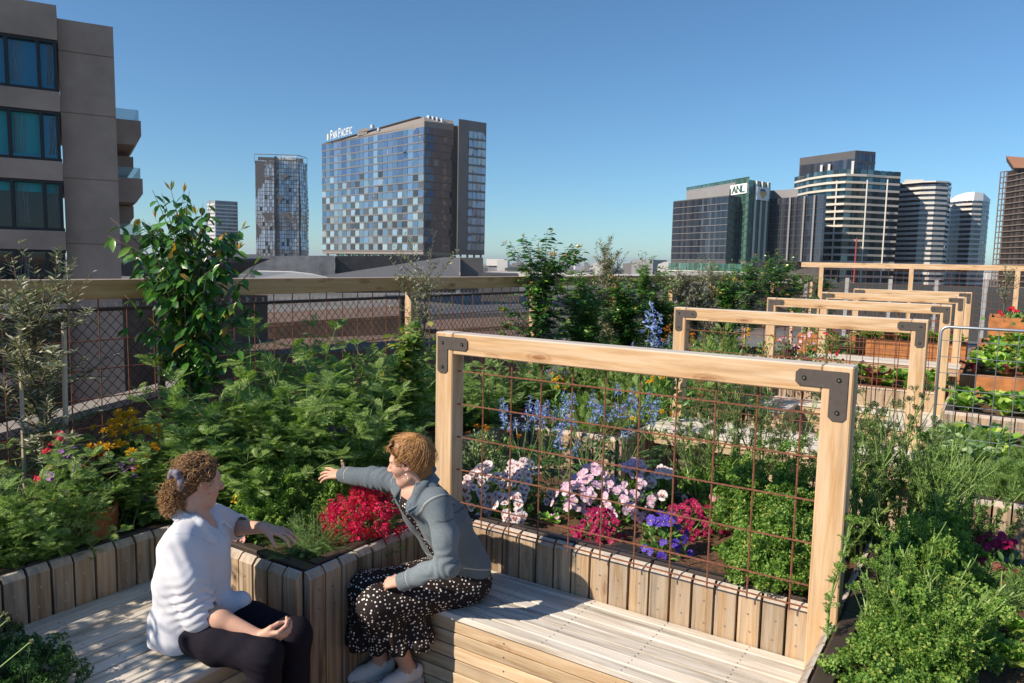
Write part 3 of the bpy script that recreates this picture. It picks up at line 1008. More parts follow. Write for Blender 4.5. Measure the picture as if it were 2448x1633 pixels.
M['teal_glass'] = glassmat('teal_glass', [(0, (0.03, 0.08, 0.10)), (.3, (0.08, 0.16, 0.18)), (.55, (0.04, 0.05, 0.06)), (.8, (0.14, 0.24, 0.26))], metal=0.6, rough=0.07)
M['green_glass'] = glassmat('green_glass', [(0, (0.07, 0.17, 0.14)), (.35, (0.11, 0.23, 0.19)), (.7, (0.06, 0.13, 0.11)), (.88, (0.15, 0.28, 0.24))], metal=0.45, rough=0.12)
M['brown_glass'] = glassmat('brown_glass', [(0, (0.07, 0.055, 0.05)), (.3, (0.13, 0.10, 0.09)), (.6, (0.09, 0.07, 0.065)), (.85, (0.17, 0.14, 0.125))], metal=0.55, rough=0.12)
M['grey_glass'] = glassmat('grey_glass', [(0, (0.34, 0.35, 0.39)), (.3, (0.44, 0.45, 0.49)), (.62, (0.16, 0.14, 0.14)), (.72, (0.50, 0.51, 0.55)), (.88, (0.28, 0.28, 0.31))], metal=0.55, rough=0.25)


def facade(parent, A, B, z0, z1, nfl, ncol, glass, edge, fh=0.16, proud=0.12, tilt=0.02, mull=0.0, shift=False, checker=None):
    """glazed storeys between A and B (XY), left to right as seen; every storey a part"""
    A = np.array([A[0], A[1], 0.0]); B = np.array([B[0], B[1], 0.0])
    t = unit(B - A); Ln = np.linalg.norm(B - A); out = np.array([t[1], -t[0], 0.0]); up = np.array([0, 0, 1.0])
    if out @ (CAM - (A + B) / 2) < 0: out = -out
    h = (z1 - z0) / nfl; w = Ln / ncol
    R = np.stack([t, out, np.cross(t, out)], 1)
    for f in range(nfl):
        za = z0 + f * h + h * fh; zb = z0 + (f + 1) * h
        mb = MB()
        sh = (0.5 * w if (shift and f % 2) else 0)
        for c in range(ncol + (1 if sh else 0)):
            a = max(0.0, c * w - sh) + .04 * w; b = min(Ln, (c + 1) * w - sh) - .04 * w
            if b - a < .1 * w: continue
            tx, tz = RNG.normal(0, tilt, 2)
            P = []
            for (u, v) in ((a, za), (b, za), (b, zb), (a, zb)):
                o = 0.10 + tx * (u - (a + b) / 2) + tz * (v - (za + zb) / 2)
                P.append(A + t * u + out * o + up * v)
            dk_ = 0
            if checker and f < checker[0] and RNG.random() < .9 - .75 * f / checker[0]: dk_ = 1 + (c + f) % 2
            mb.add(P, [(0, 1, 2, 3)], dk_)
        mb.build('storey_glazing', [glass, *checker[1]] if checker else glass, parent)
        mb = MB()
        mb.box(A + t * Ln / 2 + out * (proud / 2) + up * (z0 + f * h + h * fh / 2), (Ln, proud + .25, h * fh), 0, 0, R)
        mb.build('floor_edge', edge, parent)
    if mull:
        for c in range(ncol + 1):
            pass


def fp(*cols):
    return [at_d(px, 600, D)[:2] for px, D in cols]


# --- hotel
hz = lambda py, px, D: float(at_d(px, py, D)[2])
hFL, hFC, hFR = fp((771, 363), (1012, 300), (1081, 307))
hz0, hz1 = hz(601, 1012, 300), hz(300, 1012, 300)
hotel = thing('hotel_building', 'broad glass hotel tower with a taupe roofline and white letters on top', 'building', (*hFC, -16))
def awayof(p):
    d = unit(np.array(p[:2]) - CAM[:2]); c, s = math.cos(.06), math.sin(.06)
    return np.array([c * d[0] - s * d[1], s * d[0] + c * d[1]])


bn = awayof(hFR)
mb = MB(); mb.prism([hFL, hFC, hFR, hFR + bn * 30, hFL + bn * 30], hz0 - 1.2, hz1 + .3); mb.build('wall', M['clad_taupe'], hotel)
facade(hotel, hFL, hFC, hz0, hz1 - .4, 16, 22, M['hotel_glass'], M['clad_edge'], fh=.17, tilt=.03, shift=False, checker=(11, (M['hotel_pale'], M['hotel_dark'])))
facade(hotel, hFC + (hFR - hFC) * .02, hFR, hz0, hz1 - .4, 16, 3, M['dark_glass'], M['clad_dark'], fh=.14, tilt=.05)
# sloping roof parapet, higher to the right
mb = MB()
pl = [np.array([*hFL, hz1 + .3]), np.array([*hFC, hz1 + .3]), np.array([*hFR, hz1 + .3]), np.array([*(hFR), hz(300, 1081, 307)]), np.array([*hFC, hz(293, 1012, 300)]), np.array([*hFL, hz(352, 771, 363)])]
rt = [np.array([*(hFL + bn * 5), hz(345, 771, 363)]), np.array([*(hFC + bn * 5), hz(277, 1003, 303)])]
V = [pl[0] - .0, pl[1], pl[2], pl[5] + [0, 0, .6], pl[4] + [0, 0, .6], pl[3] + [0, 0, .6], *rt, np.array([*(hFR + bn * 5), hz(286, 1081, 310)])]
mb.add(V, [(0, 1, 4, 3), (1, 2, 5, 4), (3, 4, 7, 6), (4, 5, 8, 7)])
mb.build('parapet', M['clad_taupe'], hotel)
pk = [at_d(772, 343, 368), at_d(1000, 278, 306), at_d(1062, 296, 309), at_d(1062, 320, 309), at_d(1000, 320, 306), at_d(772, 380, 368)]
MB().extrude(pk, np.array([*bn, 0]) * 12).build('roof', M['clad_taupe'], hotel)
mb = MB()
for px, py in ((1025, 281), (1035, 283), (1045, 285), (1056, 288), (890, 303), (905, 310)):
    p = at_d(px, py, 306); mb.box(p, (1.2, 1.2, 1.4), 2, 0)
mb.build('roof_plant', M['galv'], hotel)
mb = MB()
for (x0, x1, y0, y1) in ((854, 880, 306, 313), (852, 876, 315, 321), (920, 928, 305, 311), (990, 1008, 291, 296)):
    ps = [at_d(x0, y1 - (x0 - 828) * .0, 338 - (x0 - 828) * .2), at_d(x1, y1 - (x1 - x0) * .2, 338 - (x1 - 828) * .2), at_d(x1, y0 - (x1 - x0) * .2, 338 - (x1 - 828) * .2), at_d(x0, y0, 338 - (x0 - 828) * .2)]
    mb.extrude([q + np.array([*bn, 0]) * 5 for q in ps], -np.array([*bn, 0]) * .6)
mb.build('louvre', M['clad_brown'], hotel)
# dark slab tower at its right end
sA, sB = fp((1093, 296), (1158, 303))
sz0, sz1 = hz(601, 1093, 296), hz(284, 1093, 296)
mb = MB(); sl_ = awayof(sB)
mb.prism([sA, sB, sB + sl_ * 24, sA + sl_ * 30], sz0 - 1, sz1); mb.build('wall', M['clad_brown'], hotel)
sw = sA + (sB - sA) * .36
facade(hotel, sw, sA + (sB - sA) * .985, sz0, sz1 - 4, 14, 4, M['grey_glass'], M['clad_brown'], fh=.22, tilt=.06)
mb = MB()      # recessed link between the two
lkA, lkB = fp((1079, 309), (1094, 309)); mb.prism([lkA, lkB, lkB + bn * 20, lkA + bn * 20], hz0 - 1, hz1 + 2); mb.build('link', M['clad_dark'], hotel)
mb = MB()
for k in range(9):
    p = hFL + (hFC - hFL) * (k + .5) / 9 + bn * 2; mb.box((*p, hz0 - 4), (.8, .8, 8), 2, 0)
for k in range(4):
    p = sA + (sB - sA) * (k + .5) / 4 + sl_ * 2; mb.box((*p, sz0 - 4), (.6, .6, 8), 2, 0)
mb.build('column', M['clad_taupe'], hotel)
facade(hotel, hFL + (hFC - hFL) * .18 + bn * 1.5, hFR + bn * 1.5, hz0 - 5.5, hz0 - 1.3, 1, 16, M['green_glass'], M['clad_dark'], fh=.1)
# roof letters
o = at_d(797, 333, 355); o2 = at_d(848, 319.5, 342)
ux = unit((o2 - o) * [1, 1, 0]); slope = np.array([0, 0, (o2 - o)[2] / np.linalg.norm((o2 - o)[:2])]); uxx = ux + slope * .98
outv = np.array([ux[1], -ux[0], 0]); outv = outv if outv @ (CAM - o) > 0 else -outv
mb = MB(); Hc = 3.4
o = o + outv * 1.2
Wt = letters(MB(), 'PAN PACIFIC', (0, 0, 0), ux, (0, 0, 1), outv, Hc, serif=True, small=.8)
k = np.linalg.norm((o2 - o)[:2]) / Wt
letters(mb, 'PAN PACIFIC', o, uxx * k * 1.02, (0, 0, 1.0), outv, Hc, w=.15, serif=True, small=.8)
mb.build('sign_lettering', M['sign_white'], hotel)
e0 = at_d(786.5, 337, 356); e1 = at_d(793.5, 321, 355)
mb = MB(); cx = (e0 + e1) / 2 + outv * 1.2; hw = np.linalg.norm((e1 - e0)[:2]) / 2; hh = abs(e1[2] - e0[2]) / 2
mb.extrude([cx + ux * hw * .62 * math.copysign(abs(math.cos(a)) ** .5, math.cos(a)) + np.array([0, 0, 1]) * hh * math.copysign(abs(math.sin(a)) ** .6, math.sin(a)) for a in np.arange(16) / 16 * 6.283], outv * .3)
mb.build('sign_emblem', simple('emblem_cream', (0.85, 0.66, 0.42), .5), hotel)

# --- twisted dark tower to the left of it
ac = thing('tower_building', 'slim dark faceted tower with two facades split by a black seam', 'building', (*fp((672, 460))[0], -16))
D = 460
tz0, tz1 = hz(625, 672, D), hz(385, 672, D)
wob = [(0, 0), (.12, .7), (.3, .2), (.48, .9), (.66, .4), (.8, .1), (1, 0)]
def acw(u): return np.interp(u, [w[0] for w in wob], [w[1] for w in wob])
aL, aM, aR, aE = fp((613, D + 3), (660, D), (716, D - 2), (735, D + 7))
nfl = 26
bn = awayof(aE)
mb = MB(); mb.prism([aL * .998 + CAM[:2] * .002, aM, aR, aE, aE + bn * 22, aL + bn * 22], -16, tz1 - .5); mb.build('wall', M['clad_dark'], ac)
for f in range(nfl):
    u0, u1 = f / nfl, (f + 1) / nfl
    za, zb = tz0 + (tz1 - tz0) * u0, tz0 + (tz1 - tz0) * u1
    mb = MB()
    for (A, B, nc) in ((aL, aM - (aM - aL) * .04, 8), (aM + (aR - aM) * .05, aR, 9), (aR, aE, 4)):
        A3 = np.array([*A, 0.]); B3 = np.array([*B, 0.]); t3 = unit(B3 - A3); o3 = np.array([t3[1], -t3[0], 0]); o3 = o3 if o3 @ (CAM - A3) > 0 else -o3
        for c in range(nc):
            if RNG.random() < .03: continue
            P = []
            for (cc_, zz, uu) in ((c + .08, za + .25, u0), (c + .94, za + .25, u0), (c + .94, zb, u1), (c + .08, zb, u1)):
                P.append(A3 + (B3 - A3) * cc_ / nc + o3 * (0.3 + acw(uu) + RNG.uniform(0, .18)) + np.array([0, 0, zz]))
            mb.add(P, [(0, 1, 2, 3)])
    mb.build('storey_glazing', M['grey_glass'], ac)
# dark chevron panels folded into the glazing
mb = MB()
def chev(px0, py0, px1, py1, px2, py2, d):
    mb.extrude([at_d(px0, py0, d), at_d(px1, py1, d), at_d(px2, py2, d)], np.array([*bn, 0]) * .3)
for tri in ((640, 385, 658, 385, 652, 396), (620, 428, 658, 418, 650, 430), (668, 418, 694, 418, 676, 429), (624, 508, 656, 508, 640, 532), (668, 508, 690, 508, 704, 532), (665, 470, 678, 470, 666, 488)):
    chev(*tri, D - 4.5)
mb.build('dark_panel', M['clad_brown'], ac)
mb = MB(); p = (aM + aM * 0); mb.prism([aM + (aL - aM) * .03, aM + (aR - aM) * .05, aM + (aR - aM) * .05 + (CAM[:2] - aM) * .008, aM + (aL - aM) * .03 + (CAM[:2] - aM) * .008], -16, tz1 + 2); mb.build('seam', M['frame_black'], ac)
crA, crB, crC = fp((620, D + 4), (727, D), (727, D + 12))
mb = MB(); mb.prism([crA, crB, crC + bn * 6, crA + bn * 16], tz1 - .5, hz(376, 672, D)); mb.build('crown', M['clad_dark'], ac)
mb = MB()
fA, fB, fC = [np.array([*c, hz(371, 672, D)]) for c in fp((612, D + 2), (715, D - 4), (736, D + 8))]
mb.tube([fA, fB], .25, 4); mb.tube([fB, fC], .25, 4)
for p in (fA, (fA + fB) / 2, fB, fC): mb.tube([p, p - [0, 0, 5]], .2, 4)
mb.build('roof_rail', M['galv'], ac)
o = np.array([*fp((669, D - 3))[0], hz(383, 672, D)]); ux = unit(np.array([*(crB - crA), 0])); outv = np.array([ux[1], -ux[0], 0]); outv = outv if outv @ (CAM - o) > 0 else -outv
mb = MB(); Wt = letters(MB(), 'AC BY MARRIOTT', (0, 0, 0), ux, (0, 0, 1), outv, 2.0); wid = np.linalg.norm(fp((711, D))[0] - fp((669, D))[0])
letters(mb, 'AC BY MARRIOTT', o + outv * .5, ux * wid / Wt, (0, 0, 1), outv, 2.0, w=.24); mb.build('sign_lettering', M['sign_white'], ac)

# --- small striped tower behind the leafy tree
st = thing('tower_building', 'distant pale tower with dark balconies behind the tall leafy tree', 'building', (*fp((535, 640))[0], -16))
D = 640
kA, kB, kC = fp((499, D + 8), (517, D), (570, D + 4))
z0, z1 = hz(640, 535, D), hz(480, 535, D)
bn = awayof(kC)
mb = MB(); mb.prism([kA, kB, kC, kC + bn * 20, kA + bn * 20], -16, z1); mb.build('wall', M['clad_grey'], st)
facade(st, kB, kC, z0, z1 - 1, 18, 9, M['dark_glass'], M['slab_white'], fh=.30, proud=.5)
facade(st, kA, kB, z0, z1 - 1, 18, 3, M['grey_glass'], M['slab_white'], fh=.5, proud=.5)

# --- sign tower on the right
an = thing('office_building', 'dark glass office block with a green corner tower and two white signs', 'building', (*fp((1770, 250))[0], -16))
D = 250
a1, a2, a3 = fp((1605, 272), (1736, 250), (1768, 256))
zb = hz(622, 1736, 250)
bn = awayof(fp((1968, 250))[0])
zA = hz(467, 1736, 250)
mb = MB(); mb.prism([a1, a2, a3, a3 + bn * 30, a1 + bn * 30], -16, zA); mb.build('wall', M['clad_dark'], an)
facade(an, a1, a2, zb, zA - .3, 9, 22, M['dark_glass'], M['clad_grey'], fh=.06, proud=.15, tilt=.012)
facade(an, a2, a3, zb, zA - .3, 9, 6, M['dark_glass'], M['clad_dark'], fh=.06, proud=.1, tilt=.012)
g1, g2, g3 = fp((1635, 285), (1783, 252), (1833, 262))
zG = hz(430, 1783, 252)
mb = MB(); mb.prism([g1, g2, g3, g3 + bn * 26, g1 + bn * 26], -16, zG); mb.build('core', M['clad_grey'], an)
gk = g1 + (g2 - g1) * .80
facade(an, gk, g2, zb, zA, 9, 5, M['green_glass'], M['green_glass'], fh=.28, proud=.1)
facade(an, g1, g2, zA + 6.0, zG, 1, 40, M['green_glass'], M['sign_green'], fh=.1)
facade(an, gk, g2, zA, zA + 6.0, 3, 5, M['green_glass'], M['sign_green'], fh=.1)
facade(an, g2, g3, zb, zG, 12, 6, M['green_glass'], M['sign_green'], fh=.05, tilt=.02)
mb = MB()
t3 = unit(np.array([*(g3 - g2), 0])); o3 = np.array([t3[1], -t3[0], 0]); o3 = o3 if o3 @ (CAM - np.array([*g2, 0])) > 0 else -o3
for u in (.28, .55, .82):
    p = g2 + (g3 - g2) * u; mb.box((*(p + o3[:2] * .4), (zb + zG) / 2), (.55, .55, zG - zb), 2, 0)
mb.build('mullion', M['slab_white'], an)
# signs
def signboard(name, c0, c1, z0, z1, off):
    t = unit(np.array([*(c1 - c0), 0])); o = np.array([t[1], -t[0], 0]); o = o if o @ (CAM - np.array([*c0, 0])) > 0 else -o
    a = np.array([*c0, 0]) + o * off; b = np.array([*c1, 0]) + o * off; up = np.array([0, 0, 1.])
    ob = MB().extrude([a + up * z0, b + up * z0, b + up * z1, a + up * z1], -o * .3).build(name, M['sign_white'], an)
    return ob, a, t, o, np.linalg.norm(b - a)
s0 = g1 + (g2 - g1) * .745; s1 = g1 + (g2 - g1) * .985
zs0, zs1 = hz(463, 1760, 254), hz(439, 1760, 254)
ob, a, t, o, Wd = signboard('sign', s0, s1, zs0, zs1, .5)
mb = MB(); Wl = letters(MB(), 'ANL', (0, 0, 0), t, (0, 0, 1), o, 1.0, serif=True, gap=.2)
Hh = (zs1 - zs0) * .62
letters(mb, 'ANL', a + t * Wd * .17 + np.array([0, 0, zs0 + (zs1 - zs0) * .19]) + o * .05, t * (Wd * .78 / (Wl * Hh)), (0, 0, 1), o, Hh, w=.15, serif=True, gap=.2)
mb.build('sign_lettering', M['sign_green'], ob)
s0 = g2 + (g3 - g2) * .26; s1 = g2 + (g3 - g2) * .84
zs0, zs1 = hz(479, 1812, 257), hz(448, 1812, 257)
ob, a, t, o, Wd = signboard('sign', s0, s1, zs0, zs1, .9)
mb = MB(); Hs = zs1 - zs0; up = np.array([0, 0, 1.])
P = [a + t * Wd * u + up * (zs0 + Hs * v) + o * .05 for u, v in ((.22, .62), (.78, .62), (.80, .52), (.5, .10), (.20, .52))]
mb.extrude(P, o * .12); mb.build('sign_emblem', M['sign_gold'], ob)
mb = MB(); Hh = Hs * .17
letters(mb, 'ANL', a + t * Wd * .27 + up * (zs0 + Hs * .67) + o * .05, t * (Wd * .48 / (Wl * Hh)), up, o, Hh, w=.3, gap=.2); mb.build('sign_lettering', M['sign_green'], ob)
r1, r2, r3 = fp((1833, 264), (1899, 262), (1968, 250))
zR = hz(474, 1899, 262)
mb = MB(); mb.prism([r1, r2, r3, r3 + bn * 30, r1 + bn * 30], -16, zR); mb.build('wall', M['clad_dark'], an)
facade(an, r1, r3, zb, zR, 10, 26, M['dark_glass'], M['clad_dark'], fh=.06, proud=.12, tilt=.012)
mb = MB()
for u in (.38, .63, .80):
    p = r1 + (r3 - r1) * u + (CAM[:2] - r1) * .003; mb.box((*p, (zb + zR) / 2), (.5, .5, zR - zb), 2, 0)
mb.build('mullion', M['clad_grey'], an)
q1, q2 = fp((1834, 275), (1899, 270)); mb = MB(); mb.prism([q1, q2, q2 + bn * 20, q1 + bn * 20], zR - 1, hz(452, 1860, 270)); mb.build('roof_plant', M['clad_grey'], an)
p1_, p2_ = fp((1640, 279), (1737, 259)); mb = MB(); mb.prism([p1_, p2_, p2_ + bn * 10, p1_ + bn * 10], zA - 1, hz(456, 1690, 268)); mb.build('roof_plant', M['clad_grey'], an)
mb = MB()
e1_, e2_ = fp((1600, 262), (1800, 238)); mb.prism([e1_, e2_, e2_ + bn * 8, e1_ + bn * 8], -16, hz(632, 1700, 250)); mb.build('podium', M['clad_grey'], an)
facade(an, e1_, e2_, hz(650, 1700, 250), hz(630, 1700, 250), 1, 30, M['green_glass'], M['slab_white'], fh=.1)


# --- towers ringed with pale balcony slabs
def slab_tower(label, cols, z0, z1, nfl, glass, slabm, over=1.2, thick=.55, back=24, name='apartment_tower'):
    pts = [np.array(c) for c in fp(*cols)]
    base = pts[len(pts) // 2]
    t = thing(name, label, 'building', (*base, -16))
    away = awayof(pts[-1])
    ring = pts + [pts[-1] + away * back, pts[0] + away * back]
    MB().prism(ring, -16, z1 - .2).build('core', M['clad_dark'], t)
    h = (z1 - z0) / nfl
    for f in range(nfl):
        za = z0 + f * h
        mb = MB()
        for A, B in zip(pts[:-1], pts[1:]):
            n = max(2, int(np.linalg.norm(B - A) / 2.2))
            tt = unit(np.array([*(B - A), 0])); oo = np.array([tt[1], -tt[0], 0]); oo = oo if oo @ (CAM - np.array([*A, 0])) > 0 else -oo
            for c in range(n):
                a = np.array([*(A + (B - A) * (c + .05) / n), 0]); b = np.array([*(A + (B - A) * (c + .95) / n), 0])
                k1, k2 = RNG.normal(0, .04, 2)
                mb.add([a + oo * (.15 + k1) + [0, 0, za + thick], b + oo * (.15 + k2) + [0, 0, za + thick], b + oo * (.15 + k2) + [0, 0, za + h - .05], a + oo * (.15 + k1) + [0, 0, za + h - .05]], [(0, 1, 2, 3)])
        mb.build('storey_glazing', glass, t)
        mb = MB()
        j = RNG.uniform(.85, 1.15)
        outer = []
        for i, p in enumerate(pts):
            d = unit(np.array([*(CAM[:2] - p), 0]))[:2]; outer.append(p + d * over * j)
        mb.prism(outer + [pts[-1] + away * back * .6, pts[0] + away * back * .6], za, za + thick)
        mb.build('balcony_slab', slabm, t)
    return t, pts, away


z0, z1 = hz(760, 2000, 300), hz(412, 2020, 300)
t, pts, away = slab_tower('curved tower with cream balcony bands and a black box on its roof', [(1890, 312), (1925, 300), (1965, 293), (2010, 290), (2060, 294), (2105, 300), (2140, 304)], z0, z1, 21, M['teal_glass'], M['slab_cream'], over=1.8, thick=.75)
b1_, b2_, b3_ = fp((1899, 306), (2029, 291), (2077, 297))
zz0, zz1 = hz(414, 2029, 291), hz(360, 2029, 291)
mb = MB(); mb.prism([b1_, b2_, b3_, b3_ + away * 16, b1_ + away * 18], zz0, zz1); mb.build('roof_box', M['clad_dark'], t)
facade(t, b1_ + (b2_ - b1_) * .02, b2_, zz0 + .4, zz0 + 5.0, 1, 15, M['dark_glass'], M['clad_dark'], fh=.1); facade(t, b2_, b3_, zz0 + .4, zz1 - 1, 2, 6, M['dark_glass'], M['clad_dark'], fh=.2)
mb = MB()
for u in (.42, .56, .97): p = b1_ + (b2_ - b1_) * u + (CAM[:2] - b1_) * .004; mb.box((*p, zz0 + 1.8), (.8, .8, 4.4), 2, 0)
for px in (1990, 2062, 2110): p = fp((px, 290))[0]; mb.box((*p, (z0 + z1) / 2 - 2), (.4, .4, z1 - z0 - 4), 2, 0)
mb.build('column', M['slab_white'], t)
z0, z1 = hz(760, 2200, 325), hz(446, 2200, 325)
t, pts, away = slab_tower('tower of tightly stacked white balcony slabs right of the curved one', [(2112, 325), (2150, 322), (2190, 318), (2225, 318), (2254, 322), (2262, 330)], z0, z1, 27, M['dark_glass'], M['slab_white'], over=2.2, thick=.9)
mb = MB(); c1, c2 = fp((2150, 330), (2196, 332)); mb.prism([c1, c2, c2 + away * 9, c1 + away * 9], z1, hz(429, 2170, 330)); mb.build('roof_plant', M['slab_white'], t)
q = [np.array([*p, z1]) for p in pts]; mb = MB(); facade(t, pts[0], pts[-2], z1, hz(440, 2200, 325), 1, 12, M['dark_glass'], M['slab_white'], fh=.1)
mb = MB(); mb.prism([*pts, pts[-1] + away * 14, pts[0] + away * 14], hz(441, 2200, 325), hz(437.5, 2200, 325)); mb.build('roof', M['slab_white'], t)
z0, z1 = hz(760, 2310, 360), hz(482, 2310, 360)
rc = [(2252, 366), (2268, 360), (2290, 356), (2315, 354), (2338, 357), (2356, 364)]
t, pts, away = slab_tower('round ended tower with white balconies and a curved white roof', rc, z0, z1, 24, M['dark_glass'], M['slab_white'], over=1.5, thick=.85)
mb = MB()
rp = [np.array(p) for p in fp((2258, 366), (2275, 360), (2295, 357), (2318, 355), (2340, 358), (2357, 364))]
tops = [hz(y, x, 358) for x, y in ((2262, 476), (2278, 467), (2298, 462), (2320, 460.5), (2342, 462), (2358, 474))]
n = len(rp); back = [p + away * 16 for p in rp]
V = [(*p, z1 - .5) for p in rp] + [(*p, zt) for p, zt in zip(rp, tops)] + [(*p, zt) for p, zt in zip(back, tops)] + [(*p, z1 - .5) for p in back]
F = []
for i in range(n - 1):
    F += [(i, i + 1, n + i + 1, n + i), (n + i, n + i + 1, 2 * n + i + 1, 2 * n + i), (2 * n + i, 2 * n + i + 1, 3 * n + i + 1, 3 * n + i)]
F += [(0, n, 2 * n, 3 * n), (n - 1, 4 * n - 1, 3 * n - 1, 2 * n - 1)]
mb.add(V, F); mb.build('roof', M['sign_white'], t, smooth=False)
# --- dark tower at the right edge
dk = thing('office_tower', 'brown gridded tower with a rust coloured wedge roof at the right edge', 'building', (*fp((2440, 270))[0], -16))
d1, d2, d3 = fp((2390, 282), (2500, 262), (2600, 275))
z0, z1 = hz(700, 2400, 275), hz(404, 2400, 275)
bn = awayof(d3)
MB().prism([d1, d2, d3, d3 + bn * 20, d1 + bn * 25], -16, z1).build('wall', M['clad_dark'], dk)
facade(dk, d1, d2, z0, z1, 22, 18, M['brown_glass'], M['clad_brown'], fh=.16, proud=.4)
mb = MB()
f1, f2 = fp((2376, 283), (2392, 281))
for f in range(23):
    z = z0 + (z1 - z0) * f / 22; mb.tube([(*f1, z), (*f2, z)], .16, 4)
for u in (0, .5, 1): p = f1 + (f2 - f1) * u; mb.tube([(*p, z0), (*p, z1)], .18, 4)
mb.build('screen', M['clad_brown'], dk)
w = [at_d(2405, 373, 276), at_d(2520, 382, 262), at_d(2520, 402, 262), at_d(2424, 401, 274)]
MB().extrude(w, np.array([*bn, 0]) * 14).build('roof', simple('roof_rust', (0.34, 0.17, 0.11), .7), dk)

# ------------------------------------------------------------------ low roofs in the middle distance
def wedge(name, label, pts, D, depth, mat, cat='building', D2=None):
    """solid block whose front outline is given by sight lines at distance D"""
    ps = [at_d(px, py, (D if D2 is None else D + (D2 - D) * (px - pts[0][0]) / (pts[1][0] - pts[0][0] + 1e-9))) for px, py in pts]
    c = np.mean(ps, axis=0); aw = unit((c - CAM) * [1, 1, 0])
    o = MB().extrude(ps, aw * depth).build(name, mat)
    return tag(o, label, cat)


M['mesh_clad'] = simple('mesh_cladding', (0.30, 0.28, 0.265), .5, metal=.3, noise=.35, nscale=.35)
M['panel_black'] = simple('panel_black', (0.035, 0.03, 0.032), .25, noise=.5, nscale=.4)
M['ramp_grey'] = simple('ramp_grey', (0.22, 0.215, 0.225), .6, noise=.08, nscale=.1)
wedge('exhibition_hall', 'low hall clad in pale metal mesh below the slim dark tower', [(600, 700), (800, 700), (800, 611), (628, 612), (596, 634)], 215, 40, M['mesh_clad'])
wedge('exhibition_hall', 'black panelled hall front running below the hotel', [(801, 700), (1090, 700), (1090, 611), (801, 612)], 222, 30, M['panel_black'])
wedge('ramp_building', 'grey panelled wedge rising to the right below the hotel', [(735, 665), (1099, 665), (1099, 616), (1064, 615), (905, 640)], 190, 14, M['ramp_grey'])
wedge('plant_building', 'dark plain block at the foot of the hotel slab', [(1100, 700), (1155, 700), (1155, 616), (1100, 616)], 192, 20, M['clad_dark'])
wedge('roof_building', 'broad flat roof with a black wedge shaped eave behind the tall leafy tree', [(288, 660), (560, 665), (596, 640), (646, 619), (290, 623)], 92, 30, M['panel_black'])
wedge('roof_building', 'thin grey roof plane above the black wedge shaped eave', [(288, 622.5), (646, 618.5), (612, 608), (290, 606)], 93.5, 25, M['clad_grey'])
wedge('low_building', 'white flat roof strip behind the fence rail below the metal hall', [(610, 666), (790, 666), (752, 657), (700, 651), (610, 649)], 150, 12, M['slab_white'])
wedge('low_building', 'long white flat roof across the middle distance behind the leafy trees', [(1158, 662), (2000, 680), (2000, 668), (1158, 650)], 260, 20, M['slab_white'])
wedge('low_building', 'dark office strip under a pale roof left of the bushy trees', [(1150, 720), (1240, 722), (1240, 655), (1150, 653)], 180, 20, M['clad_dark'])
wedge('white_hall', 'small white cube building on the skyline right of the hotel', [(1417, 660), (1449, 660), (1449, 629), (1433, 624), (1418, 630)], 700, 60, M['slab_white'])
wedge('white_hall', 'white arched stand on the skyline left of the office block', [(1571, 650), (1604, 650), (1604, 627), (1588, 626), (1573, 632)], 600, 60, M['slab_white'])
for (px, py, w, D, lab) in ((1237, 628, 26, 1500, 'pale flat block on the skyline nearest the hotel'), (1402, 627, 10, 1600, 'small pale tower on the skyline left of the white cube'), (1500, 629, 22, 1200, 'pale block with a stepped top on the skyline'), (1560, 634, 8, 1300, 'narrow grey block on the skyline left of the arched stand')):
    wedge('skyline_building', lab, [(px - w / 2, 655), (px + w / 2, 655), (px + w / 2, py), (px - w / 2, py + 1)], D, 60, M['clad_taupe'])
# countless far suburb roofs
mb = MB()
for i in range(700):
    px = RNG.uniform(1130, 2448) if i % 3 else RNG.uniform(560, 1170); D = RNG.uniform(900, 4200)
    p = at_d(px, 640, D); h = RNG.uniform(4, 13) + (RNG.random() < .06) * 14
    a = RNG.uniform(0, 3.14); mb.box((p[0], p[1], -16 + h / 2), (RNG.uniform(12, 50), RNG.uniform(12, 40), h), 0, 0, rotm(0, 0, a), int(RNG.integers(0, 4)))
o = mb.build('distant_suburb', [M['slab_white'], M['clad_taupe'], simple('far_green', (0.06, 0.08, 0.05), .9), M['clad_grey']])
tag(o, 'pale low roofs of the far suburbs along the horizon', 'buildings', kind='stuff')
nbld = thing('brick_building', 'dark brown building with two window strips behind the chain link fence', 'building', (*fp((450, 30))[0], -16))
ps = [at_d(px, py, D) for px, py, D in ((270, 1100, 27), (640, 1050, 33), (640, 706, 33), (270, 700, 27))]
aw_ = unit((ps[0] - CAM) * [1, 1, 0]); MB().extrude(ps, aw_ * 3.5).build('wall', M['yard_brown'], nbld)
for (y0_, y1_) in ((742, 808), (865, 925)):
    for k in range(5):
        u0, u1 = .12 + k * .18, .27 + k * .18
        q = [ps[0] + (ps[1] - ps[0]) * u for u in (u0, u1)]
        za, zb_ = [float(at_d(400, y, 29)[2]) for y in (y1_, y0_)]
        MB().extrude([(q[0][0], q[0][1], za), (q[1][0], q[1][1], za), (q[1][0], q[1][1], zb_), (q[0][0], q[0][1], zb_)], -aw_ * .05).build('window', M['dark_glass'], nbld)
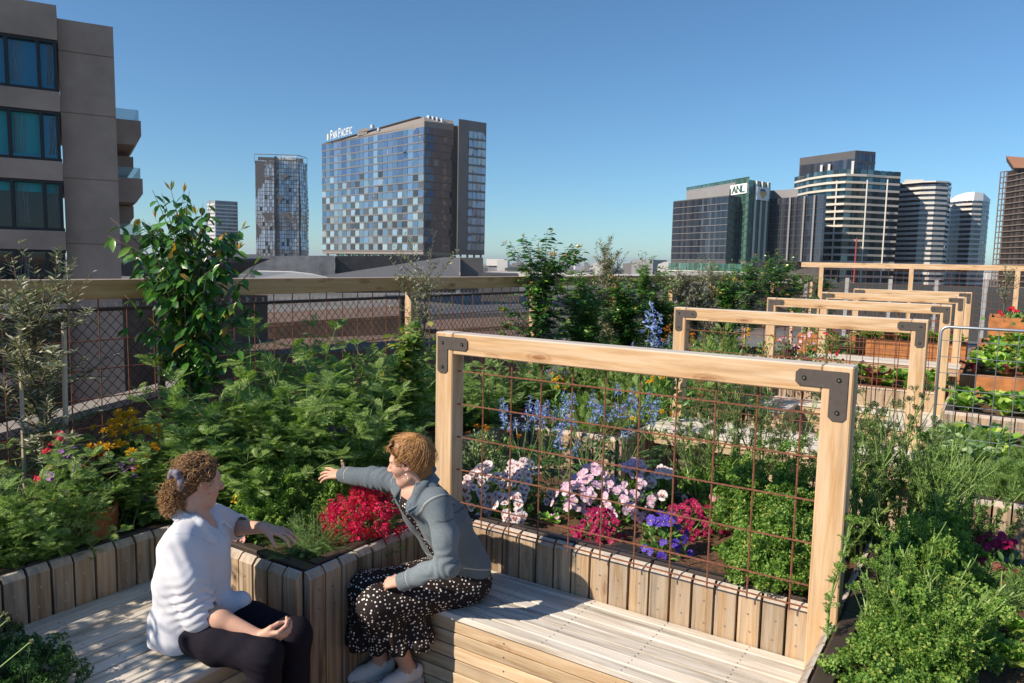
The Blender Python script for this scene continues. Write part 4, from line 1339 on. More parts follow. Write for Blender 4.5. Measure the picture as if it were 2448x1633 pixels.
# streets and roofs below the fence
for pts, D, dp, mt_, lab, nm in (
    ([(590, 900), (1000, 880), (1000, 752), (590, 775)], 38, 8, M['yard_brown'], 'grey roof edge below the fence rail right of the tall leafy tree', 'low_building'),
    ([(1000, 900), (1290, 890), (1290, 775), (1000, 790)], 46, 8, M['yard_brown'], 'brown terrace wall behind the mesh left of the first bushy tree', 'low_building'),
    ([(560, 1000), (1300, 960), (1300, 820), (560, 850)], 26, 5, M['yard_brown'], 'dark brown wall low behind the chain link fence', 'low_wall'),
    ([(1000, 790), (1300, 778), (1300, 745), (1000, 752)], 70, 14, M['clad_dark'], 'dark grey road deck seen through the fence mesh', 'road_deck')):
    wedge(nm, lab, pts, D, dp, mt_, 'wall' if 'wall' in nm else 'building')
pm = thing('mast', 'thin red lattice mast in front of the curved tower', 'mast', (*fp((2046, 200))[0], -16))
p = fp((2046, 200))[0]; MB().tube([(*p, -16), (*p, hz(569, 2046, 200))], .17, 6).build('pole', simple('mast_red', (.35, .05, .05), .6), pm)
# ------------------------------------------------------------------ plants: leaf templates and growers
def nrm(v):
    return v / (np.linalg.norm(v, axis=-1, keepdims=True) + 1e-12)


def frames(d, n):
    """rotation matrices whose x axis is d and z axis close to n"""
    d = nrm(np.asarray(d, float)); n = np.asarray(n, float)
    y = np.cross(n, d); bad = np.linalg.norm(y, axis=-1) < 1e-3
    y[bad] = np.cross(np.array([1.0, 0.3, 0]), d[bad]); y = nrm(y)
    z = np.cross(d, y)
    return np.stack([d, y, z], -1)


class Tpl:
    def __init__(s, V, F, mi=None):
        s.V = np.array(V, float); s.F = F; s.mi = mi or [0] * len(F)
        s.loops = np.array([i for f in F for i in f]); s.sizes = np.array([len(f) for f in F])


class LV:
    def __init__(s):
        s.V = []; s.L = []; s.S = []; s.M = []; s.n = 0

    def put(s, tp, R, T, sc, mat=None):
        k = len(T)
        if k == 0: return s
        sc = np.broadcast_to(np.asarray(sc, float), (k,))
        V = np.einsum('kij,nj->kni', R, tp.V) * sc[:, None, None] + np.asarray(T)[:, None, :]
        nv = len(tp.V)
        s.V.append(V.reshape(-1, 3))
        s.L.append((tp.loops[None, :] + (np.arange(k) * nv)[:, None] + s.n).ravel())
        s.S.append(np.tile(tp.sizes, k))
        s.M.append(np.tile(np.array(tp.mi) if mat is None else np.full(len(tp.sizes), mat), k))
        s.n += k * nv
        return s

    def tube(s, pts, r, n=4, mat=0):
        mb = MB(); mb.tube(pts, r, n, 0, cap=False)
        V = np.vstack(mb.V); s.V.append(V); s.L.append(np.array(mb.L) + s.n); s.S.append(np.array(mb.S)); s.M.append(np.full(len(mb.S), mat)); s.n += len(V)
        return s

    def mesh(s, name, mats, smooth=False):
        return np_mesh(name, np.vstack(s.V), np.concatenate(s.L), np.concatenate(s.S), mats, np.concatenate(s.M), smooth)


def t_leaf(w=0.42, fold=0.12, droop=0.25, n=3):
    V = []; F = []
    for i in range(n + 1):
        u = i / n
        ww = w / 2 * math.sin(math.pi * min(1, u * 0.94 + 0.03)) ** 0.8 if 0 < i < n else 0.02 * w
        z = -droop * u * u
        V += [(u, -ww, z + fold * ww * 2), (u, 0, z), (u, ww, z + fold * ww * 2)]
    for i in range(n):
        a = i * 3; F += [(a, a + 3, a + 4, a + 1), (a + 1, a + 4, a + 5, a + 2)]
    return Tpl(V, F)


def t_diamond(w=0.3, droop=0.1):
    return Tpl([(0, 0, 0), (.5, -w / 2, .04 - droop * .3), (1, 0, -droop), (.5, w / 2, .04 - droop * .3)], [(0, 1, 2), (0, 2, 3)])


def t_fern(n=7, wl=0.42, lw=0.13, droop=0.35, lobes=True, seed=0, ang=52):
    r = np.random.default_rng(seed)
    V = []; F = []

    def dia(p, d, l, w, z1):
        nn = np.array([-d[1], d[0]])
        k = len(V)
        q = [p, p + d * l * .45 - nn * w, p + d * l, p + d * l * .45 + nn * w]
        zz = [0, z1 * .4 + .015, z1, z1 * .4 + .015]
        for a, z in zip(q, zz):
            V.append((a[0], a[1], -droop * a[0] ** 2 + z))
        F.append((k, k + 1, k + 2, k + 3))
    for i in range(n):
        u = .10 + .80 * (i + .5) / n
        l = wl * (math.sin(math.pi * (.12 + .80 * u)) ** .8) * r.uniform(.85, 1.1)
        for sg in (-1, 1):
            a = math.radians(ang - 12 * u + r.uniform(-8, 8)) * sg
            d = np.array([math.cos(a), math.sin(a)])
            p = np.array([u, 0.0]); z1 = r.uniform(-.05, .03)
            dia(p, d, l, lw * l * 1.4, z1)
            if lobes and l > .18:
                for (f, da) in ((.35, .75), (.35, -.75), (.62, .6), (.62, -.6)):
                    b = a + da; dia(p + d * l * f, np.array([math.cos(b), math.sin(b)]), l * .38, lw * l * .42, z1 * f)
    dia(np.array([.86, 0.]), np.array([1., 0.]), .2, .035, 0)
    k = len(V)
    for u in (0, .45, .9): V += [(u, -.012, -droop * u * u), (u, .012, -droop * u * u)]
    F += [(k, k + 2, k + 3, k + 1), (k + 2, k + 4, k + 5, k + 3)]
    return Tpl(V, F)


def t_curly(n=16, seed=1, flat=.55):
    """a frilled tuft of small crinkled leaflets"""
    r = np.random.default_rng(seed); V = []; F = []
    for i in range(n):
        a = i * 2.399 + r.uniform(-.3, .3); rr = math.sqrt((i + .5) / n) * .5
        c = np.array([.5 + rr * math.cos(a), rr * math.sin(a), (1 - rr * 2 * rr) * .32 * flat + r.uniform(-.07, .07)])
        b = r.uniform(0, 6.28); s = r.uniform(.11, .17)
        k = len(V)
        V.append(tuple(c))
        for j in range(5):
            t = b + j * 1.2566; V.append((c[0] + s * math.cos(t), c[1] + s * math.sin(t), c[2] + (.09 if j % 2 else -.05) + r.uniform(-.04, .04)))
        F += [(k, k + 1, k + 2), (k, k + 2, k + 3), (k, k + 3, k + 4), (k, k + 4, k + 5)]
    k = len(V); V += [(0, -.015, -.05), (0, .015, -.05), (.5, .01, .1), (.5, -.01, .1)]; F.append((k, k + 1, k + 2, k + 3))
    return Tpl(V, F)


def t_palm(nl=7, seed=2):
    r = np.random.default_rng(seed); V = []; F = []
    for i in range(nl):
        a = math.radians(-115 + 230 * i / (nl - 1)); l = .62 * (1 - .25 * abs(i - (nl - 1) / 2) / (nl / 2))
        d = np.array([math.cos(a), math.sin(a)]); nn = np.array([-d[1], d[0]])
        for (f, da, ll, w) in ((0, 0, l, .07), (.42, .55, l * .45, .035), (.42, -.55, l * .45, .035), (.66, .5, l * .3, .025), (.66, -.5, l * .3, .025)):
            e = np.array([math.cos(a + da), math.sin(a + da)]); m_ = np.array([-e[1], e[0]]); p = np.array([.38, 0]) + d * l * f
            k = len(V)
            for q, z in ((p, 0), (p + e * ll * .5 - m_ * w, .02), (p + e * ll, -.08), (p + e * ll * .5 + m_ * w, .02)):
                V.append((q[0], q[1], z + .03 - .12 * (q[0] - .4) ** 2))
            F.append((k, k + 1, k + 2, k + 3))
    return Tpl(V, F)


def t_wavy(w=.6, seed=3, nu=5, nv=4, curl=.35, wave=.09):
    r = np.random.default_rng(seed); V = []; F = []
    for i in range(nu + 1):
        u = i / nu; ww = w * (.12 + .88 * math.sin(math.pi * min(1, (.08 + u * .80))) ** .7) / 2
        for j in range(nv + 1):
            v = -1 + 2 * j / nv
            V.append((u, v * ww, .18 * u + curl * (u * (1 - u)) + .14 * v * v * w + (wave * math.sin(u * 9 + j * 2.1 + seed) * abs(v)) + r.uniform(-.015, .015) - .25 * max(0, u - .6)))
    for i in range(nu):
        for j in range(nv):
            a = i * (nv + 1) + j; F.append((a, a + nv + 1, a + nv + 2, a + 1))
    return Tpl(V, F)


def t_needles(n=22, seed=4):
    r = np.random.default_rng(seed); V = []; F = []
    for i in range(n):
        u = (i + .5) / n; a = i * 2.4; l = .34 * (1 - .4 * u); t = .85
        d = np.array([t, math.cos(a), math.sin(a)]); d /= np.linalg.norm(d); s = np.cross(d, [1, .2, .1]); s /= np.linalg.norm(s)
        p = np.array([u, 0, 0]); k = len(V)
        V += [tuple(p - s * .02), tuple(p + s * .02), tuple(p + d * l)]; F.append((k, k + 1, k + 2))
    k = len(V); V += [(0, -.01, 0), (0, .01, 0), (1, .006, 0), (1, -.006, 0)]; F.append((k, k + 1, k + 2, k + 3))
    return Tpl(V, F)


G = lambda *c: c
M['lf_fern'] = leafmat('leaf_fern', [(0, (0.048, 0.10, 0.024)), (.35, (0.098, 0.185, 0.040)), (.7, (0.16, 0.265, 0.07)), (.93, (0.22, 0.33, 0.12)), (1, (0.28, 0.37, 0.19))], rough=.42, trans=.35)
M['lf_parsley'] = leafmat('leaf_parsley', [(0, (0.035, 0.088, 0.014)), (.45, (0.075, 0.165, 0.026)), (.85, (0.14, 0.26, 0.05)), (1, (0.24, 0.30, 0.075))], rough=.5, trans=.33)
M['lf_parsley_dull'] = leafmat('leaf_parsley_dull', [(0, (0.04, 0.09, 0.02)), (.5, (0.085, 0.17, 0.04)), (1, (0.16, 0.27, 0.075))], rough=.55, trans=.3)
M['lf_gloss'] = leafmat('leaf_gloss', [(0, (0.012, 0.05, 0.010)), (.5, (0.03, 0.10, 0.018)), (.88, (0.06, 0.17, 0.028)), (.95, (0.13, 0.24, 0.04)), (1, (0.40, 0.19, 0.04))], rough=.24, trans=.2, spec=.6)
M['lf_tip'] = leafmat('leaf_tip', [(0, (0.20, 0.24, 0.05)), (.6, (0.42, 0.25, 0.06)), (1, (0.45, 0.16, 0.06))], rough=.35, trans=.4)
M['lf_olive'] = leafmat('leaf_olive', [(0, (0.055, 0.075, 0.035)), (.5, (0.12, 0.15, 0.085)), (.8, (0.22, 0.25, 0.17)), (1, (0.32, 0.35, 0.26))], rough=.42, trans=.15)
M['lf_vine'] = leafmat('leaf_vine', [(0, (0.05, 0.11, 0.02)), (.5, (0.10, 0.19, 0.04)), (.85, (0.20, 0.28, 0.07)), (1, (0.42, 0.28, 0.08))], rough=.35, trans=.3)
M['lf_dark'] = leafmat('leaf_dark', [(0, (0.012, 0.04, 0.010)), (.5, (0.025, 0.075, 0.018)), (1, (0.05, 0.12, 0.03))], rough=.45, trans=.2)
M['lf_mid'] = leafmat('leaf_mid', [(0, (0.03, 0.09, 0.02)), (.5, (0.06, 0.15, 0.03)), (1, (0.13, 0.24, 0.06))], rough=.45, trans=.28)
M['lf_thyme'] = leafmat('leaf_thyme', [(0, (0.06, 0.11, 0.045)), (.5, (0.11, 0.18, 0.075)), (1, (0.20, 0.28, 0.13))], rough=.55, trans=.2)
M['lf_lettuce'] = leafmat('leaf_lettuce', [(0, (0.05, 0.15, 0.02)), (.4, (0.10, 0.24, 0.03)), (.8, (0.20, 0.36, 0.06)), (1, (0.30, 0.42, 0.09))], rough=.4, trans=.3)
M['lf_redlett'] = leafmat('leaf_redlettuce', [(0, (0.07, 0.02, 0.02)), (.5, (0.16, 0.03, 0.035)), (1, (0.16, 0.14, 0.04))], rough=.35, trans=.3, tint=(1.4, .7, .6))
M['lf_pea'] = leafmat('leaf_pea', [(0, (0.07, 0.14, 0.06)), (.5, (0.13, 0.22, 0.10)), (1, (0.24, 0.33, 0.19))], rough=.45, trans=.25)
M['lf_coleus'] = leafmat('leaf_russet', [(0, (0.14, 0.025, 0.015)), (.5, (0.32, 0.09, 0.04)), (1, (0.42, 0.20, 0.09))], rough=.45, trans=.25, tint=(1.4, .8, .5))
M['lf_umbel'] = leafmat('leaf_umbel', [(0, (0.018, 0.035, 0.012)), (.6, (0.04, 0.07, 0.02)), (1, (0.09, 0.13, 0.04))], rough=.6, trans=.1)
M['stem'] = simple('stem_green', (0.20, 0.30, 0.085), .5, noise=.25, nscale=9)
M['stem_dry'] = simple('stem_dry', (0.30, 0.25, 0.15), .8, noise=.3, nscale=9)
M['bark'] = simple('bark', (0.15, 0.11, 0.085), .9, noise=.35, nscale=25, bump=.4)
M['stake'] = simple('stake_timber', (0.55, 0.44, 0.33), .8, noise=.15, nscale=14)


def petalmat(name, a, b, rough=.5, trans=.3):
    return leafmat(name, [(0, a), (1, b)], rough=rough, trans=trans, spec=.3, tint=(1.1, 1.0, 1.0))


M['p_white'] = petalmat('petal_white', (.74, .60, .64), (.86, .80, .80))
M['p_lilac'] = petalmat('petal_lilac', (.62, .36, .58), (.82, .66, .76))
M['p_crim'] = petalmat('petal_crimson', (.20, .004, .045), (.42, .01, .10))
M['p_violet'] = petalmat('petal_violet', (.06, .03, .36), (.14, .08, .55))
M['p_yellow'] = petalmat('petal_yellow', (.72, .42, .01), (.88, .60, .03))
M['p_orange'] = petalmat('petal_orange', (.75, .24, .01), (.85, .38, .02))
M['p_gold'] = petalmat('petal_gold', (.74, .42, .012), (.88, .62, .04))
M['p_mag'] = petalmat('petal_magenta', (.62, .006, .07), (.86, .04, .19))
M['p_red'] = petalmat('petal_red', (.45, .006, .02), (.62, .02, .06))
M['p_blue'] = petalmat('petal_blue', (.16, .26, .66), (.42, .54, .88))
M['p_pink'] = petalmat('petal_pink', (.75, .25, .30), (.88, .48, .48))
M['p_purple'] = petalmat('petal_purple', (.16, .05, .34), (.36, .14, .52))
M['p_face'] = simple('petal_blotch', (.20, .005, .03), .5)
M['p_facek'] = simple('petal_blotch_black', (.03, .008, .012), .5)
M['p_eye'] = simple('petal_eye', (.85, .45, .02), .5)

FERN = [t_fern(8, .40, .075, .30, True, 1, 48), t_fern(7, .44, .08, .45, True, 2, 46), t_fern(9, .36, .07, .2, True, 3, 50)]
CURLY = [t_curly(16, 1), t_curly(14, 5, .8), t_curly(18, 9, .4)]
LEAF = t_leaf(); LEAFB = t_leaf(.62, .10, .2, 3); NAR = t_leaf(.22, .06, .08, 2); DIA = t_diamond(.34); DIAN = t_diamond(.20, .05)
FEATHER = [t_fern(9, .34, .05, .25, True, 7, 58), t_fern(10, .30, .05, .4, True, 8, 60)]
PALM = [t_palm(7, 2), t_palm(5, 6)]
WAVY = [t_wavy(.6, 3), t_wavy(.5, 5, curl=.5), t_wavy(.75, 8, curl=.2, wave=.13)]
NEED = t_needles()


def dirs(r, k, lo, hi):
    """random directions with elevation between lo and hi degrees"""
    a = r.uniform(0, 2 * math.pi, k); e = np.radians(r.uniform(lo, hi, k))
    return np.stack([np.cos(a) * np.cos(e), np.sin(a) * np.cos(e), np.sin(e)], 1)


def stem_curve(r, base, d, L, n=6, sag=.15):
    P = [np.array(base, float)]; d = np.array(d, float)
    for i in range(n):
        d = nrm(d + r.normal(0, .07, 3) + np.array([d[0], d[1], -1.0]) * sag / n * (1 if d[2] > -.2 else 0))
        P.append(P[-1] + d * L / n)
    return np.array(P)


def along(P, u):
    s = np.linspace(0, 1, len(P)); return np.stack([np.interp(u, s, P[:, i]) for i in range(3)], -1)


def plant_obj(name, label, cat, group=None, parts=(), loc=(0, 0, 0)):
    t = thing(name, label, cat, loc, 0, group)
    for nm, me in parts: link_mesh(nm, me, t)
    return t


def fern_bush(r, H=1.0, W=.45, nst=24, nl=11, size=.17, mat='lf_fern', tpl=FERN, sag=.35, low=.12):
    lv = LV(); st = LV()
    for s in range(nst):
        d = dirs(r, 1, 48, 88)[0]
        L = H * r.uniform(.7, 1.05) if s % 3 else H * r.uniform(.45, .7)
        b = np.array([r.normal(0, W * .25), r.normal(0, W * .25), 0])
        d[:2] *= W / H * 1.6
        P = stem_curve(r, b, nrm(d), L, 6, sag)
        st.tube(P, np.linspace(.006, .002, len(P)), 4)
        u = np.sort(r.uniform(low, 1, nl)); p = along(P, u)
        a = np.arange(nl) * 2.4 + r.uniform(0, 6)
        el = np.radians(r.uniform(-10, 45, nl) + 25 * u)
        dd = np.stack([np.cos(a) * np.cos(el), np.sin(a) * np.cos(el), np.sin(el)], 1)
        dd = nrm(dd + .5 * nrm(np.concatenate([p[:, :2], np.zeros((nl, 1))], 1)))
        nn = nrm(np.array([-.12, -.22, 1.0]) + r.normal(0, .5, (nl, 3)))
        k = r.integers(0, len(tpl), nl)
        sc = size * (1.15 - .55 * u) * r.uniform(.75, 1.2, nl)
        for t in range(len(tpl)):
            q = k == t; lv.put(tpl[t], frames(dd[q], nn[q]), p[q], sc[q])
        # a rosette at the tip
        m_ = 4; dd = dirs(r, m_, 25, 75); lv.put(tpl[0], frames(dd, np.tile([[0, 0, 1.0]], (m_, 1)) + r.normal(0, .3, (m_, 3))), np.tile(P[-1], (m_, 1)), size * .55)
    return [('foliage', lv.mesh('foliage', M[mat])), ('stems', st.mesh('stems', M['stem']))]


def parsley(r, H=.30, W=.26, n=150, size=.075, mat='lf_parsley'):
    lv = LV(); st = LV()
    for i in range(n):
        u = math.sqrt(r.random()); a = r.uniform(0, 6.283)
        k_ = r.uniform(.5, 1.12) * (1.4 if i % 8 == 0 else 1)
        tip = np.array([W * u * math.cos(a) * r.uniform(.6, 1.4), W * u * math.sin(a) * r.uniform(.6, 1.4), H * (1 - .55 * u * u) * k_])
        base = tip * [.25, .25, 0]
        mid = (tip + base) / 2 + [0, 0, H * .12]
        if i % 2 == 0: st.tube([base, mid, tip], [.0022, .0018, .0012], 3)
        m_ = 3; dd = nrm(nrm(tip + [0, 0, H * .3]) * .7 + dirs(r, m_, 0, 60)); nn = nrm(nrm(tip + [0, 0, .2]) + r.normal(0, .4, (m_, 3)))
        lv.put(CURLY[i % 3], frames(dd, nn), tip + r.normal(0, .012, (m_, 3)) - dd * size * .3, size * r.uniform(.5, 1.35, m_))
    return [('foliage', lv.mesh('foliage', M[mat])), ('stems', st.mesh('stems', M['stem']))]


def bolted(r, H=.75, W=.30, n=12, umb=True, mat='lf_umbel', leafm='lf_parsley_dull', leafy=5):
    """parsley gone to seed: tall forking stems with small dark umbels"""
    st = LV(); um = LV(); lf = LV()
    for i in range(n):
        d = nrm(dirs(r, 1, 55, 88)[0] * [W / H * 2, W / H * 2, 1]); L = H * r.uniform(.65, 1.05)
        P = stem_curve(r, [r.normal(0, .05), r.normal(0, .05), 0], d, L, 6, .05)
        st.tube(P, np.linspace(.0065, .0028, len(P)), 4)
        for u in list(r.uniform(.35, .95, 5)) + [1.0]:
            p = along(P, np.array([u]))[0]
            if u < 1:
                b = nrm(nrm(P[-1] - P[0]) + dirs(r, 1, 0, 50)[0] * .8); Q = stem_curve(r, p, b, H * r.uniform(.12, .28), 3, -.1)
                st.tube(Q, np.linspace(.0034, .0018, len(Q)), 3); e = Q[-1]; ax = nrm(Q[-1] - Q[-2])
            else: e = P[-1]; ax = nrm(P[-1] - P[-2])
            if umb:
                m_ = 7; dd = nrm(ax + dirs(r, m_, -20, 60) * .8)
                for q in dd: st.tube([e, e + q * .028], .0008, 3)
                T = e + dd * .028
                um.put(CURLY[1], frames(dd, nrm(r.normal(0, 1, (m_, 3)))), T - dd * .004, r.uniform(.022, .032, m_))
            m2 = leafy
            tp = along(P, r.uniform(.1, .9, m2)); dd = dirs(r, m2, 0, 60)
            lf.put(CURLY[0], frames(dd, np.tile([[0, 0, 1.0]], (m2, 1)) + r.normal(0, .4, (m2, 3))), tp, r.uniform(.025, .048, m2))
    out = [('stems', st.mesh('stems', M['stem'])), ('foliage', lf.mesh('foliage', M[leafm]))]
    if umb: out.append(('seed_heads', um.mesh('seed_heads', M[mat])))
    return out


def dome(r, H, W, n, size, tpl, mat, lo=0.0, stemn=0, up=.5, twigs=True):
    """rounded clump of leaves filling its volume"""
    lv = LV()
    d = dirs(r, n, -8, 90); rr = r.uniform(.45, 1.0, n) ** .6
    p = d * rr[:, None] * [W, W, H] * r.uniform(.85, 1.1, (n, 1)); p[:, 2] += lo
    dd = nrm(d + dirs(r, n, 0, 80) * .7); nn = nrm(d + np.array([0, 0, up]) + r.normal(0, .35, (n, 3)))
    tpl = tpl if isinstance(tpl, list) else [tpl]; k = r.integers(0, len(tpl), n); sc = size * r.uniform(.65, 1.25, n)
    for t in range(len(tpl)):
        q = k == t; lv.put(tpl[t], frames(dd[q], nn[q]), p[q] - dd[q] * sc[q][:, None] * .4, sc[q])
    out = [('foliage', lv.mesh('foliage', M[mat]))]
    if twigs:
        st = LV()
        for i in range(14):
            q = p[i]; st.tube([q * [.15, .15, 0], q * [.6, .6, .55], q], [.004, .003, .0015], 3)
        out.append(('stems', st.mesh('stems', M['stem'])))
    return out


def rosette(r, n=12, L=.17, mat='lf_lettuce', stems=None, el=(18, 75)):
    lv = LV()
    for i in range(n):
        a = i * 2.4 + r.uniform(-.3, .3); e = math.radians(el[0] + (el[1] - el[0]) * i / n + r.uniform(-8, 8))
        d = np.array([[math.cos(a) * math.cos(e), math.sin(a) * math.cos(e), math.sin(e)]])
        nn = np.array([[-math.cos(a) * math.sin(e), -math.sin(a) * math.sin(e), math.cos(e)]])
        lv.put(WAVY[i % 3], frames(d, nn), [[0, 0, .01]], L * r.uniform(.75, 1.15) * (1.1 - .4 * i / n))
    return [('foliage', lv.mesh('foliage', M[mat], smooth=True))]


def pansy_mesh(mats, ring=.5):
    """one open flower facing +X: two back petals, two side petals, one lip"""
    V = []; F = []; mi = []
    for (a, l, w, z) in ((62, .95, .52, -.03), (118, .95, .52, -.02), (8, .92, .5, .0), (172, .92, .5, .01), (-90, 1.0, .62, .03)):
        a = math.radians(a); d = np.array([math.cos(a), math.sin(a)]); nn = np.array([-d[1], d[0]])
        for (f0, mk, dz) in ((1.0, 0, 0), (ring, 1, .015)):
            if f0 < 1 and a > 1 and a < 2.2: continue
            k = len(V); ll, w2 = l * f0, w * (f0 if f0 == 1 else f0 * .8)
            V.append((z + dz, 0, 0)); pts = [(.35, -.75), (.72, -1), (.97, -.55), (1.04, 0), (.97, .55), (.72, 1), (.35, .75)]
            for (u, v) in pts:
                q = d * ll * u + nn * w2 * v; V.append((z + dz + .10 * (u ** 2) * (1 if f0 == 1 else f0 ** 2) * math.cos(v * 2.5), q[0], q[1]))
            for j in range(6): F.append((k, k + 1 + j, k + 2 + j)); mi.append(mk)
    k = len(V)
    for j in range(5): V.append((.075, .10 * math.cos(j * 1.2566), .10 * math.sin(j * 1.2566) - .04))
    F.append(tuple(range(k, k + 5))); mi.append(2)
    t = Tpl(V, F, mi); R = np.eye(3)[None]
    return LV().put(t, R, [[0, 0, 0]], 1.0).mesh('flower', mats)


def pom_mesh(mats, n=34, seed=3):
    r = np.random.default_rng(seed); d = dirs(r, n, -5, 90)
    return LV().put(DIA, frames(d, np.tile([[0, 0, 1.0]], (n, 1))), d * .12, .85 * (1 - .3 * d[:, 2])).mesh('flower', mats)


FL = {
    'white': pansy_mesh([M['p_white'], M['p_face'], M['p_eye']], .52), 'lilac': pansy_mesh([M['p_lilac'], M['p_pink'], M['p_eye']], .35),
    'crimson': pansy_mesh([M['p_crim'], M['p_face'], M['p_eye']], .4), 'violet': pansy_mesh([M['p_violet'], M['p_facek'], M['p_eye']], .3),
    'yellow': pansy_mesh([M['p_yellow'], M['p_facek'], M['p_eye']], .55), 'red': pansy_mesh([M['p_red'], M['p_facek'], M['p_eye']], .3),
    'purple': pansy_mesh([M['p_purple'], M['p_facek'], M['p_eye']], .4), 'pink': pansy_mesh([M['p_pink'], M['p_white'], M['p_eye']], .3),
    'gold': pom_mesh([M['p_gold']]), 'orange': pom_mesh([M['p_orange']], 26, 5), 'magenta': pom_mesh([M['p_mag']], 12, 9),
}
FACEDIR = nrm(np.array([0.25, -1.0, .35]))


def bloom(t, r, kind, n, H, W, size, face=.7, top=False):
    """n flowers over a clump, each an object of its own, turned towards the light"""
    for i in range(n):
        d = dirs(r, 1, 20 if top else 2, 90)[0]
        if not top and d[1] > .35 and r.random() < .8: d[1] *= -1
        p = d * [W, W, H] * r.uniform(.92, 1.12)
        f = nrm(FACEDIR * face + d * .8 + r.normal(0, .38, 3))
        o = link_mesh('flower', FL[kind], t)
        o.location = p
        if kind in ('gold', 'orange', 'magenta'): o.rotation_euler = Vector(nrm(f + [0, 0, .8])).to_track_quat('Z', 'Y').to_euler()
        else:
            q = Vector(f).to_track_quat('X', 'Z'); o.rotation_euler = q.to_euler()
        s = size * r.uniform(.78, 1.15); o.scale = (s, s * r.uniform(.9, 1.08), s)


def pansy_plant(label, loc, kind, n, H, W, size, r, leaf=.05, nleaf=170, lmat='lf_mid', name='pansy', group=None, face=.7, cat='flowers'):
    t = plant_obj(name, label, cat, group, dome(r, H * .9, W * .95, nleaf, leaf, LEAF, lmat), loc)
    bloom(t, r, kind, n, H, W, size, face)
    return t


def spike_mesh(mats, n=26, L=.28, w=.028, seed=1):
    r = np.random.default_rng(seed); V = []
    lv = LV()
    for i in range(n):
        u = (i + .5) / n; a = i * 2.4; rr = w * (1.05 - .75 * u) * r.uniform(.8, 1.15)
        c = np.array([rr * math.cos(a), rr * math.sin(a), L * u]); d = nrm(np.array([math.cos(a), math.sin(a), .35]))
        m_ = 5; dd = nrm(d * .55 + dirs(r, m_, -60, 60)); lv.put(DIA, frames(dd, np.tile(d, (m_, 1))), np.tile(c, (m_, 1)), w * 1.35 * (1.1 - .5 * u))
    lv.tube([(0, 0, 0), (0, 0, L)], [.003, .0015], 4, 1)
    return lv.mesh('flower_spike', mats)


def delphinium(r, loc, label, n=6, H=.65, W=.22, spike=.24, leaves=14, group='blue delphiniums'):
    lv = LV(); st = LV()
    dd = dirs(r, leaves, 5, 60)
    for i in range(leaves):
        p = dd[i] * r.uniform(.12, .26) * [1, 1, 1.2]; st.tube([(0, 0, 0), p * [.5, .5, .8], p], .0028, 3)
        lv.put(PALM[i % 2], frames(dd[i:i + 1] * [1, 1, .3], np.array([[0, 0, 1.0]]) + dd[i:i + 1] * .3), [p], r.uniform(.12, .19))
    t = plant_obj('delphinium', label, 'flowers', group, [('foliage', lv.mesh('foliage', M['lf_dark']))], loc)
    for i in range(n):
        d = nrm(dirs(r, 1, 62, 88)[0] * [W / .2, W / .2, 1]); L = H * r.uniform(.7, 1.0)
        P = stem_curve(r, (0, 0, 0), d, L, 5, .02); st.tube(P, np.linspace(.0045, .0025, 6), 4)
        o = link_mesh('flower_spike', SPIKE_B[i % 3], t); o.location = P[-1] - nrm(P[-1] - P[-2]) * spike * .55
        o.rotation_euler = Vector(nrm(P[-1] - P[-2])).to_track_quat('Z', 'Y').to_euler(); s = spike / .28 * r.uniform(.8, 1.15); o.scale = (s, s, s)
    link_mesh('stems', st.mesh('stems', M['stem']), t)
    return t


SPIKE_B = [spike_mesh([M['p_blue'], M['stem']], 15, .28, .036, 1), spike_mesh([M['p_blue'], M['stem']], 12, .24, .042, 2), spike_mesh([M['p_blue'], M['stem']], 9, .20, .038, 4)]
SPIKE_M = [spike_mesh([M['p_mag'], M['stem']], 13, .12, .026, 5), spike_mesh([M['p_mag'], M['stem']], 10, .10, .028, 6), spike_mesh([M['p_red'], M['stem']], 8, .09, .026, 8)]


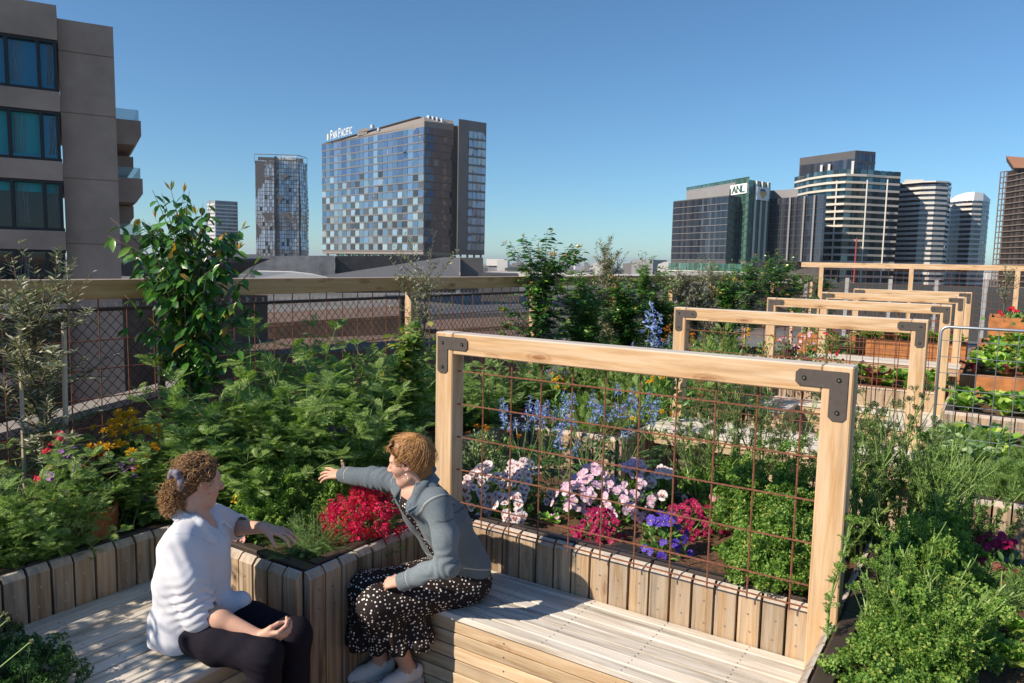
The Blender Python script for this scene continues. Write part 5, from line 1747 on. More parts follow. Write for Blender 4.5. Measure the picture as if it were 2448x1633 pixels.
def shoot_tree(r, H, W, nsh, nleaf, size, tpl, mat, trunk_h=.35, tips=None, droop=-.25, low=.15, tr=.016, narrow=False, lean=(0, 0), upright=(50, 85), bare=.0, sl=(.22, .42)):
    """young tree: a stem, upright shoots and leaves set along every shoot"""
    tr_, lv = MB(), LV()
    top = np.array([lean[0], lean[1], H * .75])
    T = np.array([[0, 0, 0], [r.normal(0, .02), r.normal(0, .02), H * .3], top * [.6, .6, .75], top])
    tr_.tube(T, [tr, tr * .85, tr * .6, tr * .3], 7)
    shoots = [np.vstack([top, top + [r.normal(0, .05), r.normal(0, .05), H * .13], top + [r.normal(0, .08), r.normal(0, .08), H * .27]])]
    for i in range(nsh):
        u = trunk_h + (1 - trunk_h) * (i + r.uniform(0, 1)) / nsh
        b = along(T, np.array([u]))[0]
        d = dirs(r, 1, *upright)[0]; d[:2] *= W / .45
        L = min(H * r.uniform(*sl), (H - b[2]) * 1.2 + .1) * (1.0 if i % 4 else .7)
        P = stem_curve(r, b, nrm(d), L, 5, .12)
        ex = np.linalg.norm(P[:, :2], axis=1).max()
        if ex > W: P[:, :2] *= W / ex
        shoots.append(P); tr_.tube(P, np.linspace(tr * .38, .0018, len(P)), 4)
        # side twig
        Q = stem_curve(r, along(P, np.array([r.uniform(.3, .6)]))[0], nrm(nrm(P[-1] - P[0]) + dirs(r, 1, -10, 60)[0] * .8), L * .5, 3, .1)
        shoots.append(Q); tr_.tube(Q, np.linspace(tr * .22, .0012, len(Q)), 3)
    per = max(3, nleaf // len(shoots))
    for P in shoots:
        u = np.sort(r.uniform(low, 1.0, per)); p = along(P, u); ax = nrm(P[-1] - P[0])
        a = np.arange(per) * 2.4 + r.uniform(0, 6)
        side = nrm(np.stack([np.cos(a), np.sin(a), np.zeros(per)], 1) + ax * .55 + [0, 0, droop])
        nn = nrm(np.array([0, 0, 1.0]) + r.normal(0, .4, (per, 3)))
        lv.put(tpl, frames(side, nn), p, size * r.uniform(.7, 1.15, per) * (1.05 - .35 * u))
        if tips is not None and r.random() < .03 + .3 * (P[-1][2] > H * .88):
            m_ = 4; dd = nrm(ax + dirs(r, m_, 0, 70)); lv.put(NAR, frames(dd, nrm(r.normal(0, 1, (m_, 3)))), np.tile(P[-1], (m_, 1)), size * .55, 1)
    return [('crown', lv.mesh('crown', [M[mat], M[tips or mat]], smooth=True))], tr_


def tree_obj(name, label, loc, parts, cat='tree', group=None):
    crown, tr_ = parts
    t = plant_obj(name, label, cat, group, crown, loc)
    me = np_mesh('trunk', np.vstack(tr_.V), tr_.L, tr_.S, M['bark'], tr_.M, True)
    link_mesh('trunk', me, t)
    return t
# ------------------------------------------------------------------ planting
R = np.random.default_rng


def top_x(px, py, X):
    p = at_x(px, py, X); return (p[0], p[1], ZS), float(p[2] - ZS)


def soil_at(px, py, z=ZS):
    p = at_z(px, py, z); return (p[0], p[1], z)


# --- trees along the fence
loc, H = top_x(70, 590, -1.95)
tree_obj('olive_tree', 'olive tree with thin grey leaves tied to a pale stake at the left edge', loc, shoot_tree(R(21), H, .55, 52, 5200, .07, NAR, 'lf_olive', .05, None, .1, .08, .014, upright=(15, 80)), 'olive tree')
s = thing('garden_stake', 'pale timber stake standing in the left olive tree', 'stake', (loc[0] + .05, loc[1] + .12, ZS))
MB().tube([(loc[0] + .05, loc[1] + .12, ZS - .05), (loc[0] + .07, loc[1] + .14, 1.88)], .016, 6).build('pole', M['stake'], s)
s = thing('garden_stake', 'thinner pale stake just left of the other stake in the olive tree', 'stake', (loc[0] + .02, loc[1] - .10, ZS))
MB().tube([(loc[0] + .02, loc[1] - .10, ZS - .05), (loc[0] + .02, loc[1] - .08, 1.92)], .012, 6).build('pole', M['stake'], s)
loc, H = top_x(452, 470, -2.02)
tree_obj('leafy_tree', 'tall young tree with big glossy leaves and orange shoot tips above the fence rail', loc, shoot_tree(R(4), H * .93, .50, 48, 1350, .135, LEAF, 'lf_gloss', .24, 'lf_tip', -.95, .04, .017, upright=(54, 84), sl=(.30, .50)), 'fruit tree')
loc, H = top_x(1018, 556, -2.1)
tree_obj('olive_tree', 'slender olive tree with bare lower twigs before the grey hotel podium', loc, shoot_tree(R(8), H * .96, .38, 30, 1500, .06, NAR, 'lf_olive', .42, None, .35, .25, .010, upright=(25, 80)), 'olive tree')
loc, H = top_x(975, 770, -1.25)
tree_obj('climbing_vine', 'climbing vine with broad yellowish leaves left of the front trellis post', loc, shoot_tree(R(14), H, .30, 40, 800, .105, LEAFB, 'lf_vine', .05, 'lf_tip', -.5, .05, .008), 'vine')
far = [  # px, top, X, kind, label
    (1300, 552, -2.1, 0, 'bushy young tree with glossy leaves right of the slender olive'),
    (1395, 640, -2.0, 1, 'grey green shrub with yellow buds right of the bushy young tree'),
    (1456, 575, -2.15, 2, 'wispy grey olive spire poking above the shrubs before the white cube'),
    (1545, 604, -2.05, 1, 'leafy shrub with yellowish shoots left of the office block corner'),
    (1500, 680, -1.8, 0, 'dark leafy shrub under the yellowish shoots'),
    (1632, 622, -2.1, 2, 'round grey olive bush in front of the dark office block'),
    (1700, 606, -2.15, 2, 'tall olive with silvery top before the green corner tower'),
    (1672, 660, -1.9, 2, 'low olive bush just above the second trellis bracket'),
    (1750, 618, -2.1, 1, 'leafy tree right of the silvery topped olive'),
    (1800, 612, -2.1, 0, 'leafy tree before the two pale mullions of the dark block'),
    (1860, 596, -2.1, 0, 'tallest leafy tree left of the far rail end'),
    (1905, 640, -2.1, 1, 'bush at the left end of the far rail'),
    (1965, 648, -2.0, 1, 'light green bush right of the far rail end'),
    (1405, 700, -1.7, 1, 'low leafy shrub below the yellow budded shrub'),
    (1590, 690, -1.6, 1, 'leafy shrub tucked behind the second trellis left bracket'),
    (1745, 672, -1.7, 0, 'low glossy shrub above the third trellis left end'),
    (2025, 662, -1.9, 2, 'last olive bush before the open stretch of far rail'),
]
cache = {}
for i, (px, py, X, kd, lab) in enumerate(far):
    loc, H = top_x(px, py, X)
    d = math.hypot(loc[0] - CAM[0], loc[1] - CAM[1]); W = (74 if i else 88) * d / FOC
    if kd == 0: pr = shoot_tree(R(40 + i), H * .95, W * 1.15, 64, 2500, .12, LEAF, 'lf_gloss', .05, 'lf_tip', -.3, .04, .015, upright=(45, 84), sl=(.28, .5))
    elif kd == 1: pr = shoot_tree(R(40 + i), H * .95, W * 1.3, 64, 2700, .10, LEAF, 'lf_mid', .06, 'lf_vine', 0, .05, .012, upright=(35, 85))
    else: pr = shoot_tree(R(40 + i), H * .95, W * (.6 if px == 1456 else 1.3), 64, 4200, .09, NAR, 'lf_olive', .05, None, .3, .05, .012, upright=(30, 85))
    tree_obj('olive_tree' if kd == 2 else 'leafy_tree' if kd == 0 else 'leafy_shrub', lab, loc, pr, 'olive tree' if kd == 2 else 'tree' if kd == 0 else 'shrub', 'trees along the far fence')
loc, H = top_x(2408, 640, 3.2)
p = at_y(2408, 640, 17.2); tree_obj('young_tree', 'thin young tree with pale trunk in the tall orange planter', (p[0], p[1], 1.24), shoot_tree(R(77), p[2] - 1.24, .42, 22, 700, .08, NAR, 'lf_olive', .2, None, .3, .1, .018), 'tree')

# --- feathery bushes
var = [fern_bush(R(100 + i), 1.0, .46, 34, 12, .17) for i in range(3)]
bush = [
    (650, 822, -1.45, 1.0, 'feathery bush highest in the middle of the bed, left of the climbing vine'),
    (790, 806, -1.75, 1.0, 'feathery bush with an upright shoot in front of the mesh, left of the vine'),
    (905, 830, -1.6, .9, 'feathery bush touching the climbing vine on its left'),
    (1010, 830, -1.9, .8, 'feathery bush behind the climbing vine'),
    (540, 935, -1.55, .9, 'feathery bush below the tall glossy tree'),
    (690, 950, -1.05, .9, 'feathery bush above the curly parsley'),
    (440, 1010, -1.45, .95, 'feathery bush right of the yellow chrysanthemums, behind the curly haired woman'),
    (830, 905, -1.05, .85, 'dark feathery bush behind the outstretched denim sleeve'),
    (545, 1060, -1.15, .8, 'feathery bush drooping beside the curly haired head'),
    (390, 1105, -1.35, .7, 'low feathery bush left of the curly haired woman'),
    (1130, 855, -1.5, .9, 'feathery bush just right of the front trellis post'),
    (1235, 862, -1.7, .9, 'feathery bush between the second and third mesh wires of the front trellis'),
    (1330, 890, -1.6, .8, 'feathery bush behind the blue delphiniums'),
    (1450, 900, -1.2, .8, 'light green feathery bush left of the second trellis post'),
    (35, 1075, -1.50, .8, 'dark feathery bush at the left edge under the olive tree'),
    (110, 1150, -1.30, .6, 'drooping feathery plant hanging over the boards at the left edge'),
    (20, 1190, -1.35, .5, 'low feathery plant in shade at the far left of the boards'),
]
for i, (px, py, X, ws, lab) in enumerate(bush):
    loc, H = top_x(px, py, X); H = max(H, .22) * 1.05
    v = var[i % 3]
    t = plant_obj('feathery_bush', lab, 'shrub', 'feathery green bushes', v, loc)
    wsc = max(.6, min(1.3, .5 + .65 * H)) * ws * 1.2
    t.scale = (wsc, wsc, H); t.rotation_euler = (0, 0, i * 1.9)

# --- left bed flowers
loc, H = top_x(295, 1015, -1.70)
t = plant_obj('chrysanthemum', 'dome of golden yellow chrysanthemums against the mesh left of the feathery bushes', 'flowers', None, dome(R(5), H * .85, .26, 420, .05, LEAF, 'lf_dark'), loc)
bloom(t, R(6), 'gold', 75, H * 1.04, .29, .042, .3, top=True)
loc, H = top_x(130, 1062, -1.62)
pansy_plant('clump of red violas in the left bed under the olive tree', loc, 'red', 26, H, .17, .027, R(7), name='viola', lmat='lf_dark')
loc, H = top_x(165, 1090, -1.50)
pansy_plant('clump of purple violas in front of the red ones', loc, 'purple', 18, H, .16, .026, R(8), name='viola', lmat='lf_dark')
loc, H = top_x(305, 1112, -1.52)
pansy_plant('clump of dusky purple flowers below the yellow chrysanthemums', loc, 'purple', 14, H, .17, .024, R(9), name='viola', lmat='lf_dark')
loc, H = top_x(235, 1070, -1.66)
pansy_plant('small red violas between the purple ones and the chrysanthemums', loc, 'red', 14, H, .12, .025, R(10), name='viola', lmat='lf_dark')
c = at_x(200, 1250, -1.48)
ct = thing('steel_pot', 'rusty steel pot half hidden in the shade of the left bed', 'pot', (c[0], c[1], ZS))
mb = MB()
for k in range(20):
    a, b = k / 20 * 6.283, (k + 1) / 20 * 6.283
    q = lambda an, rr, z: (c[0] + rr * math.cos(an), c[1] + rr * math.sin(an), z)
    mb.add([q(a, .17, ZS - .02), q(b, .17, ZS - .02), q(b, .18, ZS + .20), q(a, .18, ZS + .20)], [(0, 1, 2, 3)]); mb.add([q(a, .18, ZS + .20), q(b, .18, ZS + .20), q(b, .165, ZS + .20), q(a, .165, ZS + .20)], [(0, 1, 2, 3)])
mb.build('pot_wall', M['corten'], ct)
MB().add([(c[0] + .168 * math.cos(k * .314), c[1] + .168 * math.sin(k * .314), ZS + .17) for k in range(20)], [tuple(range(20))]).build('soil', M['soil'], ct)
for i, (px, py, X) in enumerate(((75, 1195, -1.28), (160, 1205, -1.30), (200, 1200, -1.27), (110, 1180, -1.34))):
    loc, H = top_x(px, py, X)
    lv = LV(); r = R(200 + i)
    for k in range(6):
        P = stem_curve(r, (0, 0, 0), nrm(dirs(r, 1, 70, 88)[0]), H * r.uniform(.7, 1.05), 5, .05); lv.tube(P, np.linspace(.003, .0015, 6), 3)
        m_ = 8; dd = dirs(r, m_, 0, 90); lv.put(DIA, frames(dd, r.normal(0, 1, (m_, 3))), np.tile(P[-1], (m_, 1)), .014)
    plant_obj('dried_flower', 'dried pale flower stalks standing over the left boards', 'dried flowers', 'dried stalks in the left bed', [('stalks', lv.mesh('stalks', M['stem_dry']))], loc)
for i, (px, py) in enumerate(((260, 1250), (300, 1235), (330, 1220), (345, 1250), (230, 1285), (395, 1215))):
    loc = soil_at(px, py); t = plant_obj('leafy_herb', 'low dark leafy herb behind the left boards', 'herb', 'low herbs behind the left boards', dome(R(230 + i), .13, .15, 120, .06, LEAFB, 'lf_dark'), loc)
t = pansy_plant('single yellow pansy among the grasses at the far left', soil_at(90, 1245), 'yellow', 4, .16, .09, .026, R(17), nleaf=60)

# --- corner bed between the women
loc = soil_at(660, 1255)
plant_obj('parsley', 'round bush of curly parsley between the two women', 'herb', 'parsley plants', parsley(R(31), .31, .20, 190, .062), loc)
plant_obj('parsley', 'curly parsley behind the round bush, in half shade', 'herb', 'parsley plants', parsley(R(32), .34, .20, 120, .06), soil_at(735, 1205))
plant_obj('parsley', 'tall stemmed parsley under the reaching hand', 'herb', 'parsley plants', parsley(R(33), .34, .18, 110, .055), soil_at(815, 1195))
plant_obj('parsley', 'small parsley tuft against the corner boards behind the snapdragons', 'herb', 'parsley plants', parsley(R(34), .26, .15, 80, .055), soil_at(800, 1250))
for i, (px, py, lab) in enumerate(((625, 1290, 'small parsley plant by the white shirt, right of the pink flowers'), (690, 1275, 'small parsley plant behind the rosemary'), (770, 1262, 'small parsley plant between the rosemary and the snapdragons'))):
    plant_obj('parsley', lab, 'herb', 'parsley plants', parsley(R(600 + i), .17, .15, 90, .05), soil_at(px, py))
lv = LV(); r = R(35)
for k in range(170):
    d = nrm(dirs(r, 1, 15, 85)[0] + np.array([.1, -.15, .1])); P = stem_curve(r, (r.normal(0, .06), r.normal(0, .06), 0), d, r.uniform(.14, .27), 4, .45)
    for a, b in zip(P[:-1], P[1:]): lv.put(NEED, frames([b - a], [[0, 0, 1.0]]), [a], np.linalg.norm(b - a) * 1.05)
plant_obj('rosemary', 'spreading rosemary with needle leaves at the planter corner', 'herb', None, [('foliage', lv.mesh('foliage', leafmat('leaf_rosemary', [(0, (.04, .10, .03)), (.6, (.09, .18, .05)), (1, (.18, .28, .10))], .5, .15)))], soil_at(742, 1322))
loc = soil_at(884, 1288)
t = plant_obj('snapdragon', 'clump of bright magenta snapdragons beside the denim jacket', 'flowers', None, dome(R(36), .27, .22, 480, .04, LEAF, 'lf_mid'), loc)
r = R(37)
for k in range(120):
    d = dirs(r, 1, 5, 90)[0]
    if d[1] > .3 and r.random() < .7: d[1] *= -1
    p = d * [.25, .25, .34] * r.uniform(.75, 1.05)
    o = link_mesh('flower_spike', SPIKE_M[k % 3], t); o.location = p - d * .03; o.rotation_euler = Vector(nrm(d + [0, 0, .9])).to_track_quat('Z', 'Y').to_euler(); s_ = r.uniform(.55, .9); o.scale = (s_, s_, s_)
pansy_plant('yellow pansies with dark faces right of the curly haired woman', soil_at(576, 1258), 'yellow', 9, .20, .10, .030, R(38), nleaf=80)
pansy_plant('salmon pink flowers on the corner of the planter by the white shirt', soil_at(592, 1312), 'pink', 8, .09, .09, .024, R(39), nleaf=60, name='petunia')
pansy_plant('yellow pansies between the snapdragons and the denim jacket', soil_at(930, 1215), 'yellow', 6, .22, .10, .032, R(40), nleaf=60)
pansy_plant('small magenta flowers in the shade below the feathery bush', top_x(812, 1030, -.9)[0], 'purple', 12, top_x(812, 1030, -.9)[1], .14, .026, R(41), nleaf=120, lmat='lf_dark', name='viola')
for i, (px, py) in enumerate(((868, 1125), (905, 1120), (845, 1150))):
    plant_obj('coleus', 'russet leaved coleus left of the blonde head', 'plant', 'russet coleus plants', dome(R(42 + i), .22, .14, 260, .04, LEAF, 'lf_coleus'), soil_at(px, py))
plant_obj('thyme_bush', 'dense grey green thyme bush behind the blonde head', 'herb', None, dome(R(45), .36, .30, 1500, .026, LEAF, 'lf_thyme'), soil_at(985, 1130))
plant_obj('thyme_bush', 'dense thyme bush right behind the front trellis post', 'herb', None, dome(R(46), .34, .26, 1300, .026, LEAF, 'lf_thyme'), soil_at(1150, 1140))
for i, (px, py, lab) in enumerate(((1148, 1085, 'orange marigolds above the thyme, right of the trellis post'), (1215, 1095, 'orange marigolds between the first two mesh wires'))):
    t = plant_obj('marigold', lab, 'flowers', None, dome(R(47 + i), .26, .16, 120, .045, LEAF, 'lf_mid'), soil_at(px, py + 25)); bloom(t, R(49 + i), 'orange', 11, .30, .17, .034, .5)

# --- bed behind the front trellis
pansy_plant('mound of white and pink pansies with red faces, against the first mesh wires', soil_at(1165, 1225), 'white', 60, .30, .17, .029, R(51), group='white pansies')
pansy_plant('mound of white pansies with red faces right of the first mound', soil_at(1250, 1215), 'white', 62, .30, .18, .029, R(52), group='white pansies')
pansy_plant('white pansies nearest the front trellis post', soil_at(1118, 1240), 'white', 30, .24, .13, .032, R(351), group='white pansies')
pansy_plant('low white pansies spilling towards the boards', soil_at(1225, 1250), 'white', 26, .17, .16, .033, R(53), group='white pansies')
pansy_plant('mound of lilac pink pansies in the middle of the mesh', soil_at(1420, 1225), 'lilac', 64, .29, .19, .028, R(54), group='lilac pansies')
pansy_plant('lilac pansies at the left end of the lilac row', soil_at(1362, 1238), 'lilac', 26, .22, .13, .032, R(353), group='lilac pansies')
pansy_plant('low lilac pansies in front of the lilac mound', soil_at(1480, 1245), 'lilac', 30, .20, .15, .032, R(354), group='lilac pansies')
pansy_plant('lilac and white pansies right of the lilac mound', soil_at(1515, 1215), 'lilac', 60, .29, .19, .028, R(55), group='lilac pansies')
pansy_plant('white pansies at the right end of the lilac row', soil_at(1585, 1215), 'white', 30, .26, .15, .032, R(56), group='white pansies')
pansy_plant('left clump of crimson violas behind the boards', soil_at(1435, 1282), 'crimson', 60, .15, .155, .021, R(57), name='viola', group='crimson violas', leaf=.03)
pansy_plant('right clump of crimson violas beside the violet pansies', soil_at(1655, 1265), 'crimson', 64, .16, .19, .022, R(58), name='viola', group='crimson violas', leaf=.03)
pansy_plant('deep violet blue pansies in front of the crimson violas', soil_at(1585, 1322), 'violet', 26, .22, .14, .027, R(59), leaf=.05)
pansy_plant('pink and white pansies at the edge of the big parsley', soil_at(1725, 1265), 'pink', 14, .22, .15, .028, R(60), nleaf=70)
delphinium(R(61), soil_at(1330, 1200), 'delphinium with a mound of cut dark leaves left of the lilac pansies', 2, .45, .2, .14, 30)
delphinium(R(62), soil_at(1250, 1130), 'delphinium with pale blue spikes behind the white pansies', 7, .55, .24, .17, 10)
delphinium(R(63), soil_at(1400, 1140), 'delphinium with many blue spikes in the middle of the front mesh', 9, .72, .28, .17, 14)
delphinium(R(64), soil_at(1495, 1130), 'delphinium with blue spikes left of the second trellis post', 9, .74, .26, .16, 10)
delphinium(R(65), soil_at(1300, 1120), 'delphinium leaning over the thyme behind the white pansies', 6, .60, .24, .17, 8)
p = at_y(1543, 830, 5.2); tp = at_y(1543, 722, 5.2)
delphinium(R(66), (p[0], p[1], ZS), 'tall single blue delphinium spire rising above the front trellis beam', 2, (tp[2] - ZS) * .98, .05, .38, 12)
for i, (px, py, yy) in enumerate(((1585, 800, 5.6), (1615, 795, 6.0), (1510, 815, 5.0))):
    p = at_y(px, py, yy); delphinium(R(67 + i), (p[0], p[1], ZS), ('blue flowers left of the second trellis bracket', 'pale blue flowers closest to the second trellis bracket', 'blue flowers left of the tall delphinium spire')[i], 6, max(.35, p[2] - ZS), .2, .15, 6)
for i, (px, py, yy, kd) in enumerate(((1330, 905, 2.2, 'gold'), (1600, 790, 5.6, 'orange'), (1560, 905, 3.0, 'gold'), (1830, 790, 7.0, 'gold'), (1790, 800, 6.5, 'gold'), (1660, 800, 6.0, 'orange'))):
    p = at_y(px, py, yy); H = max(.3, p[2] - ZS)
    t = plant_obj('marigold', 'yellow daisies ' + ('above the blue delphiniums', 'beside the second trellis bracket', 'left of the second trellis post', 'bright against the shrubs in the second trellis frame', 'left half of the bright daisies in the second trellis frame', 'low in the left of the second trellis frame')[i], 'flowers', None, dome(R(80 + i), H * .9, .2, 160, .05, LEAF, 'lf_mid'), (p[0], p[1], ZS)); bloom(t, R(90 + i), kd, 16, H, .22, .032, .3, top=True)
plant_obj('feathery_herb', 'light green feathery herb on the corner of the second planter', 'herb', None, dome(R(70), .26, .30, 160, .13, FEATHER, 'lf_parsley_dull'), (-.35, 3.0, ZS))['label']
plant_obj('carrot_plant', 'feathery carrot tops above the second planter corner', 'vegetable', None, dome(R(71), .26, .28, 150, .13, FEATHER, 'lf_parsley'), (-.75, 3.25, ZS))
# parsley and bolted stems right of the mesh
for i, (px, py, H, W, lab) in enumerate(((1800, 1300, .40, .19, 'tall curly parsley behind the right third of the front mesh'), (1885, 1330, .42, .17, 'curly parsley beside the right post of the front trellis'), (1845, 1415, .32, .19, 'curly parsley spilling over the boards by the right post'), (1760, 1240, .32, .17, 'curly parsley behind the pink and white pansies'), (1895, 1420, .28, .15, 'curly parsley tucked against the foot of the right post'), (1690, 1200, .22, .14, 'small curly parsley under the bolted stems'))):
    plant_obj('parsley', lab, 'herb', 'parsley plants', parsley(R(110 + i), H, W, 210 if i < 4 else 130, .066), soil_at(px, py))
for i, (px, py, H, lab) in enumerate(((1720, 1225, .78, 'bolted parsley with dark seed heads in the middle right of the mesh'), (1800, 1225, .84, 'bolted parsley with dark seed heads left of the right post'), (1880, 1240, .82, 'bolted parsley with dark seed heads behind the right post'), (1660, 1210, .62, 'bolted parsley leaning left over the dark under boards'))):
    plant_obj('bolted_parsley', lab, 'herb', 'bolted parsley', bolted(R(120 + i), H, .36, 8, True, leafy=2), soil_at(px, py))
for i, (px, py, L, lab) in enumerate(((1310, 1255, .09, 'lettuce seedling right of the white pansies'), (1735, 1350, .12, 'chard seedling in bare soil before the parsley'), (1790, 1330, .11, 'chard seedling closest to the big parsley'), (1545, 1275, .07, 'small seedling between the crimson clumps'))):
    plant_obj('seedling', lab, 'vegetable', None, rosette(R(130 + i), 7, L, 'lf_lettuce', el=(15, 60)), soil_at(px, py))
lid = thing('valve_lid', 'black round irrigation valve lid in the soil before the violet pansies', 'lid', soil_at(1500, 1322, ZS + .012))
pl = np.array(lid.location)
MB().bb(pl + [-.13, -.10, -.03], pl + [.11, .10, .012], 0, .008).build('frame', M['rim'], lid)
mb = MB(); mb.tube([pl + [0, 0, .012], pl + [0, 0, .022]], [.078, .074], 20); mb.tube([pl + [0, 0, .022], pl + [0, 0, .026]], [.05, .048], 20); mb.build('cover', M['backing'], lid)

# --- right planter
pr = [parsley(R(140 + i), .29, .18, 170, .062) for i in range(3)]
spots = [(2130, 1600, .25, 'curly parsley mound at the bottom edge left of the pale lettuce'), (2225, 1640, .24, 'curly parsley mound at the bottom edge in the middle of the right planter'),
         (2120, 1520, .27, 'curly parsley mound right of the dark planter lip'), (2190, 1540, .26, 'curly parsley mound in the middle of the right planter'),
         (2120, 1440, .30, 'curly parsley beyond the post, behind the front mounds'), (2190, 1430, .26, 'curly parsley right of the beyond post mound'), (2140, 1370, .32, 'curly parsley at the back of the right planter'), (2060, 1400, .26, 'curly parsley in the shade behind the right post')]
for i, (px, py, H, lab) in enumerate(spots):
    q_ = soil_at(px, py); t = plant_obj('parsley', lab, 'herb', 'parsley plants in the right planter', pr[i % 3], (max(q_[0], 2.60), q_[1], q_[2])); k = H / .30; t.scale = (k, k, k * R(i).uniform(.9, 1.1)); t.rotation_euler = (0, 0, i * 1.3)
for i, (px, py, H, lab) in enumerate(((2020, 1330, .80, 'tall bolted parsley right behind the right post'), (2110, 1320, .84, 'tall bolted parsley in the middle of the right planter'), (2200, 1330, .78, 'tall bolted parsley above the crimson violas'), (2060, 1290, .92, 'tallest bolted parsley with dark heads against the white slab'))):
    plant_obj('bolted_parsley', lab, 'herb', 'bolted parsley in the right planter', bolted(R(160 + i), H, .34, 12, i in (0, 3), leafy=5), soil_at(px, py))
for i, (px, py, H, lab) in enumerate(((2250, 1345, .70, 'leafy bolted parsley right of the tallest one'), (2170, 1300, .80, 'leafy bolted parsley before the carrot planter boards'), (2310, 1330, .55, 'short bolted parsley behind the dark crimson violas'))):
    plant_obj('bolted_parsley', lab, 'herb', 'bolted parsley in the right planter', bolted(R(520 + i), H, .32, 11, False, leafy=7), soil_at(px, py))
lo_ = parsley(R(540), .15, .17, 90, .055, 'lf_parsley')
for i, (px, py, lab) in enumerate(((2300, 1575, 'low parsley covering the soil left of the pale lettuce'), (2290, 1500, 'low parsley at the edge of the bare soil'), (2040, 1640, 'low parsley against the dark planter lip at the bottom edge'), (2250, 1440, 'low parsley left of the young carrots'))):
    q_ = soil_at(px, py); t = plant_obj('parsley', lab, 'herb', 'parsley plants in the right planter', lo_, (max(q_[0], 2.52), q_[1], q_[2])); t.rotation_euler = (0, 0, i * 1.7)
sp_ = [bolted(R(500 + i), .44, .26, 9, False, leafy=6, leafm='lf_parsley') for i in range(2)]
for i, (px, py, lab) in enumerate(((2110, 1560, 'leafy parsley stems rising through the bottom mound'), (2180, 1500, 'leafy parsley stems left of the bare soil'), (2130, 1430, 'leafy parsley stems beyond the planter lip'), (2190, 1390, 'leafy parsley stems before the dark crimson violas'), (2240, 1600, 'leafy parsley stems beside the pale lettuce'))):
    q_ = soil_at(px, py); t = plant_obj('leafy_parsley', lab, 'herb', 'leafy parsley stems in the right planter', sp_[i % 2], (max(q_[0], 2.60), q_[1], q_[2])); t.rotation_euler = (0, 0, i * 2.2)
plant_obj('bolted_parsley', 'thin bolted parsley shoot crossing in front of the right post', 'herb', None, bolted(R(170), .52, .16, 3, True, leafy=5, mat='lf_parsley'), soil_at(2010, 1560))
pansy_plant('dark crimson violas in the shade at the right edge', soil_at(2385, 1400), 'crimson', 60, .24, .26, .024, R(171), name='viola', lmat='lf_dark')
pansy_plant('small blue violas in shade behind the right post', soil_at(2075, 1290), 'violet', 8, .2, .1, .022, R(172), nleaf=60, name='viola')
for i, (px, py, L, mt_, lab) in enumerate(((2340, 1480, .12, 'lf_lettuce', 'young chard at the edge of bare soil in the right planter'), (2330, 1590, .14, 'lf_lettuce', 'pale lettuce at the bottom right corner'), (2420, 1600, .13, 'lf_lettuce', 'lettuce cut by the bottom right corner'), (2420, 1520, .10, 'lf_lettuce', 'small lettuce in soil at the right edge'))):
    plant_obj('lettuce', lab, 'vegetable', None, rosette(R(180 + i), 11, L, mt_), soil_at(px, py))
for i, (px, py) in enumerate(((2360, 1440), (2440, 1450))):
    plant_obj('carrot_plant', 'young carrot top at the right edge of the right planter', 'vegetable', 'young carrots at the right edge', dome(R(186 + i), .16, .14, 40, .12, FEATHER, 'lf_parsley_dull'), soil_at(px, py))
# second right planter
cf = [dome(R(190 + i), .24, .24, 120, .13, FEATHER, 'lf_parsley_dull') for i in range(2)]
for i, (px, py) in enumerate(((2230, 1150), (2290, 1130), (2350, 1165), (2400, 1185), (2255, 1090), (2330, 1100), (2440, 1200), (2440, 1150), (2380, 1120))):
    t = plant_obj('carrot_plant', 'feathery carrot tops in the planter before the galvanised panel', 'vegetable', 'row of carrots', cf[i % 2], soil_at(px, py)); t.rotation_euler = (0, 0, i * 2.1)
lt = [rosette(R(194 + i), 12, .17, 'lf_lettuce') for i in range(3)]; rl = [rosette(R(198 + i), 11, .15, 'lf_redlett') for i in range(2)]
for i, (px, py, v, lab) in enumerate(((2405, 1135, rl[0], 'red lettuce nearest the carrots'), (2445, 1140, rl[1], 'red lettuce at the right edge beside the carrots'), (2225, 1070, lt[0], 'bright green lettuce at the foot of the panel'), (2270, 1140, lt[1], 'pale lettuce among the carrot tops'), (2300, 1060, rl[1], 'red lettuce behind the carrots'))):
    plant_obj('lettuce', lab, 'vegetable', None, v, soil_at(px, py))
# peas on the panel
for i in range(9):
    r = R(210 + i); x = 2.44 + .30 * i + r.uniform(-.06, .06)
    st = LV(); lv = LV()
    for k in range(3):
        P = stem_curve(r, (r.normal(0, .04), 0, 0), nrm(np.array([r.normal(0, .25), -.05, 1])), r.uniform(.25, .55) * (1.1 if i < 3 else .8), 6, .15); st.tube(P, .0028, 4)
        m_ = 16; a = r.uniform(0, 6.28, m_); dd = np.stack([np.cos(a), np.sin(a), r.uniform(-.3, .5, m_)], 1); lv.put(LEAFB, frames(dd, np.array([0, -.5, 1.0]) + r.normal(0, .4, (m_, 3))), along(P, r.uniform(.05, 1, m_)), r.uniform(.05, .085, m_))
    plant_obj('pea_plant', 'pea plant with round grey green leaves climbing the galvanised panel', 'vegetable', 'peas on the galvanised panel', [('foliage', lv.mesh('foliage', M['lf_pea'])), ('stems', st.mesh('stems', M['stem']))], (x, 3.22, ZS))
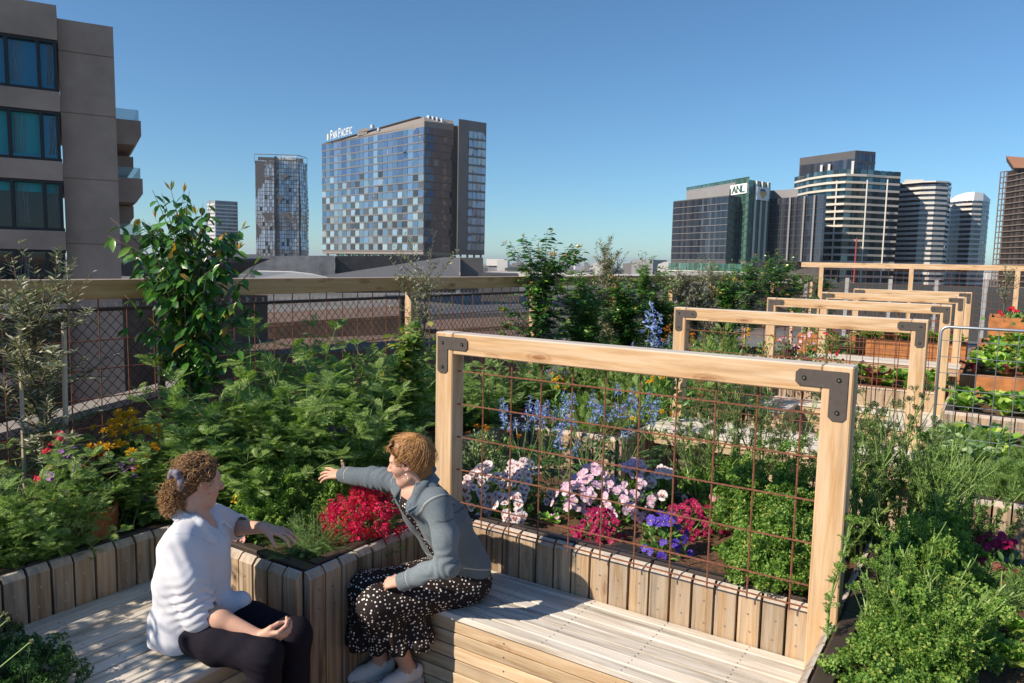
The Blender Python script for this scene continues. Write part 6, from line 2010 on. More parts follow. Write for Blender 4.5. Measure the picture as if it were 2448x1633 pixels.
# lettuces in the planters behind
def lrow(x0, x1, y0, y1, z, nx, ny, lab, grp, seed, mix=.2, sc=1.0):
    r = R(seed)
    for i in range(nx):
        for j in range(ny):
            v = rl[(i + j) % 2] if r.random() < mix else lt[(i + j) % 3]
            red = v in rl
            t = plant_obj('lettuce', ('red ' if red else 'green ') + lab, 'vegetable', ('red ' if red else 'green ') + grp, v, (x0 + (x1 - x0) * (i + r.uniform(.2, .8)) / nx, y0 + (y1 - y0) * (j + r.uniform(.25, .75)) / ny, z))
            k = sc * r.uniform(.85, 1.25); t.scale = (k, k, k * 1.1); t.rotation_euler = (0, 0, r.uniform(0, 6.28))


lrow(2.5, 4.4, 3.5, 5.1, ZS, 7, 4, 'lettuce right behind the galvanised panel', 'lettuces right behind the panel', 1, .15, 1.15)
lrow(2.45, 4.4, 6.35, 7.5, ZS, 7, 3, 'lettuce in the timber planter before the first rusty planter', 'lettuces before the first rusty planter', 2, .12, 1.3)
lrow(2.5, 4.4, 8.15, 9.8, .89, 7, 4, 'lettuce in the first rusty planter behind the panel', 'lettuces in the first rusty planter', 3, .15, 1.3)
lrow(2.6, 4.6, 10.8, 12.3, .89, 6, 3, 'lettuce in the second rusty planter behind the panel', 'lettuces in the second rusty planter', 4, .25, 1.3)
lrow(2.6, 4.8, 13.4, 14.5, .89, 6, 2, 'lettuce in the third rusty planter behind the panel', 'lettuces in the third rusty planter', 5, .3, 1.3)
lrow(1.0, 2.25, 7.72, 8.5, ZS, 5, 2, 'chard on the board wall seen through the second trellis', 'chard on the board wall', 6, .1, 1.5)
lrow(.5, 2.3, 12.4, 13.1, .94, 7, 2, 'lettuce in the long rusty planter beyond the third trellis', 'lettuces beyond the third trellis', 7, .25, 1.3)
plant_obj('lettuce', 'leafy plants in the small square rusty planter', 'vegetable', None, dome(R(301), .38, .34, 260, .09, LEAFB, 'lf_mid'), (-.22, 12.5, .94))
# flower beds beyond the second trellis
for i, (px, py, yy, kd, lab) in enumerate(((1880, 800, 8.0, 'pink', 'pink flowers in the second trellis frame right of the daisies'), (1940, 800, 8.8, 'lilac', 'lilac flowers in the middle of the second trellis frame'), (1900, 830, 8.0, 'red', 'red flowers low in the second trellis frame'), (1650, 850, 4.9, 'red', 'red flowers beside the second trellis left post'), (1980, 790, 10.0, 'red', 'dusky red flowers behind the lilac ones'))):
    p = at_y(px, py, yy); H = max(.3, p[2] - ZS)
    pansy_plant(lab, (p[0], p[1], ZS), kd, 20, H, .28, .026, R(310 + i), leaf=.06, nleaf=200)
r = R(330)
for i, (px, py, yy, kind) in enumerate(((1735, 780, 6.2, 0), (1690, 800, 5.6, 0), (1760, 840, 5.2, 1), (1700, 840, 4.8, 0), (1560, 850, 4.2, 0), (1590, 880, 3.8, 1), (1500, 860, 4.4, 0), (1440, 840, 5.0, 1), (1395, 850, 4.6, 0), (2000, 800, 12, 0), (2060, 790, 13, 1))):
    p = at_y(px, py, yy); H = max(.3, p[2] - ZS)
    v = dome(R(340 + i), H, .36, 320, .09, LEAF if kind else [FERN[0]], 'lf_mid' if kind else 'lf_fern')
    plant_obj('leafy_herb', 'green leafy herb in the beds beyond the front trellis', 'herb', 'herbs beyond the front trellis', v, (p[0], p[1], ZS))
corten = [(1895, 858, 8.6, .28), (1800, 900, 6.0, .0)]
p = at_y(1890, 850, 8.2)
plant_obj('flower_mix', 'low mixed flowers in the tall orange planter', 'flowers', None, dome(R(351), .35, 1.6, 500, .12, LEAFB, 'lf_mid'), (4.2, 17.2, 1.2))
for i in range(5):
    t = plant_obj('marigold', 'orange and yellow flowers along the front of the tall orange planter', 'flowers', 'flowers on the tall orange planter', dome(R(352 + i), .22, .22, 80, .06, LEAF, 'lf_mid'), (3.0 + .9 * i, 16.6, 1.24)); bloom(t, R(360 + i), 'orange' if i % 2 else 'red', 10, .26, .24, .05, .3, top=True)
# low bed at the near end of the shaded bench
for i, (px, py, H, lab) in enumerate(((-45, 1660, .20, 'curly parsley in deep shade at the bottom left corner'), (-120, 1600, .22, 'dark parsley cut by the left edge near the bench end'), (60, 1690, .22, 'dark herb at the bottom left below the bench end'))):
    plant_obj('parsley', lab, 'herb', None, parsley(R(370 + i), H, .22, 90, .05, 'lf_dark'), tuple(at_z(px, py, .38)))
lv = LV(); st = LV(); r = R(380)
for (px, py) in ((12, 1465), (20, 1480), (75, 1533)):
    e = at_y(px, py, -2.25); b = np.array([e[0] - .35, -2.6, .38]); Pm = (e + b) / 2 + [0, 0, .05]
    st.tube([b, Pm, e], [.003, .0025, .002], 4); m_ = 30; dd = nrm(r.normal(0, 1, (m_, 3))); lv.put(DIA, frames(dd, r.normal(0, 1, (m_, 3))), np.tile(e, (m_, 1)), .011)
base = at_z(20, 1620, .38); t = plant_obj('scabious', 'pale round seed heads on thin stalks over the near end of the shaded bench', 'flowers', None, [], base)
for nm, q, mm in (('seed_heads', lv, leafmat('seedhead_pale', [(0, (.30, .30, .14)), (1, (.50, .46, .26))], .7, .1)), ('stems', st, M['stem'])):
    me = q.mesh(nm, mm); me.transform(Matrix.Translation(-Vector(base))); link_mesh(nm, me, t)
# ------------------------------------------------------------------ sculpted figures: blended solids turned into one skin
def keep_main(V, F):
    lab = np.arange(len(V))
    while True:
        m_ = lab[F].min(1); new = lab.copy()
        for c in range(4): np.minimum.at(new, F[:, c], m_)
        new = new[new]
        if (new == lab).all(): break
        lab = new
    ids, cnt = np.unique(lab, return_counts=True); big_ = ids[cnt > .04 * len(V)]
    kv = np.isin(lab, big_); idx = np.cumsum(kv) - 1; F = F[kv[F[:, 0]]]
    return V[kv], idx[F]


class Sculpt:
    def __init__(s): s.ops = []; s.disp = None

    def _add(s, fn, lo, hi, k, mode='u'):
        m_ = k + 0.03
        s.ops.append((fn, np.asarray(lo, float) - m_, np.asarray(hi, float) + m_, k, mode)); return s

    def cap(s, a, b, ra, rb, k=.02, mode='u', sq=None):
        a = np.asarray(a, float); b = np.asarray(b, float); ab = b - a; L2 = max(1e-9, ab @ ab)

        def fn(P):
            t = np.clip(((P - a) @ ab) / L2, 0, 1)
            return np.linalg.norm(P - a - t[..., None] * ab, axis=-1) - (ra + (rb - ra) * t)
        r = max(ra, rb)
        return s._add(fn, np.minimum(a, b) - r, np.maximum(a, b) + r, k, mode)

    def chain(s, pts, rr, k=.02, mode='u'):
        for i in range(len(pts) - 1): s.cap(pts[i], pts[i + 1], rr[i], rr[i + 1], k, mode)
        return s

    def ell(s, c, rad_, k=.02, R_=None, mode='u'):
        c = np.asarray(c, float); q = np.asarray(rad_, float); A = np.eye(3) if R_ is None else np.asarray(R_, float)

        def fn(P):
            l = (P - c) @ A
            n1 = np.linalg.norm(l / q, axis=-1); n2 = np.linalg.norm(l / (q * q), axis=-1)
            return n1 * (n1 - 1) / (n2 + 1e-9)
        e = np.abs(A) @ q
        return s._add(fn, c - e, c + e, k, mode)

    def box(s, c, half, rnd, k=.01, R_=None, mode='u'):
        c = np.asarray(c, float); hf = np.asarray(half, float); A = np.eye(3) if R_ is None else np.asarray(R_, float)

        def fn(P):
            q = np.abs((P - c) @ A) - (hf - rnd)
            return np.linalg.norm(np.maximum(q, 0), axis=-1) + np.minimum(q.max(-1), 0) - rnd
        e = np.abs(A) @ hf
        return s._add(fn, c - e, c + e, k, mode)

    def plane_cut(s, p, n, lo, hi, k=.004):
        p = np.asarray(p, float); n = nrm(np.asarray(n, float))
        return s._add(lambda P: -((P - p) @ n), lo, hi, k, 's')       # removes the side n points to

    def field(s, P, ops):
        D = np.full(P.shape[:-1], 9.0)
        for fn, lo, hi, k, mode in ops:
            d = fn(P)
            if mode == 'u':
                h = np.clip(.5 + .5 * (D - d) / k, 0, 1); D = D * (1 - h) + d * h - k * h * (1 - h)
            else:
                h = np.clip(.5 - .5 * (D + d) / k, 0, 1); D = D * (1 - h) - d * h + k * h * (1 - h)
        if s.disp is not None: D = D + s.disp(P)
        return D

    def surface(s, h, smooth=1, B=24):
        U = [o for o in s.ops if o[4] == 'u']
        lo = np.min([o[1] for o in U], axis=0); hi = np.max([o[2] for o in U], axis=0)
        nb = np.ceil((hi - lo) / (h * B)).astype(int)
        key_l, pos_l, quad_l = [], [], []
        big = 1 << 20
        for bi in np.ndindex(*nb):
            g0 = np.array(bi) * B; a = lo + (g0 - 1) * h; b = lo + (g0 + B + 1) * h
            if not any((o[1] < b).all() and (o[2] > a).all() for o in U): continue
            ops = [o for o in s.ops if (o[1] < b).all() and (o[2] > a).all()]
            ax = [lo[i] + (g0[i] - 1 + np.arange(B + 3)) * h for i in range(3)]
            P = np.stack(np.meshgrid(*ax, indexing='ij'), -1)
            D = s.field(P, ops); S = D < 0
            if S.all() or not S.any(): continue
            n = B + 2
            cnt = np.zeros((n, n, n), int)
            for c in np.ndindex(2, 2, 2): cnt += S[c[0]:c[0] + n, c[1]:c[1] + n, c[2]:c[2] + n]
            act = (cnt > 0) & (cnt < 8)
            I = np.argwhere(act)
            acc = np.zeros((len(I), 3)); num = np.zeros(len(I))
            for axn in range(3):
                o1, o2 = [x for x in range(3) if x != axn]
                for u in (0, 1):
                    for w in (0, 1):
                        c0 = I.copy(); c0[:, o1] += u; c0[:, o2] += w; c1 = c0.copy(); c1[:, axn] += 1
                        d0 = D[tuple(c0.T)]; d1 = D[tuple(c1.T)]; m_ = (d0 < 0) != (d1 < 0)
                        t = d0 / np.where(np.abs(d0 - d1) < 1e-12, 1, d0 - d1)
                        p = c0.astype(float); p[:, axn] += t
                        acc[m_] += p[m_]; num[m_] += 1
            pos = acc / num[:, None]
            gi = I + g0 - 1
            key = (gi[:, 0] + 2) * big * big + (gi[:, 1] + 2) * big + gi[:, 2] + 2
            key_l.append(key); pos_l.append(lo + (pos + g0 - 1) * h)
            for axn in range(3):
                o1, o2 = (axn + 1) % 3, (axn + 2) % 3
                S0 = S[1:B + 1, 1:B + 1, 1:B + 1]
                sl_ = [slice(1, B + 1)] * 3; sl_[axn] = slice(2, B + 2); S1 = S[tuple(sl_)]
                E = np.argwhere(S0 != S1)
                if len(E) == 0: continue
                fl = S0[tuple(E.T)]
                E = E + g0           # global node index of the edge start
                q = []
                for (u, w) in ((-1, -1), (0, -1), (0, 0), (-1, 0)):
                    c = E.copy(); c[:, o1] += u; c[:, o2] += w
                    q.append((c[:, 0] + 2) * big * big + (c[:, 1] + 2) * big + c[:, 2] + 2)
                q = np.stack(q, 1); q[~fl] = q[~fl][:, ::-1]
                quad_l.append(q)
        K = np.concatenate(key_l); Pp = np.vstack(pos_l); Qd = np.vstack(quad_l)
        uk, first = np.unique(K, return_index=True)
        V = Pp[first]; F = np.searchsorted(uk, Qd)
        ok = (uk[np.minimum(F, len(uk) - 1)] == Qd).all(1); F = F[ok]
        for _ in range(smooth):
            A = np.zeros_like(V); c = np.zeros(len(V))
            for i, j in ((0, 1), (1, 2), (2, 3), (3, 0)):
                np.add.at(A, F[:, i], V[F[:, j]]); np.add.at(A, F[:, j], V[F[:, i]])
                np.add.at(c, F[:, i], 1); np.add.at(c, F[:, j], 1)
            V = V * .5 + .5 * A / np.maximum(c, 1)[:, None]
        return V, F

    def build(s, name, mats, parent, h=.004, color=None, smooth=1):
        V, F = s.surface(h, smooth)
        V, F = keep_main(V, F)
        me = np_mesh(name, V - parent_world(parent), F.ravel(), np.full(len(F), 4), mats, None, True)
        if color is not None:
            C = np.clip(color(V), 0, 1); a = me.attributes.new('vc', 'FLOAT_COLOR', 'POINT')
            a.data.foreach_set('color', np.concatenate([C, np.ones((len(C), 1))], 1).astype(np.float32).ravel())
        return link_mesh(name, me, parent)


def vcmat(name, rough=.6, noise=.12, nscale=90, bump=.0, bscale=300, sss=0.0, spec=.3, sheen=0.0):
    mt, nt, b = new_mat(name); L = nt.links.new
    at = nd(nt, "ShaderNodeAttribute", attribute_name="vc"); tc = nd(nt, "ShaderNodeTexCoord")
    n = nd(nt, "ShaderNodeTexNoise", inp={"Scale": nscale, "Detail": 5.0, "Roughness": .6}); L(tc.outputs["Object"], n.inputs["Vector"])
    mr = nd(nt, "ShaderNodeMapRange", inp={1: .3, 2: .7, 3: 1 - noise, 4: 1 + noise}); L(n.outputs["Fac"], mr.inputs[0])
    mx = nd(nt, "ShaderNodeMixRGB", blend_type='MULTIPLY', inp={0: 1.0}); L(at.outputs["Color"], mx.inputs[1]); L(mr.outputs[0], mx.inputs[2])
    L(mx.outputs[0], b.inputs["Base Color"])
    b.inputs["Roughness"].default_value = rough; b.inputs["Specular IOR Level"].default_value = spec
    if sss:
        b.inputs["Subsurface Weight"].default_value = sss; b.inputs["Subsurface Radius"].default_value = (.010, .004, .002); b.inputs["Subsurface Scale"].default_value = .6
    if sheen: b.inputs["Sheen Weight"].default_value = sheen
    if bump:
        n2 = nd(nt, "ShaderNodeTexNoise", inp={"Scale": bscale, "Detail": 3.0}); L(tc.outputs["Object"], n2.inputs["Vector"])
        bp = nd(nt, "ShaderNodeBump", inp={"Strength": bump, "Distance": .003}); L(n2.outputs["Fac"], bp.inputs["Height"]); L(bp.outputs[0], b.inputs["Normal"])
    return mt


M['skin'] = vcmat('skin', .5, .05, 40, .06, 500, .12, .35)
M['cloth'] = vcmat('woven_cloth', .85, .06, 160, .12, 700, 0, .2, .15)
M['denim'] = vcmat('denim', .85, .16, 130, .25, 900, 0, .2, .1)
M['trousers'] = simple('trouser_cloth', (.013, .011, .018), .9, spec=.15, noise=.15, nscale=60, bump=.2, bscale=400)


def hairmat(name, stops):
    m_ = leafmat(name, stops, .38, 0, .5); return m_


M['hair_curl'] = hairmat('hair_brown_curls', [(0, (.13, .06, .02)), (.5, (.30, .15, .055)), (1, (.60, .37, .16))])
M['hair_blond'] = hairmat('hair_short_blond', [(0, (.26, .115, .035)), (.5, (.42, .21, .07)), (1, (.58, .33, .12))])
M['hair_base_c'] = simple('hair_base_brown', (.085, .04, .016), .6, noise=.3, nscale=120)
M['hair_base_b'] = simple('hair_base_blond', (.25, .115, .04), .5, noise=.3, nscale=120)
M['white_canvas'] = simple('shoe_canvas', (.72, .68, .66), .8, noise=.06, nscale=60, bump=.15, bscale=500)
M['rubber'] = simple('shoe_rubber', (.70, .66, .62), .6)
M['stripe'] = simple('shoe_stripe', (.28, .02, .03), .6)
M['lace'] = simple('shoe_lace', (.80, .78, .76), .8)
M['gold'] = simple('ring_gold', (.80, .55, .22), .25, metal=1.0)
M['tortoise'] = simple('glasses_tortoise', (.07, .03, .015), .25, noise=.6, nscale=60)


def dotmat():
    mt, nt, b = new_mat('dress_dots'); L = nt.links.new
    tc = nd(nt, "ShaderNodeTexCoord")
    vo = nd(nt, "ShaderNodeTexVoronoi", inp={"Scale": 56.0, "Randomness": .55}); L(tc.outputs["Object"], vo.inputs["Vector"])
    r = ramp(nt, [(0.0, (.85, .80, .74)), (.25, (.85, .80, .74)), (.29, (.018, .012, .012)), (1, (.018, .012, .012))])
    L(vo.outputs["Distance"], r.inputs[0]); L(r.outputs[0], b.inputs["Base Color"])
    b.inputs["Roughness"].default_value = .75; b.inputs["Specular IOR Level"].default_value = .25
    return mt


M['dress'] = dotmat()


def basis(fwd, up=(0, 0, 1)):
    f = nrm(np.asarray(fwd, float)); l = nrm(np.cross(np.asarray(up, float), f)); u = np.cross(f, l)
    return np.stack([f, l, u], 1)          # columns: forward, left, up


def wrinkle(seed, amp, f0, f1, n=7):
    r = np.random.default_rng(seed); K = nrm(r.normal(0, 1, (n, 3))) * r.uniform(f0, f1, (n, 1)); ph = r.uniform(0, 6.28, n)
    def fn(P):
        w = np.zeros(P.shape[:-1])
        for k, p in zip(K, ph): w += np.sin(P @ k + p + .8 * np.sin(P @ k[::-1] * .6))
        return amp * w / n * 1.6
    return fn


def add_head(s, H, B, jaw=1.0):
    W = lambda x, y, z: H + B @ np.array([x, y, z])
    s.ell(W(-.014, 0, .030), (.097, .076, .090), .03, B)
    s.ell(W(.028, 0, -.040), (.060, .054, .076), .03, B)
    s.ell(W(.058, 0, -.098), (.022, .022, .016), .03, B)
    s.cap(W(.010, .044, -.075), W(.055, .016, -.102), .016, .012, .03); s.cap(W(.010, -.044, -.075), W(.055, -.016, -.102), .016, .012, .03)
    for y in (-1, 1): s.ell(W(.052, y * .036, -.018), (.030, .024, .026), .03, B)
    s.ell(W(.076, 0, .030), (.014, .048, .014), .02, B)
    for y in (-1, 1): s.ell(W(.092, y * .031, .008), (.012, .015, .009), .010, B, 's')
    for y in (-1, 1): s.ell(W(.073, y * .031, .007), (.0125, .0125, .0115), .003, B)
    s.cap(W(.086, 0, .012), W(.109, 0, -.026), .0075, .0105, .012); s.ell(W(.098, .010, -.031), (.010, .008, .007), .008, B); s.ell(W(.098, -.010, -.031), (.010, .008, .007), .008, B)
    s.ell(W(.085, 0, -.056), (.010, .022, .006), .006, B); s.ell(W(.083, 0, -.067), (.010, .019, .006), .006, B)
    s.ell(W(.094, 0, -.0615), (.010, .022, .0016), .003, B, 's')
    for y in (-1, 1):
        s.ell(W(-.006, y * .076, .000), (.020, .009, .031), .008, B); s.ell(W(-.002, y * .086, .002), (.011, .006, .018), .006, B, 's')


def head_color(H, B, skin, V, brow=(.20, .10, .05)):
    C = np.tile(np.array(skin), (len(V), 1)); L = (V - H) @ B
    def blend(c, d, r0, amt):
        w = (np.clip(1 - d / r0, 0, 1) * amt)[:, None]; C[:] = C * (1 - w) + np.array(c) * w
    near = (np.abs(L) < .16).all(1)
    far = np.where(near, 0, 9)
    for y in (-1, 1):
        blend((.66, .26, .20), np.linalg.norm(L - [.07, y * .042, -.028], axis=1) + far, .04, .45)
        blend(brow, np.linalg.norm((L - [.084, y * .033, .026]) * [.6, .5, 2.4], axis=1) + far, .016, .8)
        e = np.linalg.norm(L - [.085, y * .031, .007], axis=1) + far; blend((.75, .70, .66), e, .012, .9 if True else 0); blend((.06, .05, .05), np.linalg.norm(L - [.088, y * .031, .007], axis=1) + far, .007, 1)
        blend((.62, .22, .17), np.linalg.norm(L - [-.004, y * .084, .0], axis=1) + far, .03, .5)
    blend((.50, .14, .13), np.linalg.norm((L - [.092, 0, -.061]) * [.6, .55, 1.3], axis=1) + far, .016, .8)
    blend((.70, .30, .22), np.linalg.norm(L - [.112, 0, -.028], axis=1) + far, .018, .5)
    return C


def add_hand(s, wr, B, curls, spread, thumb, sc=1.0, mir=1):
    """B columns: towards the fingers, towards the thumb side, back of the hand"""
    W = lambda p: wr + B @ (np.asarray(p, float) * [1, mir, 1] * sc)
    ys = [.027, .009, -.009, -.026]; xs = [.082, .086, .081, .073]; ln = [(.040, .024, .019), (.044, .028, .020), (.041, .026, .020), (.032, .019, .017)]
    tips = []
    for i in range(4):
        k0 = np.array([.004, ys[i] * .55, 0]); k1 = np.array([xs[i], ys[i], -.002 * abs(i - 1.5)])
        s.cap(W(k0), W(k1), .0135 * sc, .0105 * sc, .012)
        a = 0.0; p = k1.copy(); yaw = math.radians(spread[i])
        for j in range(3):
            a += math.radians(curls[i][j]); d = np.array([math.cos(a) * math.cos(yaw), math.sin(yaw) * math.cos(a * .6), -math.sin(a)])
            q = p + nrm(d) * ln[i][j]; r0 = (.0090, .0081, .0073, .0062)[j] * (1 if i < 3 else .88); r1 = (.0090, .0081, .0073, .0062)[j + 1] * (1 if i < 3 else .88)
            s.cap(W(p), W(q), r0 * sc, r1 * sc, .0035); p = q
        tips.append(W(p))
    t0 = np.array([.016, .020, -.006]); t1, t2, t3 = [np.array(t) for t in thumb]
    s.cap(W(t0), W(t1), .0155 * sc, .0115 * sc, .012); s.cap(W(t1), W(t2), .0105 * sc, .0090 * sc, .004); s.cap(W(t2), W(t3), .0088 * sc, .0068 * sc, .003)
    s.cap(W((-.02, 0, 0)), W((.03, .004, -.002)), .0215 * sc, .020 * sc, .018)
    return tips


SKIN_A = (.60, .355, .265); SKIN_B = (.62, .36, .26)
# ================================================================= woman in the denim jacket
pr_ = thing('person', 'person with short blond hair in a denim jacket and dotted dress, reaching out', 'person', (.40, -.30, .45))
HipC = np.array([.420, -.275, .555]); NeckC = np.array([.362, -.560, 1.150]); HeadR = np.array([.335, -.622, 1.268])
fR = nrm(np.array([-.43, -.90, 0])); rtR = np.array([-.90, .43, 0]); ltR = -rtR
ShL = NeckC + ltR * .165 + np.array([.01, .01, -.055]); ShR = NeckC + rtR * .150 + np.array([-.03, -.02, -.045])
ElL = np.array([.607, -.636, .785]); WrL = np.array([.372, -.712, .672])
ElR = np.array([-.035, -.500, 1.095]); WrR = np.array([-.262, -.478, 1.060])
KnL = np.array([.222, -.742, .515]); KnR = np.array([.075, -.655, .530]); AnL = np.array([.275, -.545, .095]); AnR = np.array([.100, -.575, .095])
HpL = HipC + ltR * .085; HpR = HipC + rtR * .085
BH = basis(nrm(np.array([-.87, -.47, -.20])), nrm(np.array([-.10, -.16, 1])))
b = Sculpt()
b.chain([HipC, HipC * .5 + NeckC * .5 + [0, .04, 0], NeckC - [0, 0, .06]], [.12, .105, .10], .05)
b.chain([NeckC + [0, .01, -.05], HeadR + BH @ np.array([-.030, 0, -.075])], [.060, .050], .03)
add_head(b, HeadR, BH)
b.chain([ShL, ElL, WrL], [.052, .042, .026], .03); b.chain([ShR, ElR, WrR], [.052, .040, .026], .03)
b.chain([HpL, KnL], [.095, .066], .04); b.chain([HpR, KnR], [.095, .068], .04)
kc = lambda k, a: k + (a - k) * .32 + np.array([0, .022, 0])
b.chain([KnL, kc(KnL, AnL), AnL], [.060, .056, .037], .03); b.chain([KnR, kc(KnR, AnR), AnR], [.060, .056, .037], .03)
for an, ft in ((AnL, np.array([-.42, -.90, 0])), (AnR, np.array([-.55, -.83, 0]))):
    ft = nrm(ft); b.chain([an, an + ft * .08 - [0, 0, .045], an + ft * .15 - [0, 0, .06]], [.036, .030, .024], .03)
# left hand resting on the thigh, knuckles bent
dl = nrm(np.array([-.90, -.16, -.22])); bk_ = nrm(np.array([.05, -.55, .85])); bk_ = nrm(bk_ - dl * (bk_ @ dl)); th = np.cross(bk_, dl)
BL = np.stack([dl, th if th @ np.array([-.2, .8, .4]) > 0 else -th, bk_], 1)
add_hand(b, WrL + dl * .012, BL, [(38, 60, 35), (42, 62, 38), (46, 60, 36), (50, 58, 34)], (4, 1, -2, -6), [(.050, .044, -.012), (.078, .048, -.026), (.098, .040, -.034)], .98)
# right hand stretched out over the leaves, fingers spread
dr = nrm(np.array([-.93, -.10, -.06])); bkr = nrm(np.array([.08, -.35, .93])); bkr = nrm(bkr - dr * (bkr @ dr)); thr = np.cross(bkr, dr)
BRh = np.stack([dr, thr if thr[1] < 0 else -thr, bkr], 1)
BRh2 = np.stack([dr, -BRh[:, 1], bkr], 1)
add_hand(b, WrR + dr * .012, BRh2, [(-4, 12, 8), (4, 14, 10), (8, 16, 10), (10, 18, 12)], (14, 4, -7, -18), [(.042, .052, .004), (.066, .078, .010), (.086, .098, .012)], 1.12)
b.build('body', M['skin'], pr_, .0030, lambda V: head_color(HeadR, BH, SKIN_A, V, (.30, .16, .07)))

# dress: bodice, skirt over the thighs, gathered hem
s = Sculpt()
s.chain([HipC + [0, .02, .03], HipC * .55 + NeckC * .45 + [0, .01, 0], NeckC + fR * .03 - [0, 0, .10]], [.130, .102, .082], .05)
s.ell(HipC + [0.0, .01, -.012], (.165, .140, .110), .05)
s.chain([HpL, KnL + [.01, 0, .005]], [.118, .092], .06); s.chain([HpR, KnR + [0, 0, .0]], [.112, .088], .06)
mL = np.array([.262, -.610, .265]); mR = np.array([.085, -.650, .275]); mc = (mL + mR) / 2
s.chain([KnL, mL + [0, -.03, 0]], [.090, .118], .07); s.chain([KnR, mR + [-.01, -.02, 0]], [.086, .108], .07)
s.chain([(KnL + KnR) / 2 + [0, .08, -.05], mc], [.08, .11], .08)
s.chain([KnL + [.03, .16, -.02], np.array([.36, -.56, .30])], [.085, .085], .08)
s.ell((KnL * .42 + KnR * .58) + [.01, -.055, .085], (.020, .045, .05), .02, None, 's')
s.plane_cut((.2, -.6, .245), (.12, -.05, -1), (-.3, -1.1, -.1), (.8, 0, .35))
ctr = np.array([.19, -.55])
wr1 = wrinkle(3, .004, 12, 34)
def ddisp(P):
    an = np.arctan2(P[..., 1] - ctr[1], P[..., 0] - ctr[0]); low = np.clip((.52 - P[..., 2]) / .28, 0, 1)
    return wr1(P) + low * (.012 * np.sin(an * 11 + 3 * P[..., 2]) + .006 * np.sin(an * 23 + 1))
s.disp = ddisp
s.build('dress', M['dress'], pr_, .0050)

# jacket
s = Sculpt()
up = np.array([0, 0, 1.0])
lo_l = HipC + ltR * .088 + [0, .012, .085]; lo_r = HipC + rtR * .085 + [0, .012, .085]
ch_l = (HipC * .36 + NeckC * .64) + ltR * .088 + [0.005, .025, 0]; ch_r = (HipC * .36 + NeckC * .64) + rtR * .085 + [0, .02, 0]
s.chain([lo_l, ch_l, ShL + rtR * .045 + [0, 0, -.015]], [.114, .104, .074], .06); s.chain([lo_r, ch_r, ShR + ltR * .045 + [0, 0, -.015]], [.110, .100, .072], .06)
s.chain([lo_r + fR * .05 + [0, 0, .02], ch_r + fR * .055, NeckC + rtR * .07 + fR * .05 - [0, 0, .10]], [.100, .090, .055], .04); s.chain([lo_l + fR * .05 + [0, 0, .02], ch_l + fR * .045, NeckC + ltR * .07 + fR * .05 - [0, 0, .10]], [.100, .090, .055], .04)
s.chain([HipC + [-.01, .020, .08], (HipC + NeckC) / 2 + [-.01, .035, .04], NeckC + [0, .025, -.045]], [.112, .106, .082], .06)
arm1 = nrm(ElL - ShL); arm2 = nrm(WrL - ElL)
s.chain([ShL, (ShL + ElL) / 2 + [.012, .004, 0], ElL, (ElL + WrL) / 2, WrL - arm2 * .045], [.070, .063, .056, .052, .046], .03)
s.chain([ShR, (ShR + ElR) / 2, ElR + [0, 0, -.004], WrR + [.02, 0, .0]], [.068, .060, .054, .046], .03)
s.cap(WrL - arm2 * .05, WrL - arm2 * .008, .050, .048, .006)
a2r = nrm(WrR - ElR); s.cap(WrR - a2r * .035, WrR + a2r * .012, .047, .046, .006)
# collar: a stand round the neck and two pointed flaps
nk = [NeckC + BHn for BHn in (ltR * .062 + fR * .045 + up * .012, ltR * .075 - fR * .02 + up * .045, -fR * .070 + up * .062, rtR * .070 - fR * .02 + up * .045, rtR * .060 + fR * .045 + up * .012)]
s.chain(nk, [.013] * 5, .01)
flapL = nrm(ltR * .55 + fR * .75 - up * .3)
s.chain([nk[1] + [0, 0, -.004], NeckC + ltR * .092 + fR * .050 - up * .022, NeckC + ltR * .100 + fR * .095 - up * .115], [.018, .030, .010], .006)
s.chain([nk[0], NeckC + ltR * .060 + fR * .080 - up * .085], [.014, .010], .01)
s.chain([nk[3], NeckC + rtR * .070 + fR * .060 - up * .040, NeckC + rtR * .055 + fR * .085 - up * .100], [.014, .018, .009], .008)
# front opening and hem
s.ell(NeckC + fR * .175 - up * .17 + rtR * .022, (.11, .024, .30), .012, np.stack([fR, rtR, up], 1), 's')
s.ell(NeckC + fR * .03 + up * .06, (.07, .058, .10), .02, np.stack([fR, rtR, up], 1), 's')
s.cap(WrL - arm2 * .03, WrL + arm2 * .05, .036, .036, .004, 's'); s.cap(WrR - a2r * .02, WrR + a2r * .06, .034, .034, .004, 's')
hemn = nrm(np.array([-.05, -.30, -1.0]))
s.plane_cut(HipC + [0, 0, .045], hemn, (-.0, -.62, .35), (.85, .1, .72), .006)
wj = wrinkle(9, .0055, 22, 75, 11)
def jdisp(P):
    t = (P - ElL) @ nrm(arm2 - arm1); q = np.linalg.norm(P - ElL, axis=-1); w = np.exp(-(q / .10) ** 2)
    t2 = (P - ShR) @ a2r; q2 = np.linalg.norm(P - (ShR + ElR) / 2, axis=-1); w2 = np.exp(-(q2 / .16) ** 2)
    return wj(P) + w * .0048 * np.sin(t * 130 + 4 * np.sin(P[..., 2] * 33 + P[..., 0] * 25)) + w2 * .0035 * np.sin(t2 * 150 + 2 * np.sin(P[..., 2] * 60))
s.disp = jdisp
axb = np.array([0, 0, 1.0])


def seg_dist(V, pts):
    d = np.full(len(V), 9.0)
    for a, c in zip(pts[:-1], pts[1:]):
        a = np.asarray(a, float); c = np.asarray(c, float); t = np.clip((V - a) @ (c - a) / ((c - a) @ (c - a)), 0, 1); d = np.minimum(d, np.linalg.norm(V - a - t[:, None] * (c - a), axis=1))
    return d


